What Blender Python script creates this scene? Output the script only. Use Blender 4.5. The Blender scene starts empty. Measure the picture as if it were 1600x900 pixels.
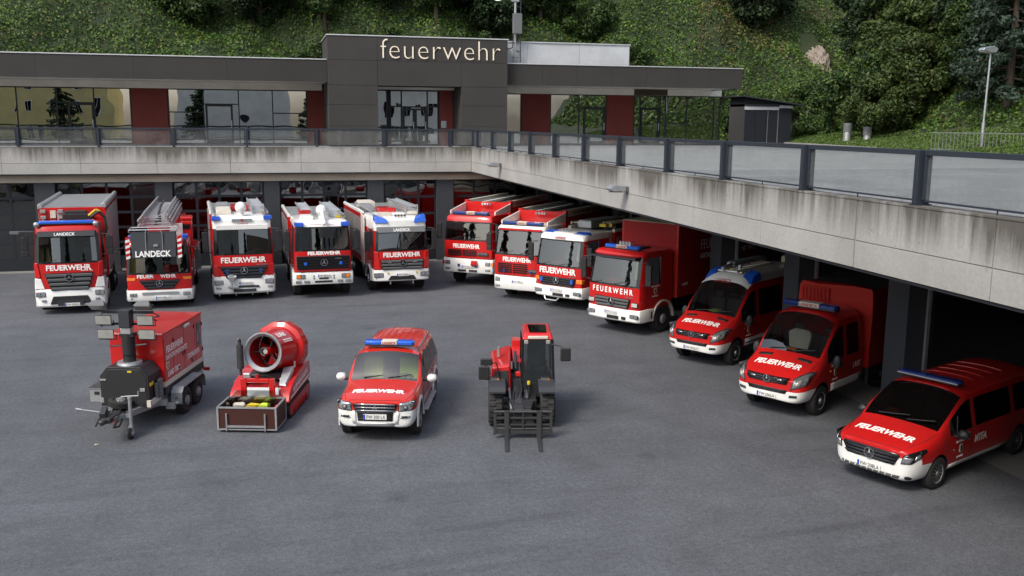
import bpy, bmesh, math, random
import numpy as np
from mathutils import Vector, Matrix, Euler
random.seed(7); np.random.seed(7)
D = bpy.data; C = bpy.context; SC = C.scene
COL = SC.collection
PI = math.pi
R = math.radians
K = 1.05            # metres per survey unit (setting only; vehicles are in metres)

# ------------------------------------------------------------------ camera, sky, sun, exposure
cam_d = D.cameras.new('camera'); cam = D.objects.new('camera', cam_d); COL.objects.link(cam)
cam_d.sensor_width = 36; cam_d.lens = 1480 / 1600 * 36; cam_d.clip_start = .1; cam_d.clip_end = 2000
def _n(v): return v / np.linalg.norm(v)
_Y = _n(np.array([413 - 800., 187 - 450., 1480.])); _X = np.array([6600 - 800., 231 - 450., 1480.])
_X = _n(_X - _Y * (_X @ _Y)); _Z = np.cross(_X, _Y); _Z = -_Z if _Z[1] > 0 else _Z
_R = np.stack([_X, _Y, _Z])
_r, _u, _b = _R @ [1, 0, 0], _R @ [0, -1, 0], _R @ [0, 0, -1]
cam.matrix_world = Matrix(((_r[0], _u[0], _b[0], 0), (_r[1], _u[1], _b[1], 0), (_r[2], _u[2], _b[2], 7 * K), (0, 0, 0, 1)))
SC.camera = cam

SUN_EL, SUN_AZ = 47, 234      # azimuth clockwise from +Y: light comes from behind the camera, a little left
wd = D.worlds.new('World'); SC.world = wd; wd.use_nodes = True
wn = wd.node_tree; wn.nodes.clear()
wo = wn.nodes.new('ShaderNodeOutputWorld'); bg = wn.nodes.new('ShaderNodeBackground')
sky = wn.nodes.new('ShaderNodeTexSky'); sky.sky_type = 'NISHITA'; sky.sun_disc = False
sky.sun_elevation = R(SUN_EL); sky.sun_rotation = R(SUN_AZ); sky.dust_density = 3; sky.air_density = 1.2
hs = wn.nodes.new('ShaderNodeHueSaturation'); hs.inputs['Saturation'].default_value = .62
wn.links.new(sky.outputs[0], hs.inputs['Color']); wn.links.new(hs.outputs[0], bg.inputs[0])
bg.inputs[1].default_value = .14
wn.links.new(bg.outputs[0], wo.inputs[0])
sl = D.lights.new('sun', 'SUN'); sl.energy = 1.5; sl.angle = R(16); sl.color = (1, .93, .82)
so = D.objects.new('sun', sl); COL.objects.link(so)
_d = Vector((math.sin(R(SUN_AZ)) * math.cos(R(SUN_EL)), math.cos(R(SUN_AZ)) * math.cos(R(SUN_EL)), math.sin(R(SUN_EL))))
so.rotation_euler = _d.to_track_quat('Z', 'Y').to_euler(); so.location = _d * 60
vs = SC.view_settings; vs.view_transform = 'Standard'; vs.look = 'None'; vs.exposure = 0.82; vs.gamma = 1
SC.cycles.use_denoising = True; SC.cycles.max_bounces = 8; SC.cycles.transparent_max_bounces = 14

# ------------------------------------------------------------------ materials
def _mat(name):
    m = D.materials.new(name); m.use_nodes = True; nt = m.node_tree
    return m, nt, nt.nodes['Principled BSDF']
def N(nt, t, **kw):
    n = nt.nodes.new('ShaderNode' + t)
    for k, v in kw.items():
        if k in n.inputs: n.inputs[k].default_value = v
        else: setattr(n, k, v)
    return n
def L(nt, a, b): nt.links.new(a, b)
def rgba(c): return (c[0], c[1], c[2], 1)
def ramp(nt, fac, stops):
    r = N(nt, 'ValToRGB'); e = r.color_ramp.elements
    while len(e) < len(stops): e.new(.5)
    for el, (p, c) in zip(e, stops): el.position = p; el.color = rgba(c)
    L(nt, fac, r.inputs[0]); return r.outputs[0]
def noise(nt, scale, detail=4, rough=.6, vec=None, sc=(1, 1, 1), coord='Object'):
    tc = N(nt, 'TexCoord'); mp = N(nt, 'Mapping'); mp.inputs['Scale'].default_value = sc
    L(nt, vec or tc.outputs[coord], mp.inputs[0])
    n = N(nt, 'TexNoise', Scale=scale, Detail=detail, Roughness=rough); L(nt, mp.outputs[0], n.inputs['Vector']); return n.outputs['Fac']
def bump(nt, bs, h, strength, dist=.02):
    b = N(nt, 'Bump', Strength=strength, Distance=dist); L(nt, h, b.inputs['Height']); L(nt, b.outputs[0], bs.inputs['Normal'])
def paint(name, c, rough=.3, coat=.6, metal=0., dirt=.12, bumps=0):
    m, nt, b = _mat(name)
    f = noise(nt, 3.5, 5, .65)
    d = (c[0] * (1 - dirt) + .03 * dirt, c[1] * (1 - dirt) + .028 * dirt, c[2] * (1 - dirt) + .025 * dirt)
    L(nt, ramp(nt, f, [(.3, d), (.65, c)]), b.inputs['Base Color'])
    rr = N(nt, 'MapRange'); rr.inputs['To Min'].default_value = rough * .8; rr.inputs['To Max'].default_value = min(1, rough * 1.35)
    L(nt, f, rr.inputs[0]); L(nt, rr.outputs[0], b.inputs['Roughness'])
    b.inputs['Coat Weight'].default_value = min(1, coat * 1.4); b.inputs['Coat Roughness'].default_value = .03
    if coat: b.inputs['Specular IOR Level'].default_value = .2
    b.inputs['Metallic'].default_value = metal
    if bumps: bump(nt, b, noise(nt, 60, 3), bumps, .004)
    return m
M = {}
M['red'] = paint('red_paint', (.49, .0095, .009))
M['red_dull'] = paint('red_dull', (.36, .012, .014), .5, .1)
M['redorange'] = paint('red_orange', (.55, .022, .012))
M['tarp_red'] = paint('tarp_red', (.45, .02, .012), .45, .05, 0, .2)
M['white'] = paint('white_paint', (.74, .74, .72), .35, .4, 0, .1)
M['offwhite'] = paint('off_white', (.60, .56, .48), .5, .1, 0, .15)
M['lettering'] = paint('white_lettering', (.82, .82, .80), .45, 0, 0, .03)
M['redletter'] = paint('red_lettering', (.30, .01, .012), .45, 0, 0, .03)
M['black'] = paint('black_plastic', (.012, .012, .014), .5, 0, 0, .2)
M['blackgloss'] = paint('black_gloss', (.008, .008, .01), .18, .3, 0, .1)
M['darkgrey'] = paint('dark_grey', (.035, .038, .045), .5, .05)
M['grey'] = paint('grey_plastic', (.12, .125, .13), .55, 0)
M['seat'] = paint('seat_fabric', (.05, .052, .058), .9, 0)
M['panelgrey'] = paint('panel_grey', (.055, .06, .068), .45, .1)
M['rubber'] = paint('rubber', (.014, .014, .015), .85, 0, 0, .6, .3)
M['alu'] = paint('aluminium', (.52, .53, .54), .38, 0, .75, .15)
M['steel'] = paint('galvanised_steel', (.40, .42, .44), .45, 0, .7, .25)
M['chrome'] = paint('chrome', (.75, .76, .78), .12, 0, 1, .05)
M['rim'] = paint('rim_silver', (.42, .43, .45), .38, .1, .6, .2)
M['darkmetal'] = paint('dark_metal', (.06, .062, .066), .5, 0, .5, .3)
M['yellow'] = paint('yellow_plastic', (.62, .46, .02), .5, 0)
M['neon'] = paint('neon_vest', (.55, .72, .06), .8, 0)
M['orange'] = paint('orange_card', (.8, .17, .04), .6, 0)
M['tirol'] = paint('crest_cream', (.62, .58, .42), .5, 0)
M['plate'] = paint('plate_white', (.72, .72, .70), .4, .1)
M['plateblue'] = paint('plate_blue', (.02, .06, .45), .4, .1)
M['ink'] = paint('ink_black', (.01, .01, .012), .5, 0)
M['darkred_wood'] = paint('brown_board', (.055, .018, .014), .45, .1, 0, .3)
def glassmat(name, tint, refl, fres=.9, rough=.01, wavy=0, wscale=1.2, gloss=(1, 1, 1), grime=0):
    m, nt, b = _mat(name); nt.nodes.remove(b); out = nt.nodes['Material Output']
    t = N(nt, 'BsdfTransparent', Color=rgba(tint)); g = N(nt, 'BsdfGlossy', Roughness=rough, Color=rgba(gloss))
    lw = N(nt, 'LayerWeight', Blend=.35)
    mr = N(nt, 'MapRange'); mr.inputs['To Min'].default_value = refl; mr.inputs['To Max'].default_value = fres
    L(nt, lw.outputs['Fresnel'], mr.inputs[0])
    mx = N(nt, 'MixShader'); L(nt, mr.outputs[0], mx.inputs[0]); L(nt, t.outputs[0], mx.inputs[1]); L(nt, g.outputs[0], mx.inputs[2])
    if wavy:
        bp = N(nt, 'Bump', Strength=wavy, Distance=.05); L(nt, noise(nt, wscale, 1, .4), bp.inputs['Height'])
        L(nt, bp.outputs[0], g.inputs['Normal'])
    if grime:   # thin film of dust and dried rain
        df = N(nt, 'BsdfDiffuse', Color=(.55, .56, .55, 1)); m3 = N(nt, 'MixShader'); L(nt, ramp(nt, noise(nt, 2.2, 5, .7), [(.3, (grime * .5,) * 3), (.75, (grime * 1.5,) * 3)]), m3.inputs[0]); L(nt, mx.outputs[0], m3.inputs[1]); L(nt, df.outputs[0], m3.inputs[2]); mx = m3
    L(nt, mx.outputs[0], out.inputs[0]); return m
M['carglass'] = glassmat('car_glass', (.50, .54, .54), .085, .85, .01)
M['tintglass'] = glassmat('tinted_glass', (.10, .105, .11), .05, .8, .01)
M['facadeglass'] = glassmat('facade_glass', (.20, .23, .22), .50, .95, .005, .17, .55)
M['doorglass'] = glassmat('door_glass', (.22, .24, .26), .10, .7, .02, .3, 1.1)
M['railglass'] = glassmat('rail_glass', (.90, .92, .92), .02, .22, .02, grime=.055)
M['acryl'] = glassmat('acrylic', (.72, .74, .72), .1, .6, .05)
def lens(name, c, trans=.0):
    m, nt, b = _mat(name); b.inputs['Base Color'].default_value = rgba(c); b.inputs['Roughness'].default_value = .12
    b.inputs['Coat Weight'].default_value = .8; b.inputs['Transmission Weight'].default_value = trans; return m
M['blue'] = lens('blue_beacon', (.012, .10, .55)); M['navy'] = lens('navy_beacon', (.01, .03, .16))
M['amber'] = lens('amber_lens', (.75, .20, .02)); M['redlens'] = lens('red_lens', (.4, .01, .01))
M['lamp'] = paint('lamp_glass', (.50, .52, .54), .08, .9, .75, .35)
M['floodglass'] = paint('flood_glass', (.42, .42, .385), .12, .9, .4, .25)
def concrete(name, c, streak=.0, panel=.0):
    m, nt, b = _mat(name)
    a = noise(nt, .55, 6, .62); fine = noise(nt, 14, 5, .7)
    mx = N(nt, 'Mix', data_type='RGBA', blend_type='MULTIPLY'); mx.inputs[0].default_value = 1
    L(nt, ramp(nt, a, [(.28, tuple(v * .80 for v in c)), (.72, tuple(v * 1.08 for v in c))]), mx.inputs[6])
    L(nt, ramp(nt, fine, [(.3, (.86,) * 3), (.7, (1.06,) * 3)]), mx.inputs[7])
    col = mx.outputs[2]
    if streak:   # run-off streaks below the coping, longest where the noise is strongest
        tc = N(nt, 'TexCoord'); sp = N(nt, 'SeparateXYZ'); L(nt, tc.outputs['Object'], sp.inputs[0])
        s1 = noise(nt, 3.2, 4, .7, None, (1, 1, .06)); s2 = noise(nt, .5, 2, .5, None, (1, 1, .05))
        h = N(nt, 'MapRange'); h.inputs['From Min'].default_value = 4.75; h.inputs['From Max'].default_value = 6.02
        L(nt, sp.outputs[2], h.inputs[0])
        ad = N(nt, 'Math', operation='MULTIPLY'); L(nt, s1, ad.inputs[0]); L(nt, h.outputs[0], ad.inputs[1])
        a2 = N(nt, 'Math', operation='MULTIPLY'); L(nt, ad.outputs[0], a2.inputs[0]); L(nt, s2, a2.inputs[1])
        mx2 = N(nt, 'Mix', data_type='RGBA', blend_type='MULTIPLY'); mx2.inputs[0].default_value = streak
        L(nt, col, mx2.inputs[6]); L(nt, ramp(nt, a2.outputs[0], [(.115, (1, 1, 1)), (.27, (.26, .24, .215))]), mx2.inputs[7]); col = mx2.outputs[2]
        # pin holes and dark blots
        v = N(nt, 'TexVoronoi', Scale=3.0); L(nt, tc.outputs['Object'], v.inputs['Vector'])
        mx3 = N(nt, 'Mix', data_type='RGBA', blend_type='MULTIPLY'); mx3.inputs[0].default_value = .55
        L(nt, col, mx3.inputs[6]); L(nt, ramp(nt, v.outputs['Distance'], [(.03, (.3, .28, .26)), (.09, (1, 1, 1))]), mx3.inputs[7]); col = mx3.outputs[2]
    L(nt, col, b.inputs['Base Color']); b.inputs['Roughness'].default_value = .85
    bump(nt, b, fine, .25, .01); return m
M['concrete'] = concrete('fair_faced_concrete', (.34, .335, .322), .95)
M['concrete_plain'] = concrete('concrete_plain', (.30, .29, .275))
M['soffit'] = concrete('soffit_plaster', (.42, .38, .33))
def asphalt(name, c, patch=.5):
    m, nt, b = _mat(name)
    big = noise(nt, .07, 5, .6); mid = noise(nt, .6, 6, .7); fine = noise(nt, 30, 4, .9); grit = noise(nt, 9, 5, .85)
    col = ramp(nt, big, [(.3, tuple(v * (1 - .22 * patch * 2) for v in c)), (.7, tuple(v * 1.12 for v in c))])
    for f, lo, hi, k in ((mid, .76, 1.16, 1), (fine, .3, 1.7, .9), (grit, .5, 1.45, .8)):
        mx = N(nt, 'Mix', data_type='RGBA', blend_type='MULTIPLY'); mx.inputs[0].default_value = k
        L(nt, col, mx.inputs[6]); L(nt, ramp(nt, f, [(.3, (lo,) * 3), (.7, (hi,) * 3)]), mx.inputs[7]); col = mx.outputs[2]
    # oil spots and tyre-dark smears
    sm = noise(nt, .35, 3, .5, None, (1, .22, 1))
    mx = N(nt, 'Mix', data_type='RGBA', blend_type='MULTIPLY'); mx.inputs[0].default_value = .6 * patch
    L(nt, col, mx.inputs[6]); L(nt, ramp(nt, sm, [(.60, (1, 1, 1)), (.74, (.55, .55, .56))]), mx.inputs[7]); col = mx.outputs[2]
    # curved rubber marks and small oil spots
    tc = N(nt, 'TexCoord')
    for off, dens, k in (((3, -17, 0), .55, .32), ((-14, -30, 0), .42, .26), ((9, -6, 0), .6, .22)):
        mp = N(nt, 'Mapping'); mp.inputs['Location'].default_value = off; L(nt, tc.outputs['Object'], mp.inputs[0])
        wv = N(nt, 'TexWave', Scale=dens * .32, Distortion=3.5, Detail=2.0); wv.wave_type = 'RINGS'; wv.inputs['Detail Scale'].default_value = .5; L(nt, mp.outputs[0], wv.inputs['Vector'])
        br = noise(nt, .22, 3, .6, mp.outputs[0]); ml = N(nt, 'Math', operation='MULTIPLY'); L(nt, ramp(nt, wv.outputs['Fac'], [(.93, (0, 0, 0)), (.985, (1, 1, 1))]), ml.inputs[0]); L(nt, ramp(nt, br, [(.48, (0, 0, 0)), (.66, (1, 1, 1))]), ml.inputs[1])
        m2 = N(nt, 'Math', operation='MULTIPLY'); m2.inputs[1].default_value = k * patch * 2; L(nt, ml.outputs[0], m2.inputs[0])
        mx = N(nt, 'Mix', data_type='RGBA', blend_type='MULTIPLY'); L(nt, m2.outputs[0], mx.inputs[0]); L(nt, col, mx.inputs[6]); mx.inputs[7].default_value = (.45, .45, .46, 1); col = mx.outputs[2]
    vo = N(nt, 'TexVoronoi', Scale=.33); L(nt, tc.outputs['Object'], vo.inputs['Vector']); dw = noise(nt, 5, 3, .6); ad = N(nt, 'Math', operation='MULTIPLY_ADD'); ad.inputs[1].default_value = .10; L(nt, dw, ad.inputs[0]); L(nt, vo.outputs['Distance'], ad.inputs[2])
    mx = N(nt, 'Mix', data_type='RGBA', blend_type='MULTIPLY'); mx.inputs[0].default_value = .9 * patch; L(nt, col, mx.inputs[6]); L(nt, ramp(nt, ad.outputs[0], [(.085, (.42, .42, .43)), (.15, (1, 1, 1))]), mx.inputs[7]); col = mx.outputs[2]
    L(nt, col, b.inputs['Base Color'])
    L(nt, ramp(nt, big, [(.3, (.72,) * 3), (.7, (.88,) * 3)]), b.inputs['Roughness'])
    bump(nt, b, fine, .5, .012); return m
M['asphalt'] = asphalt('yard_asphalt', (.091, .097, .111))
M['deckasphalt'] = asphalt('deck_asphalt', (.20, .205, .21), .3)
M['innerfloor'] = concrete('hall_floor', (.20, .195, .185))
M['panel'] = concrete('dark_fibre_panel', (.036, .0335, .032))
M['panel2'] = concrete('fascia_panel', (.031, .0285, .027))
M['anthracite'] = concrete('anthracite_panel', (.030, .034, .042))
M['redwall'] = concrete('oxide_red_render', (.155, .026, .020))
M['plaster'] = concrete('white_plaster', (.80, .77, .71)); M['lintel'] = concrete('lintel_plaster', (.46, .40, .33))
M['greymetal'] = concrete('pale_grey_cladding', (.46, .48, .51))
M['frame'] = paint('frame_anthracite', (.018, .021, .027), .4, .1)
M['railing'] = paint('railing_steel', (.030, .037, .050), .42, .15, .2)
M['coping'] = paint('coping_alu', (.55, .56, .57), .4, 0, .4)
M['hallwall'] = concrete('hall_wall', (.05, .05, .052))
M['doorpanel'] = paint('door_panel', (.028, .031, .038), .5, .1)
M['sign'] = paint('sign_letters', (.82, .72, .58), .5, 0)
M['ochre'] = concrete('ochre_render', (.70, .58, .24)); M['cream'] = concrete('cream_render', (.80, .77, .70))
M['rock'] = concrete('pale_rock', (.25, .208, .172))
M['bark'] = concrete('bark', (.06, .045, .032))
def soil():
    m, nt, b = _mat('hill_soil'); f = noise(nt, .25, 6, .7)
    L(nt, ramp(nt, f, [(.3, (.012, .022, .008)), (.55, (.028, .042, .014)), (.75, (.07, .055, .03))]), b.inputs['Base Color'])
    b.inputs['Roughness'].default_value = .95; bump(nt, b, noise(nt, 6, 5, .8), .8, .1); return m
M['soil'] = soil()
def leafmat(name, tr=.25):
    m, nt, b = _mat(name); a = N(nt, 'Attribute', attribute_name='tone')
    L(nt, a.outputs['Color'], b.inputs['Base Color']); b.inputs['Roughness'].default_value = .55
    b.inputs['Specular IOR Level'].default_value = .3
    t = N(nt, 'BsdfTranslucent'); L(nt, a.outputs['Color'], t.inputs[0])
    mx = N(nt, 'MixShader'); mx.inputs[0].default_value = tr
    L(nt, b.outputs[0], mx.inputs[1]); L(nt, t.outputs[0], mx.inputs[2]); L(nt, mx.outputs[0], nt.nodes['Material Output'].inputs[0]); return m
M['leaf'] = leafmat('leaves')

# ------------------------------------------------------------------ mesh helpers
class MB:
    def __init__(s, k=1.0): s.v = []; s.f = []; s.k = k
    def add(s, vs, fs):
        o = len(s.v); s.v += [tuple(p) for p in vs]; s.f += [tuple(i + o for i in f) for f in fs]; return s
    def bx(s, x0, x1, y0, y1, z0, z1):
        return s.add([(x0, y0, z0), (x1, y0, z0), (x1, y1, z0), (x0, y1, z0), (x0, y0, z1), (x1, y0, z1), (x1, y1, z1), (x0, y1, z1)],
                     [(0, 3, 2, 1), (4, 5, 6, 7), (0, 1, 5, 4), (1, 2, 6, 5), (2, 3, 7, 6), (3, 0, 4, 7)])
    def box(s, c, d, rot=None):
        h = Vector(d) / 2; Q = Euler(rot).to_matrix() if rot else Matrix.Identity(3); c = Vector(c); P = []
        for z in (-1, 1):
            for x, y in ((-1, -1), (1, -1), (1, 1), (-1, 1)): P.append(c + Q @ Vector((x * h.x, y * h.y, z * h.z)))
        return s.add(P, [(0, 3, 2, 1), (4, 5, 6, 7), (0, 1, 5, 4), (1, 2, 6, 5), (2, 3, 7, 6), (3, 0, 4, 7)])
    def hexa(s, P):   # eight points, bottom loop then top loop
        return s.add(P, [(0, 3, 2, 1), (4, 5, 6, 7), (0, 1, 5, 4), (1, 2, 6, 5), (2, 3, 7, 6), (3, 0, 4, 7)])
    def cyl(s, p0, p1, r0, r1=None, n=12, caps=True):
        r1 = r0 if r1 is None else r1; p0 = Vector(p0); p1 = Vector(p1); d = (p1 - p0).normalized()
        a = d.orthogonal().normalized(); b = d.cross(a); V = []
        for p, r in ((p0, r0), (p1, r1)):
            for i in range(n): t = 2 * PI * i / n; V.append(p + (a * math.cos(t) + b * math.sin(t)) * r)
        F = [(i, (i + 1) % n, n + (i + 1) % n, n + i) for i in range(n)]
        if caps: F += [tuple(range(n - 1, -1, -1)), tuple(range(n, 2 * n))]
        return s.add(V, F)
    def tube(s, pts, r, n=6):
        for a, b in zip(pts, pts[1:]): s.cyl(a, b, r, r, n)
        return s
    def prism(s, poly, axis, a, b):   # poly in the two other axes (cyclic order), extruded from a to b
        n = len(poly); V = []
        for t in (a, b):
            for p, q in poly: V.append({'x': (t, p, q), 'y': (p, t, q), 'z': (p, q, t)}[axis])
        return s.add(V, [tuple(range(n - 1, -1, -1)), tuple(range(n, 2 * n))] + [(i, (i + 1) % n, n + (i + 1) % n, n + i) for i in range(n)])
    def loft(s, rings, caps=True, closed=True):
        n = len(rings[0]); V = [p for r in rings for p in r]; F = []
        for k in range(len(rings) - 1):
            for i in range(n if closed else n - 1):
                j = (i + 1) % n; F.append((k * n + i, k * n + j, (k + 1) * n + j, (k + 1) * n + i))
        if caps: F += [tuple(range(n - 1, -1, -1)), tuple(range((len(rings) - 1) * n, len(rings) * n))]
        return s.add(V, F)
    def lathe(s, prof, o, d, n=20, close=False):   # prof = [(radius, distance along d)]
        o = Vector(o); d = Vector(d).normalized(); a = d.orthogonal().normalized(); b = d.cross(a); rings = []
        for r, t in prof: rings.append([o + d * t + (a * math.cos(2 * PI * i / n) + b * math.sin(2 * PI * i / n)) * max(r, 1e-4) for i in range(n)])
        return s.loft(rings, not close)
    def build(s, name, mat, parent=None, bevel=0, ang=35, smooth=True, loc=None, seg=1):
        me = D.meshes.new(name); k = s.k
        me.from_pydata([(p[0] * k, p[1] * k, p[2] * k) for p in s.v], [], s.f)
        bm = bmesh.new(); bm.from_mesh(me); bmesh.ops.recalc_face_normals(bm, faces=bm.faces); bm.to_mesh(me); bm.free()
        return link(name, me, mat, parent, bevel, ang, smooth, loc, seg)
def link(name, me, mat, parent=None, bevel=0, ang=35, smooth=True, loc=None, seg=1):
    me.materials.clear(); me.materials.append(M[mat] if isinstance(mat, str) else mat)
    if smooth: me.polygons.foreach_set('use_smooth', [True] * len(me.polygons)); me.set_sharp_from_angle(angle=R(ang))
    o = D.objects.new(name, me); COL.objects.link(o); o.parent = parent
    if loc: o.location = loc
    if bevel:
        b = o.modifiers.new('bevel', 'BEVEL'); b.width = bevel; b.segments = seg; b.limit_method = 'ANGLE'; b.angle_limit = R(40)
        b.harden_normals = True
    return o
def inst(src, parent, loc=(0, 0, 0), rot=(0, 0, 0), name=None, scale=None):
    o = D.objects.new(name or src.name.split('.')[0], src.data); COL.objects.link(o); o.parent = parent; o.location = loc; o.rotation_euler = rot
    if scale: o.scale = scale
    for md in src.modifiers:
        if md.type == 'BEVEL':
            b = o.modifiers.new('bevel', 'BEVEL'); b.width = md.width; b.segments = md.segments; b.limit_method = 'ANGLE'; b.angle_limit = md.angle_limit; b.harden_normals = True
    return o
def tag(o, label, cat, group=None):
    o['label'] = label; o['category'] = cat
    if group: o['group'] = group
    return o
def thing(name, label, cat, loc=(0, 0, 0), rz=0, group=None):
    o = D.objects.new(name, None); COL.objects.link(o); o.location = loc; o.rotation_euler = (0, 0, rz); o.empty_display_size = .3
    return tag(o, label, cat, group)
def struct(o): o['kind'] = 'structure'; return o
def stuff(o): o['kind'] = 'stuff'; return o
_tc = {}
def text_mesh(s, bold=0., spacing=1., depth=.004, res=3):
    cu = D.curves.new('txt', 'FONT'); cu.body = s; cu.size = 1; cu.offset = bold; cu.extrude = depth; cu.space_character = spacing
    cu.align_x = 'LEFT'; cu.resolution_u = res; cu.fill_mode = 'BOTH'
    o = D.objects.new('txt', cu); COL.objects.link(o); C.view_layer.update()
    me = D.meshes.new_from_object(o.evaluated_get(C.evaluated_depsgraph_get())); D.objects.remove(o); D.curves.remove(cu)
    return me
def lettering(parent, s, c, right, up, w, h=None, mat='lettering', bold=.02, spacing=1., name='lettering', depth=.004, shear=0, warp=None):
    """flat raised letters centred on c; w = width, h = height in metres (None keeps proportions); warp(u,v)->(du,dv,dn)"""
    key = (s, bold, spacing)
    if key not in _tc:
        me = text_mesh(s, bold, spacing, .5); a = np.empty(len(me.vertices) * 3); me.vertices.foreach_get('co', a); _tc[key] = (a.reshape(-1, 3), [tuple(p.vertices) for p in me.polygons]); D.meshes.remove(me)
    a, F = _tc[key]; lo = a.min(0); hi = a.max(0); sx = w / (hi[0] - lo[0]); sy = sx if h is None else h / (hi[1] - lo[1])
    right = Vector(right).normalized(); up = Vector(up).normalized(); nn = right.cross(up).normalized(); c = Vector(c); V = []
    for x, y, z in a:
        u = (x - (lo[0] + hi[0]) / 2) * sx; v = (y - (lo[1] + hi[1]) / 2) * sy; n = (1 if z > 0 else 0) * depth
        if shear: u += v * shear
        if warp: du, dv, dn = warp(u, v); u += du; v += dv; n += dn
        V.append(c + right * u + up * v + nn * n)
    me = D.meshes.new(name); me.from_pydata(V, [], F)
    return link(name, me, mat, parent, smooth=False)
# ------------------------------------------------------------------ the setting (survey units, scaled by K)
def S(): return MB(K)
DK = 5.6                                  # deck level
g_ = S(); g_.add([(-150, -120, 0), (160, -120, 0), (160, 47.0, 0), (-150, 47.0, 0)], [(0, 1, 2, 3)])
struct(g_.build('yard', 'asphalt'))
hf = S(); hf.add([(14.45, 4, .004), (34, 4, .004), (34, 62, .004), (14.45, 62, .004)], [(0, 1, 2, 3)]); hf.add([(-24, 47.0, .004), (14.45, 47.0, .004), (14.45, 62, .004), (-24, 62, .004)], [(0, 1, 2, 3)])
struct(hf.build('hall_floor', 'innerfloor'))
dk = S(); dk.bx(10.3, 80, 4, 64, DK - .25, DK); dk.bx(-40, 10.3, 47.25, 64, DK - .25, DK)
struct(dk.build('deck', 'deckasphalt'))

# --- fire station, lower storey
st = thing('fire_station', 'two winged concrete fire station with glazed vehicle bays under a deck', 'building', (0, 0, 0))
s = S(); s.bx(10.36, 34, 4.2, 47.2, 4.5, DK - .26); s.bx(-39, 34, 47.36, 62, 4.5, DK - .26); s.build('slab', 'concrete_plain', st)
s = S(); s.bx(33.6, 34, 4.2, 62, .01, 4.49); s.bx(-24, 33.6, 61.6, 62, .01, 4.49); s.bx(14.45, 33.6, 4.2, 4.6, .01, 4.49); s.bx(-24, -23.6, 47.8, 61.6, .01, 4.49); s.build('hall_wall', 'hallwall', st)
s = S(); s.bx(-24, 14.4, 47.42, 47.7, 4.09, 4.49); s.build('lintel', 'lintel', st)
s = S(); s.bx(14.5, 14.8, 4.6, 47.4, 4.1, 4.49); s.build('lintel', 'anthracite', st)
pilx = [(-15.45, -14.6), (-10.28, -9.41), (-5.10, -4.32), (-.14, .60), (4.84, 5.63), (8.30, 9.16), (13.6, 14.38)]
for a, b in pilx:
    s = S(); s.bx(a, b, 47.36, 48.1, .006, 4.085); p = s.build('pillar', 'anthracite', st, .012)
for yc in (4.95, 9.65, 14.37, 19.1, 23.86, 28.6, 33.35, 38.1, 42.85):
    s = S(); s.bx(14.4, 15.15, yc - .39, yc + .39, .006, 4.495); s.build('pillar', 'anthracite', st, .012)
    t = S(); t.bx(14.9, 14.98, yc - .47, yc - .395, .05, 4.4); t.bx(14.9, 14.98, yc + .395, yc + .47, .05, 4.4); t.build('door_track', 'alu', st)
def garage_door(x0, x1, ncol, rows, z1=4.075, solid=1, y=47.66):
    f = S(); w = x1 - x0; zr = z1 / (rows + solid * .8); zb = z1 - rows * zr; m = .06
    f.bx(x0, x1, y, y + .06, .012, zb)                          # solid bottom section
    cw = w / ncol
    for i in range(ncol + 1):
        xa = x0 + i * cw; f.bx(max(x0, xa - m), min(x1, xa + m), y, y + .06, zb + .001, z1)
    for r in range(rows + 1):
        za = zb + r * zr
        for i in range(ncol): f.bx(x0 + i * cw + m + .001 if i or 1 else x0, x0 + (i + 1) * cw - m - .001, y + .002, y + .058, max(zb + .002, za - m), min(z1, za + m))
    d = f.build('garage_door', 'frame', st)
    for i in range(ncol):
        for r in range(rows):
            p = S(); p.bx(x0 + i * cw + m - .01, x0 + (i + 1) * cw - m + .01, y + .025, y + .037, zb + r * zr + m - .01, zb + (r + 1) * zr - m + .01); p.build('pane', 'doorglass', d, smooth=False)
    h = S(); h.bx(x0 + w / 2 - .07, x0 + w / 2 + .07, y - .05, y - .002, 1.0, 1.06); h.build('handle', 'steel', d)
    return d
garage_door(-14.58, -10.30, 4, 5); garage_door(-9.39, -5.12, 4, 5); garage_door(-4.30, -.16, 4, 5); garage_door(.62, 4.82, 4, 5)
garage_door(5.65, 8.28, 3, 4); garage_door(9.18, 13.58, 4, 4); garage_door(-19.8, -15.47, 4, 5)
# inside the hall: hoses, racks seen as dark shapes behind the open bays
def exhaust_hose(x, y, label):
    s = S(); pr = []
    for i in range(90): z = i * .038; pr.append((.085 if i % 2 else .07, z))
    s.lathe(pr, (x, y, 1.0), (0, 0, 1), 10); s.cyl((x, y, 4.35), (x, y, 4.48), .12, .12, 10)
    o = s.build('exhaust_hose', 'alu'); return tag(o, label, 'hose')
exhaust_hose(17.2, 17.05, 'ribbed grey exhaust hose hanging in the dark bay behind the dark red van')

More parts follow.
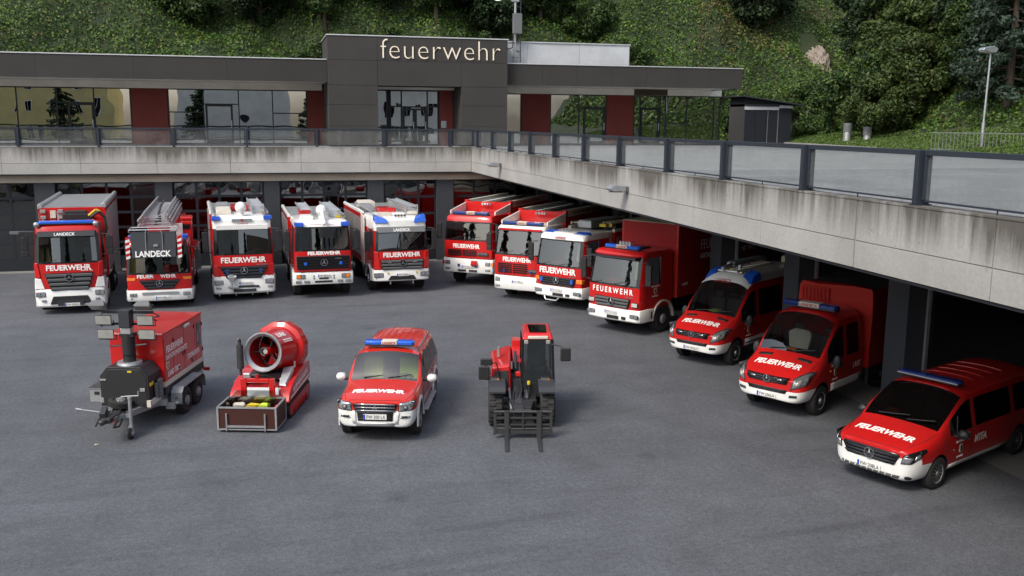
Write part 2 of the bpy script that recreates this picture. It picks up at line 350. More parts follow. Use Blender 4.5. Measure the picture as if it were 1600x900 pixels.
# --- concrete parapets (beam and upstand in one), panels as cast
def parapet(name, label, along, a0, a1, step, off):
    o = thing(name, label, 'wall', (0, 0, 0)); b = S()
    def bx(mb, p, q, d0, d1, z0, z1):
        if along == 'x': mb.bx(p, q, 46.95 + d0, 46.95 + d1, z0, z1)
        else: mb.bx(10.0 + d0, 10.0 + d1, p, q, z0, z1)
    bx(b, a0, a1, .022, .34, 4.52, 5.69); b.build('core', 'concrete_plain', o)
    c = S(); bx(c, a0, a1, -.012, .35, 5.692, 5.722); c.build('coping', 'concrete', o)
    e = []; t = a0 + off
    e = [a0]
    while t < a1: e.append(t); t += step
    e.append(a1); g = .007
    for i in range(len(e) - 1):
        if e[i + 1] - e[i] < .1: continue
        for z0, z1 in ((4.5, 4.972), (4.986, 5.69)):
            gg = .022 if i % 4 == 0 else g
            s = S(); dv = random.uniform(-.003, .003); bx(s, e[i] + gg, e[i + 1] - g, dv, .0225, z0, z1); s.build('concrete_panel', 'concrete', o, .006)
    d = S(); bx(d, a0, a1, .05, .30, 4.44, 4.505); d.build('drip_edge', 'darkgrey', o)
    return o
parapet('concrete_parapet', 'stained concrete parapet wall above the row of closed glass garage doors', 'x', -39, 10.0, 3.27, 1.4)
parapet('concrete_parapet', 'streaky concrete parapet beam running toward the viewer over the open bays', 'y', 4.2, 46.94, 3.3, .45)

# --- glass railings
def railing(label, along, posts, a_end):
    o = thing('glass_railing', label, 'railing', (0, 0, 0)); y = 47.12; x = 10.16; zt = 6.6; zb = 5.76
    def bx(mb, p, q, d0, d1, z0, z1):
        if along == 'x': mb.bx(p, q, y + d0, y + d1, z0, z1)
        else: mb.bx(x + d0, x + d1, p, q, z0, z1)
    for p in posts:
        s = S(); bx(s, p - .05, p + .05, -.13, .13, 5.742, zt - .003); bx(s, p - .09, p + .09, -.15, .15, 5.7225, 5.741); s.build('post', 'railing', o, .006)
    q = posts + [a_end]
    for a, b in zip(q, q[1:]):
        a2, b2 = a + .075, b - (.075 if b != a_end else 0); f = S()
        bx(f, a2, b2, -.05, .05, zt - .085, zt); bx(f, a2, b2, -.02, .02, zb + .02, zb + .05)
        bx(f, a2, a2 + .05, -.045, .045, zb + .051, zt - .086); bx(f, b2 - .05, b2, -.045, .045, zb + .051, zt - .086)
        bx(f, (a2 + b2) / 2 - .01, (a2 + b2) / 2 + .01, -.01, .01, 5.723, zb + .019)
        f.build('rail_frame', 'railing', o, .004)
        s = S(); bx(s, a2 + .052, b2 - .052, -.006, .006, zb + .052, zt - .087); s.build('glass_pane', 'railglass', o, smooth=False)
    return o
railing('steel framed glass railing along the parapet in front of the upper building', 'x', [-23.7, -20.45, -17.2, -13.95, -10.71, -7.37, -4.12, -.83, 2.42, 5.66, 8.95], 10.1)
railing('steel framed glass railing along the parapet that runs toward the viewer', 'y', [6.4, 9.75, 13.11, 16.48, 19.87, 23.05, 26.54, 29.78, 33.09, 36.37, 39.64, 42.86, 46.01], 47.05)
def wall_lamp(y, label):
    o = thing('wall_lamp', label, 'lamp', (9.99 * K, y * K, 5.12 * K), 0, 'lamps on the long parapet')
    s = MB(); s.bx(-.12, 0, -.10, .10, -.08, .08); s.build('bracket', 'grey', o, .01)
    s = MB(); s.prism([(-.62, .06), (-.5, .12), (-.12, .10), (-.1, -.06), (-.5, -.07), (-.64, .0)], 'y', -.17, .17); s.build('housing', 'steel', o, .02)
    s = MB(); s.bx(-.58, -.2, -.13, .13, -.10, -.072); s.build('lens', 'floodglass', o)
wall_lamp(40.7, 'small grey lamp on the long parapet, nearer the inner corner')
wall_lamp(25.5, 'grey lamp on the long parapet, above the box truck')

# --- upper pavilion
pv = thing('pavilion', 'flat roofed dark grey office building with red wall panels on the deck', 'building', (0, 0, 0))
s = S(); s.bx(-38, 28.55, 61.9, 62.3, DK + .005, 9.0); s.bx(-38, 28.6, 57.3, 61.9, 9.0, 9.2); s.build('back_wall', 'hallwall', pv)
s = S(); s.bx(-38, 28.4, 57.35, 61.85, DK + .004, DK + .02); s.build('inner_floor', 'innerfloor', pv)
s = S(); s.bx(-38, 27.85, 53.06, 62.8, 9.06, 9.10); s.build('soffit', 'plaster', pv)
s = S(); s.bx(-38, 27.85, 53.1, 62.8, 9.105, 10.1); s.build('roof', 'panel2', pv)
s = S(); s.bx(-38, 3.35, 52.96, 53.12, 10.19, 10.24); s.bx(13.27, 27.98, 52.96, 53.12, 10.19, 10.24); s.bx(27.8, 27.98, 53.12, 62.8, 10.19, 10.24); s.build('coping', 'coping', pv)
xs = [-38, -33.5, -29, -24.5, -20, -15.5, -11, -6.4, -1.8, 3.36]
for a, b in zip(xs, xs[1:]): q = S(); q.bx(a + .003, b - .003, 53.0, 53.06, 9.02, 10.188); q.build('fascia_panel', 'panel2', pv, .004)
xs = [13.28, 15.43, 17.5, 19.6, 21.74, 23.77, 25.82, 27.93]
for a, b in zip(xs, xs[1:]): q = S(); q.bx(a + .005, b - .005, 53.0, 53.06, 9.02, 10.188); q.build('fascia_panel', 'panel2', pv, .004)
ys = [53.07, 56.3, 59.5, 62.8]
for a, b in zip(ys, ys[1:]): q = S(); q.bx(27.87, 27.93, a + .005, b - .005, 9.02, 10.188); q.build('fascia_panel', 'panel2', pv, .004)
s = S(); s.bx(-38, 3.3, 56.95, 57.2, 8.68, 9.055); s.bx(13.3, 28.6, 56.95, 57.2, 8.68, 9.055); s.build('head_band', 'plaster', pv)
# white-grey plant block behind the sign block
s = S(); s.bx(13.0, 20.9, 53.7, 57.5, 10.11, 11.43); s.build('plant_block', 'greymetal', pv)
for a, b in ((13.05, 14.66), (14.68, 17.8), (17.82, 20.9)): q = S(); q.bx(a, b, 53.66, 53.695, 10.25, 11.42); q.build('cladding_panel', 'greymetal', pv)
s = S(); s.bx(12.9, 20.96, 53.6, 57.6, 11.431, 11.49); s.build('coping', 'coping', pv)
# sign block
b0, b1 = 52.5, 57.2
s = S()
s.bx(3.42, 6.0, b0 + .04, b1, DK + .005, 8.86); s.bx(10.62, 13.2, b0 + .04, 56.0, DK + .005, 8.86); s.bx(3.42, 13.2, b0 + .04, b1, 8.87, 11.44); s.build('sign_block', 'panel', pv)
def pan(x0, x1, z0, z1): q = S(); q.bx(x0 + .006, x1 - .006, b0, b0 + .038, z0 + .006, z1 - .006); q.build('facade_panel', 'panel', pv, .004)
for z0, z1 in ((DK + .02, 6.7), (6.7, 7.83), (7.83, 8.86)): pan(3.38, 6.01, z0, z1); pan(10.61, 13.24, z0, z1)
for z0, z1 in ((8.86, 10.18), (10.18, 11.44)):
    pan(3.38, 6.01, z0, z1); pan(6.01, 10.61, z0, z1); pan(10.61, 13.24, z0, z1)
for z0, z1 in ((DK + .02, 6.7), (6.7, 7.83), (7.83, 8.86), (8.86, 10.18), (10.18, 11.44)):
    q = S(); q.bx(3.38, 3.415, b0 + .045, 57.0, z0 + .006, z1 - .006); q.build('facade_panel', 'panel', pv)
    q = S(); q.bx(13.205, 13.24, b0 + .045, 57.0, z0 + .006, z1 - .006); q.build('facade_panel', 'panel', pv)
s = S(); s.bx(3.33, 13.29, b0 - .04, b1 + .04, 11.445, 11.5); s.build('coping', 'coping', pv)
lettering(pv, 'feuerwehr', (9.50 * K, (b0 - .03) * K, 10.82 * K), (1, 0, 0), (0, 0, 1), 6.62 * K, 1.02 * K, 'sign', -.02, 1.05, 'lettering', .03)
# red render panels
for a, b, y in ((-7.10, -5.21, 57.0), (2.44, 3.40, 57.0), (15.28, 17.10, 57.0), (20.80, 22.58, 57.0), (-19.6, -17.6, 57.0)):
    q = S(); q.bx(a, b, y, y + .2, DK + .006, 8.68); q.build('red_wall', 'redwall', pv, .01)
q = S(); q.bx(9.84, 10.60, 54.9, 55.3, DK + .006, 8.86); q.build('red_wall', 'redwall', pv, .01)
q = S(); q.bx(6.02, 10.6, 54.5, 55.3, 8.74, 8.862); q.build('recess_head', 'plaster', pv)
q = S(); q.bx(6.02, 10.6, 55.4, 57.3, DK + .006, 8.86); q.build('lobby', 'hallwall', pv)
def window(x0, x1, z0, z1, y, m=.03, mat='facadeglass', par=None, name='window', cross=(), tr=()):
    """one glazed field: frame ring, mullions at cross, transoms at tr; panes as sub-parts"""
    f = S(); d = .05
    f.bx(x0, x1, y - d, y + d, z1 - m, z1); f.bx(x0, x1, y - d, y + d, z0, z0 + m)
    vx = [x0 + m / 2] + list(cross) + [x1 - m / 2]
    for x in vx: f.bx(x - m / 2 - .001, x + m / 2 + .001, y - d + .002, y + d - .002, z0 + m + .001, z1 - m - .001)
    pans = []
    for i in range(len(vx) - 1):
        zz = [z0 + m / 2] + [t for (c, t) in tr if c == i] + [z1 - m / 2]
        for t in zz[1:-1]: f.bx(vx[i] + m / 2 + .002, vx[i + 1] - m / 2 - .002, y - d + .004, y + d - .004, t - m / 2, t + m / 2)
        for t0, t1 in zip(zz, zz[1:]): pans.append((vx[i], vx[i + 1], t0, t1))
    w = f.build(name, 'frame', pv)
    for k, (a, b, t0, t1) in enumerate(pans):
        q = S(); tl = random.uniform(-.012, .012)
        q.hexa([(a, y - .01 + tl, t0), (b, y - .01 - tl, t0), (b, y + .01 - tl, t0), (a, y + .01 + tl, t0), (a, y - .01 + tl, t1), (b, y - .01 - tl, t1), (b, y + .01 - tl, t1), (a, y + .01 + tl, t1)])
        q.build('pane', mat, w, smooth=False)
    return w
def gdoor(x0, x1, z1, y):
    f = S(); m = .11; z0 = DK + .02
    f.bx(x0, x0 + m, y - .09, y - .055, z0, z1); f.bx(x1 - m, x1, y - .09, y - .055, z0, z1); f.bx(x0 + m, x1 - m, y - .088, y - .057, z1 - m, z1); f.bx(x0 + m, x1 - m, y - .088, y - .057, z0, z0 + .2)
    d = f.build('door', 'frame', pv); h = S(); h.bx(x1 - .1, x1 - .06, y - .15, y - .092, 6.5, 6.95); h.build('handle', 'steel', d)
window(-17.6, -7.12, DK + .01, 8.68, 57.08, .06, cross=(-14.9, -12.9, -10.93, -9.02), tr=((3, 7.85),)); gdoor(-10.38, -9.05, 7.83, 57.08)
window(-5.19, 2.43, DK + .01, 8.68, 57.08, .06, cross=(-3.29, -1.38, .49), tr=((0, 7.39), (1, 7.85), (3, 7.37))); gdoor(-3.2, -1.72, 7.83, 57.08)
window(13.30, 15.27, DK + .01, 8.68, 57.08, .06, cross=(14.3,)); window(17.11, 20.79, DK + .01, 8.68, 57.08, .06, cross=(18.98,), tr=((1, 7.9),)); gdoor(19.3, 20.7, 7.88, 57.08)
window(22.6, 28.6, DK + .01, 8.68, 57.08, .06, cross=(23.05, 24.41, 24.80, 26.26, 28.14), tr=((1, 7.9), (3, 7.55), (3, 6.95))); gdoor(23.1, 24.38, 7.88, 57.08)
s = S(); s.bx(22.59, 24.83, 56.9, 57.0, 8.685, 9.05); s.build('door_head', 'bark', pv)
window(6.03, 6.86, DK + .01, 8.74, 55.3, .07); window(6.98, 9.83, DK + .01, 8.74, 55.3, .08, cross=(7.66, 9.16), tr=((0, 7.8), (1, 7.78), (2, 7.8)))
gdoor(7.72, 8.42, 7.7, 55.3); gdoor(8.43, 9.12, 7.7, 55.3)
s = S(); s.bx(28.52, 28.6, 57.2, 61.9, DK + .01, 8.68); s.build('end_glazing', 'tintglass', pv)
s = S(); s.bx(-38, 28.6, 57.1, 57.24, DK - .0, DK + .012); s.build('plinth', 'darkgrey', pv)
q = S(); q.bx(9.9, 10.2, 54.86, 54.9, 6.6, 7.0); q.build('letter_box', 'steel', pv)

# --- antenna mast on the roof
am = thing('antenna_mast', 'grey steel antenna mast with equipment box rising behind the sign block', 'mast', (13.9 * K, 53.4 * K, 10.2 * K))
s = MB(); s.cyl((0, 0, 0), (0, 0, 6.5), .085, .07, 12); s.build('pole', 'steel', am)
s = MB()
for z in np.arange(.4, 6.3, .42): s.cyl((-.2, -.02, z), (.2, -.02, z), .018, .018, 6)
s.cyl((.33, 0, 0.1), (.33, 0, 6.3), .025, .025, 6)
for z in (.7, 1.3, 2.9, 4.0, 5.2): s.bx(-.04, .34, -.03, .03, z, z + .06)
s.build('cable_rung', 'darkmetal', am)
s = MB(); s.bx(-.2, .34, -.32, -.09, 1.75, 2.9); s.build('equipment_box', 'grey', am, .02)
s = MB(); s.lathe([(.02, 0), (.3, .05), (.42, .16), (.42, .2), (.05, .22)], (-1.1, -.2, 3.95), (-.3, -.9, .1), 18); s.build('dish', 'white', am)
s = MB(); s.cyl((-1.1, -.1, 3.95), (0, 0, 3.95), .035, .035, 8); s.bx(-.25, .2, -.12, .12, 3.6, 3.75); s.build('bracket', 'steel', am)
s = MB(); s.tube([(-.7, -.1, 1.0), (-.45, -.15, .85), (-.2, -.15, .95), (-.12, -.12, 1.7)], .03); s.box((-.8, -.1, 1.05), (.18, .2, .16)); s.build('camera_arm', 'darkgrey', am)

# --- shed on the deck
sh = thing('garden_shed', 'black timber shed with a sloping roof beside the grassy slope', 'shed', (33.95 * K, 60.5 * K, DK * K)); sh.scale = (.86, .9, .98)
def SB(m, x0, x1, y0, y1, z0, z1): m.bx(x0 * K, x1 * K, y0 * K, y1 * K, z0 * K, z1 * K)
s = MB(); SB(s, -2.0, 2.2, .1, 2.6, 0, 2.75); s.build('wall', 'hallwall', sh)
for i in range(3):
    s = MB(); x = -1.98 + i * .97; SB(s, x, x + .94, .02, .09, .05, 2.3); s.build('door', 'frame', sh, .01)
s = MB(); SB(s, .98, 1.0, .0, .09, .05, 2.4); SB(s, .02, .05, .0, .02, .05, 2.3); s.build('trim', 'alu', sh)
s = MB(); SB(s, 1.05, 2.2, .03, .09, .03, 2.45); s.build('side_panel', 'frame', sh)
s = MB(); SB(s, -2.02, 1.0, -.02, .1, 2.36, 2.58); SB(s, 1.05, 2.25, -.02, .1, 2.5, 2.68); s.build('fascia', 'greymetal', sh)
s = MB(); s.hexa([tuple(c * K for c in p) for p in [(-2.4, -.5, 3.25), (2.9, -.5, 2.68), (2.9, 3.0, 2.68), (-2.4, 3.0, 3.25), (-2.4, -.5, 3.33), (2.9, -.5, 2.76), (2.9, 3.0, 2.76), (-2.4, 3.0, 3.33)]]); s.build('roof', 'darkgrey', sh, .01)
s = MB(); s.hexa([tuple(c * K for c in p) for p in [(-2.0, .12, 2.58), (2.2, .12, 2.58), (2.2, 2.5, 2.58), (-2.0, 2.5, 2.58), (-2.0, .12, 3.2), (2.2, .12, 2.75), (2.2, 2.5, 2.75), (-2.0, 2.5, 3.2)]]); s.build('gable', 'frame', sh)

# --- steel vent pipes, lamp post, fence on the grass
def vent_pipe(x, y, h, label):
    o = thing('vent_pipe', label, 'vent pipe', (x * K, y * K, DK * K), 0)
    s = MB(); s.cyl((0, 0, 0), (0, 0, h), .25, .25, 24); s.build('pipe', 'alu', o)
    s = MB(); s.lathe([(.255, h - .56), (.285, h - .55), (.285, h - .44), (.262, h - .43), (.285, h - .42), (.285, h - .31), (.262, h - .30), (.285, h - .29), (.285, h - .18), (.262, h - .17), (.285, h - .16), (.285, h), (.05, h + .03)], (0, 0, 0), (0, 0, 1), 20); s.build('louvre_cap', 'grey', o)
vent_pipe(36.4, 54.6, 1.5, 'taller steel vent pipe on the grass right of the shed'); vent_pipe(37.2, 53.6, 1.28, 'shorter steel vent pipe on the grass right of the shed')
lp = thing('lamp_post', 'grey floodlight lamp post standing behind the metal fence', 'lamp post', (33.3 * K, 38.9 * K, DK * K))
s = MB(); s.cyl((0, 0, 0), (0, 0, 1.6), .085, .085, 14); s.cyl((0, 0, 1.6), (.05, 0, 5.0), .055, .05, 14); s.build('pole', 'steel', lp)
s = MB(); s.prism([(-.62, .06), (-.55, .20), (.05, .30), (.28, .16), (.2, -.02), (-.1, -.06)], 'y', -.2, .2)
o_ = s.build('lamp_head', 'steel', lp, .03, loc=(.05, 0, 5.02)); s = MB(); s.hexa([(-.56, -.16, .0), (-.1, -.16, -.085), (-.1, .16, -.085), (-.56, .16, .0), (-.56, -.16, .04), (-.1, -.16, -.04), (-.1, .16, -.04), (-.56, .16, .04)]); s.build('lens', 'floodglass', o_)
fn = thing('metal_fence', 'short galvanised bar fence on the grass around the lamp post', 'fence', (33.0 * K, 38.6 * K, (DK + .1) * K), R(-52))
s = MB(); s.bx(-2.35, 2.35, -.02, .02, .93, .97); s.bx(-2.35, 2.35, -.02, .02, .10, .14); s.build('rail', 'grey', fn)
bar = None
for i in range(27):
    x = -2.34 + i * .18
    if bar is None: s = MB(); s.bx(-.012, .012, -.018, .018, -.05, .929); bar = s.build('bar', 'grey', fn); bar.location = (x, 0, 0)
    else: inst(bar, fn, (x, 0, 0))

# --- hillside
XE = [(0, 28), (15, 28.2), (26, 29), (32.5, 30.0), (37.5, 31.2), (44, 32.7), (52.7, 34.5), (57.5, 35.2), (66, 36), (120, 36)]
def xe(y): return np.interp(y, [a for a, _ in XE], [b for _, b in XE])
def lump(x, y, s=1.0):
    return (np.sin(x * .9 * s + 1.3 * np.sin(y * .5 * s)) * np.cos(y * 1.1 * s + .7 * np.sin(x * .6 * s + 1)) + .6 * np.sin(x * 2.1 * s + y * 1.3 * s) * np.cos(y * 2.3 * s - x * .7 * s))
def hz(x, y):
    d1 = y - 63.3; d2 = x - xe(y)
    g1 = np.where(d1 > 0, d1 * .95, 0); g2 = np.where(d2 > 0, np.where(d2 < 6, d2 * .16, .96 + (d2 - 6) * .95), 0)
    # a rocky spur behind the shed, so the slope there stands forward
    h = np.maximum(g1, g2); k = np.clip(h / 2.5, 0, 1)
    return DK + .02 + np.minimum(h, 26) + k * lump(x, y) * .42 + np.clip(h / 8, 0, 1) * lump(x, y, .31) * 1.3
def outside(x, y): return (y > 63.3) | (x > xe(y))
gx = np.concatenate([np.arange(-60, 28, 1.0), np.arange(28, 90, .8)]); gy = np.concatenate([np.arange(0, 60, 1.2), np.arange(60, 110, .8)])
XX, YY = np.meshgrid(gx, gy, indexing='ij'); ZZ = np.where(outside(XX, YY), hz(XX, YY), DK - .35)
nx, ny = XX.shape; vv = np.stack([XX, YY, ZZ], -1).reshape(-1, 3) * K
ff = [(i * ny + j, (i + 1) * ny + j, (i + 1) * ny + j + 1, i * ny + j + 1) for i in range(nx - 1) for j in range(ny - 1) if outside(XX[i:i + 2, j:j + 2], YY[i:i + 2, j:j + 2]).any()]
me = D.meshes.new('hillside'); me.from_pydata(vv.tolist(), [], ff); struct(link('hillside', me, 'soil', ang=180))
def leaf_mesh(name, P, Nn, size, tones):
    """one quad leaf at each point P facing roughly Nn"""
    n = len(P); rnd = np.random.normal(size=(n, 3)); Nn = Nn + rnd * .75; Nn /= np.linalg.norm(Nn, axis=1)[:, None]
    a = np.cross(Nn, np.random.normal(size=(n, 3))); a /= np.linalg.norm(a, axis=1)[:, None] + 1e-9; b = np.cross(Nn, a)
    sz = (size * np.random.uniform(.6, 1.3, n))[:, None]
    V = np.stack([P - a * sz, P - b * sz * .55 + Nn * sz * .15, P + a * sz, P + b * sz * .55 + Nn * sz * .15], 1).reshape(-1, 3)
    me = D.meshes.new(name); me.vertices.add(n * 4); me.vertices.foreach_set('co', V.ravel()); me.loops.add(n * 4); me.polygons.add(n)
    me.loops.foreach_set('vertex_index', np.arange(n * 4)); me.polygons.foreach_set('loop_start', np.arange(n) * 4)
    me.update(calc_edges=True); at = me.attributes.new('tone', 'FLOAT_COLOR', 'POINT')
    c = np.repeat(np.concatenate([tones, np.ones((n, 1))], 1), 4, 0); at.data.foreach_set('color', c.ravel()); return me
GREENS = np.array([(.030, .062, .014), (.045, .088, .018), (.060, .105, .022), (.034, .075, .030), (.085, .115, .022), (.022, .045, .012)])
def tones(n, w=None, jit=.25, pal=GREENS):
    c = pal[np.random.choice(len(pal), n, p=w)]; return c * np.random.uniform(1 - jit, 1 + jit, (n, 1))
def scatter(n, x0, x1, y0, y1, keep):
    x = np.random.uniform(x0, x1, n); y = np.random.uniform(y0, y1, n); k = keep(x, y); x, y = x[k], y[k]; return x, y, hz(x, y)
def hnorm(x, y):
    e = .2; nx_ = -(hz(x + e, y) - hz(x - e, y)) / (2 * e); ny_ = -(hz(x, y + e) - hz(x, y - e)) / (2 * e); n = np.stack([nx_, ny_, np.ones_like(x)], -1); return n / np.linalg.norm(n, axis=1)[:, None]
def ivy(x, y):
    d1 = y - 63.3; d2 = x - xe(y); rock = ((x - 44.4) / 1.2) ** 2 + ((hz(x, y) - 12.6) / 1.9) ** 2 < 1
    return ((d1 > .1) | (d2 > 6.0)) & (hz(x, y) < 30) & ~rock
x, y, z = scatter(560000, -24, 66, 34, 86, ivy); x2, y2, z2 = scatter(45000, 34, 60, 2, 34, ivy); x = np.concatenate([x, x2]); y = np.concatenate([y, y2]); z = np.concatenate([z, z2]); nn = hnorm(x, y)
lift = np.random.uniform(0, .32, len(x)) * (1 + .6 * lump(x, y, 1.7)); P = np.stack([x, y, z], -1) + nn * lift[:, None]
tn = tones(len(x)); pm = .5 + .5 * lump(x, y, .45); pm2 = lump(x, y, .9)
tn = tn * np.array([1.12, 1.14, .85]) * (1.02 + .5 * pm[:, None]); dry = (np.random.rand(len(x)) < np.where((x / y > .47) & (x / y < .58) & (z > 12.4 + lump(x, y, .8)) & (z < 17 + lump(x, y, .6)), .42, .02 + .05 * (pm2 > .9))); tn[dry] = tones(dry.sum(), None, .3, np.array([(.16, .12, .05), (.12, .10, .04)]))
stuff(tag(link('ivy_cover', leaf_mesh('ivy_cover', P * K, nn, np.where(y < 34, .22, .115), tn), 'leaf', smooth=False), 'dense green ivy and brush covering the hillside behind the station', 'ivy'))
def lawn(x, y): d1 = y - 63.3; d2 = x - xe(y); return (d2 > 0) & (d2 < 6.6) & (d1 < 1)
x, y, z = scatter(90000, 28, 46, 24, 64, lawn); n = len(x); P = np.stack([x, y, z + .05], -1); hn = np.tile([0, 0, 1.], (n, 1)); hn[:, :2] = np.random.normal(size=(n, 2)) * 2
stuff(tag(link('grass', leaf_mesh('grass', P * K, hn, .10, tones(n, None, .3, np.array([(.06, .12, .02), (.08, .14, .025), (.10, .13, .04)]))), 'leaf', smooth=False), 'mown grass strip between the deck and the hillside', 'grass'))
s = S()
pts = [(xe(t), t) for t in np.arange(8, 66, 2.0)]
for (ax, ay), (bx_, by_) in zip(pts, pts[1:]): s.hexa([(ax - .12, ay, DK), (bx_ - .12, by_, DK), (bx_ + .05, by_, DK), (ax + .05, ay, DK), (ax - .12, ay, DK + .1), (bx_ - .12, by_, DK + .1), (bx_ + .05, by_, DK + .1), (ax + .05, ay, DK + .1)])
struct(s.build('kerb', 'concrete_plain'))
def rock(x, y, z, sx, sy, sz, seed, label):
    bm = bmesh.new(); bmesh.ops.create_icosphere(bm, subdivisions=5, radius=1); rr = random.Random(seed)
    ph = [rr.uniform(0, 6) for _ in range(6)]
    for v in bm.verts:
        c = v.co.copy(); k = 1 + .13 * math.sin(c.x * 23 + c.z * 9 + ph[4]) * math.sin(c.z * 19 - c.y * 14) + .18 * math.sin(c.x * 4 + ph[0]) * math.cos(c.z * 5 + ph[1]) + .10 * math.sin(c.z * 11 + ph[2] + c.x * 6) + .06 * math.sin(c.y * 17 + c.x * 13 + ph[3]); v.co = Vector((c.x * sx * k + .55 * c.y * sy, c.y * sy * k, c.z * sz * k + .10 * math.sin(c.x * 9 + c.y * 5 + ph[1]) * math.cos(c.y * 12)))
    me = D.meshes.new('rock_outcrop'); bm.to_mesh(me); bm.free(); o = link('rock_outcrop', me, 'rock', ang=30); o.location = (x * K, y * K, z * K); o.rotation_euler = (R(43), 0, 0); tag(o, label, 'rock'); return o
rock(43.7, 70.5, float(hz(np.array(43.7), np.array(70.5))) + .05, 1.1, 2.3, .5, 3, 'pale bare rock face showing through the hillside greenery')

# --- shrubs and trees
def crown(name, clumps, n, size, w=None, pal=GREENS, jit=.3):
    """leaf shells over many small clumps (cx,cy,cz,r)"""
    cl = np.array(clumps); wt = cl[:, 3] ** 2; k = np.random.choice(len(cl), n, p=wt / wt.sum())
    d = np.random.normal(size=(n, 3)); d /= np.linalg.norm(d, axis=1)[:, None]; r = cl[k, 3] * np.random.uniform(.55, 1.08, n)
    P = cl[k, :3] + d * r[:, None] * np.array([1, 1, .8]); ct = np.random.uniform(.75, 1.25, len(cl))
    return leaf_mesh(name, P, d + np.array([0, 0, .5]), size, tones(n, w, jit, pal) * ct[k][:, None])
def rclumps(n, rx, ry, rz, z0, rmin, rmax, seed, cone=0):
    rr = random.Random(seed); out = []
    while len(out) < n:
        a, b, c = rr.uniform(-1, 1), rr.uniform(-1, 1), rr.uniform(-1, 1)
        q = a * a + b * b + c * c
        if q > 1 or q < .25: continue
        t = 1 - cone * (c + 1) / 2
        out.append((a * rx * t, b * ry * t, z0 + c * rz, rr.uniform(rmin, rmax) * (1 - .4 * cone * (c + 1) / 2)))
    return out
OLIVE = np.array([(.036, .062, .014), (.052, .082, .017), (.068, .084, .020), (.026, .048, .012), (.042, .070, .018)])
DARKG = np.array([(.016, .034, .012), (.022, .046, .014), (.03, .055, .016), (.014, .028, .012)])
BLUEG = np.array([(.030, .052, .034), (.042, .068, .046), (.055, .082, .056), (.022, .040, .026)])
def limb(m, p, q, r0, r1): m.cyl(p, q, r0, r1, 7)
PROT = {}
def proto(kind):
    if kind in PROT: return PROT[kind]
    seed = {'round': 1, 'olive': 2, 'dark': 3, 'low': 4, 'tall': 5}[kind]
    if kind == 'low': cl = rclumps(22, 1.5, 1.3, .9, .8, .35, .6, seed); me = crown('crown', cl, 6500, .10)
    elif kind == 'round': cl = rclumps(40, 2.2, 2.0, 1.9, 2.3, .5, .85, seed); me = crown('crown', cl, 15000, .115)
    elif kind == 'olive': cl = rclumps(44, 2.6, 2.1, 2.1, 2.4, .5, .9, seed); me = crown('crown', cl, 16000, .115, None, OLIVE)
    elif kind == 'dark': cl = rclumps(44, 2.4, 2.2, 2.8, 4.2, .55, .95, seed); me = crown('crown', cl, 13000, .14, None, DARKG)
    else: cl = rclumps(60, 2.7, 2.5, 3.6, 5.2, .5, .95, seed); me = crown('crown', cl, 18000, .135)
    t = MB(); top = {'low': 1.0, 'round': 2.6, 'olive': 2.7, 'dark': 4.5, 'tall': 5.6}[kind]; r0 = .03 * top + .04
    limb(t, (0, 0, -.6), (.05, .03, top * .5), r0, r0 * .75); limb(t, (.05, .03, top * .5), (0, .1, top), r0 * .75, r0 * .35)
    for c in cl[::4]: limb(t, (.04, .03, top * .45), (c[0] * .9, c[1] * .9, c[2]), r0 * .4, r0 * .12)
    tm = D.meshes.new('trunk'); tm.from_pydata([tuple(v) for v in t.v], [], t.f)
    PROT[kind] = (me, tm); return PROT[kind]
def plant(kind, x, y, sc, label, cat, group, name=None, rz=0, dz=-.3, sz=1.0):
    z = float(hz(np.array(x), np.array(y)))
    o = thing(name or cat.replace(' ', '_'), label, cat, (x * K, y * K, (z + dz) * K), rz, group); cm, tm = proto(kind)
    for nm, me, mt in (('crown', cm, 'leaf'), ('trunk', tm, 'bark')):
        if not me.materials: me.materials.append(M[mt])
        c = D.objects.new(nm, me); COL.objects.link(c); c.parent = o; c.scale = (sc, sc, sc * sz)
    return o
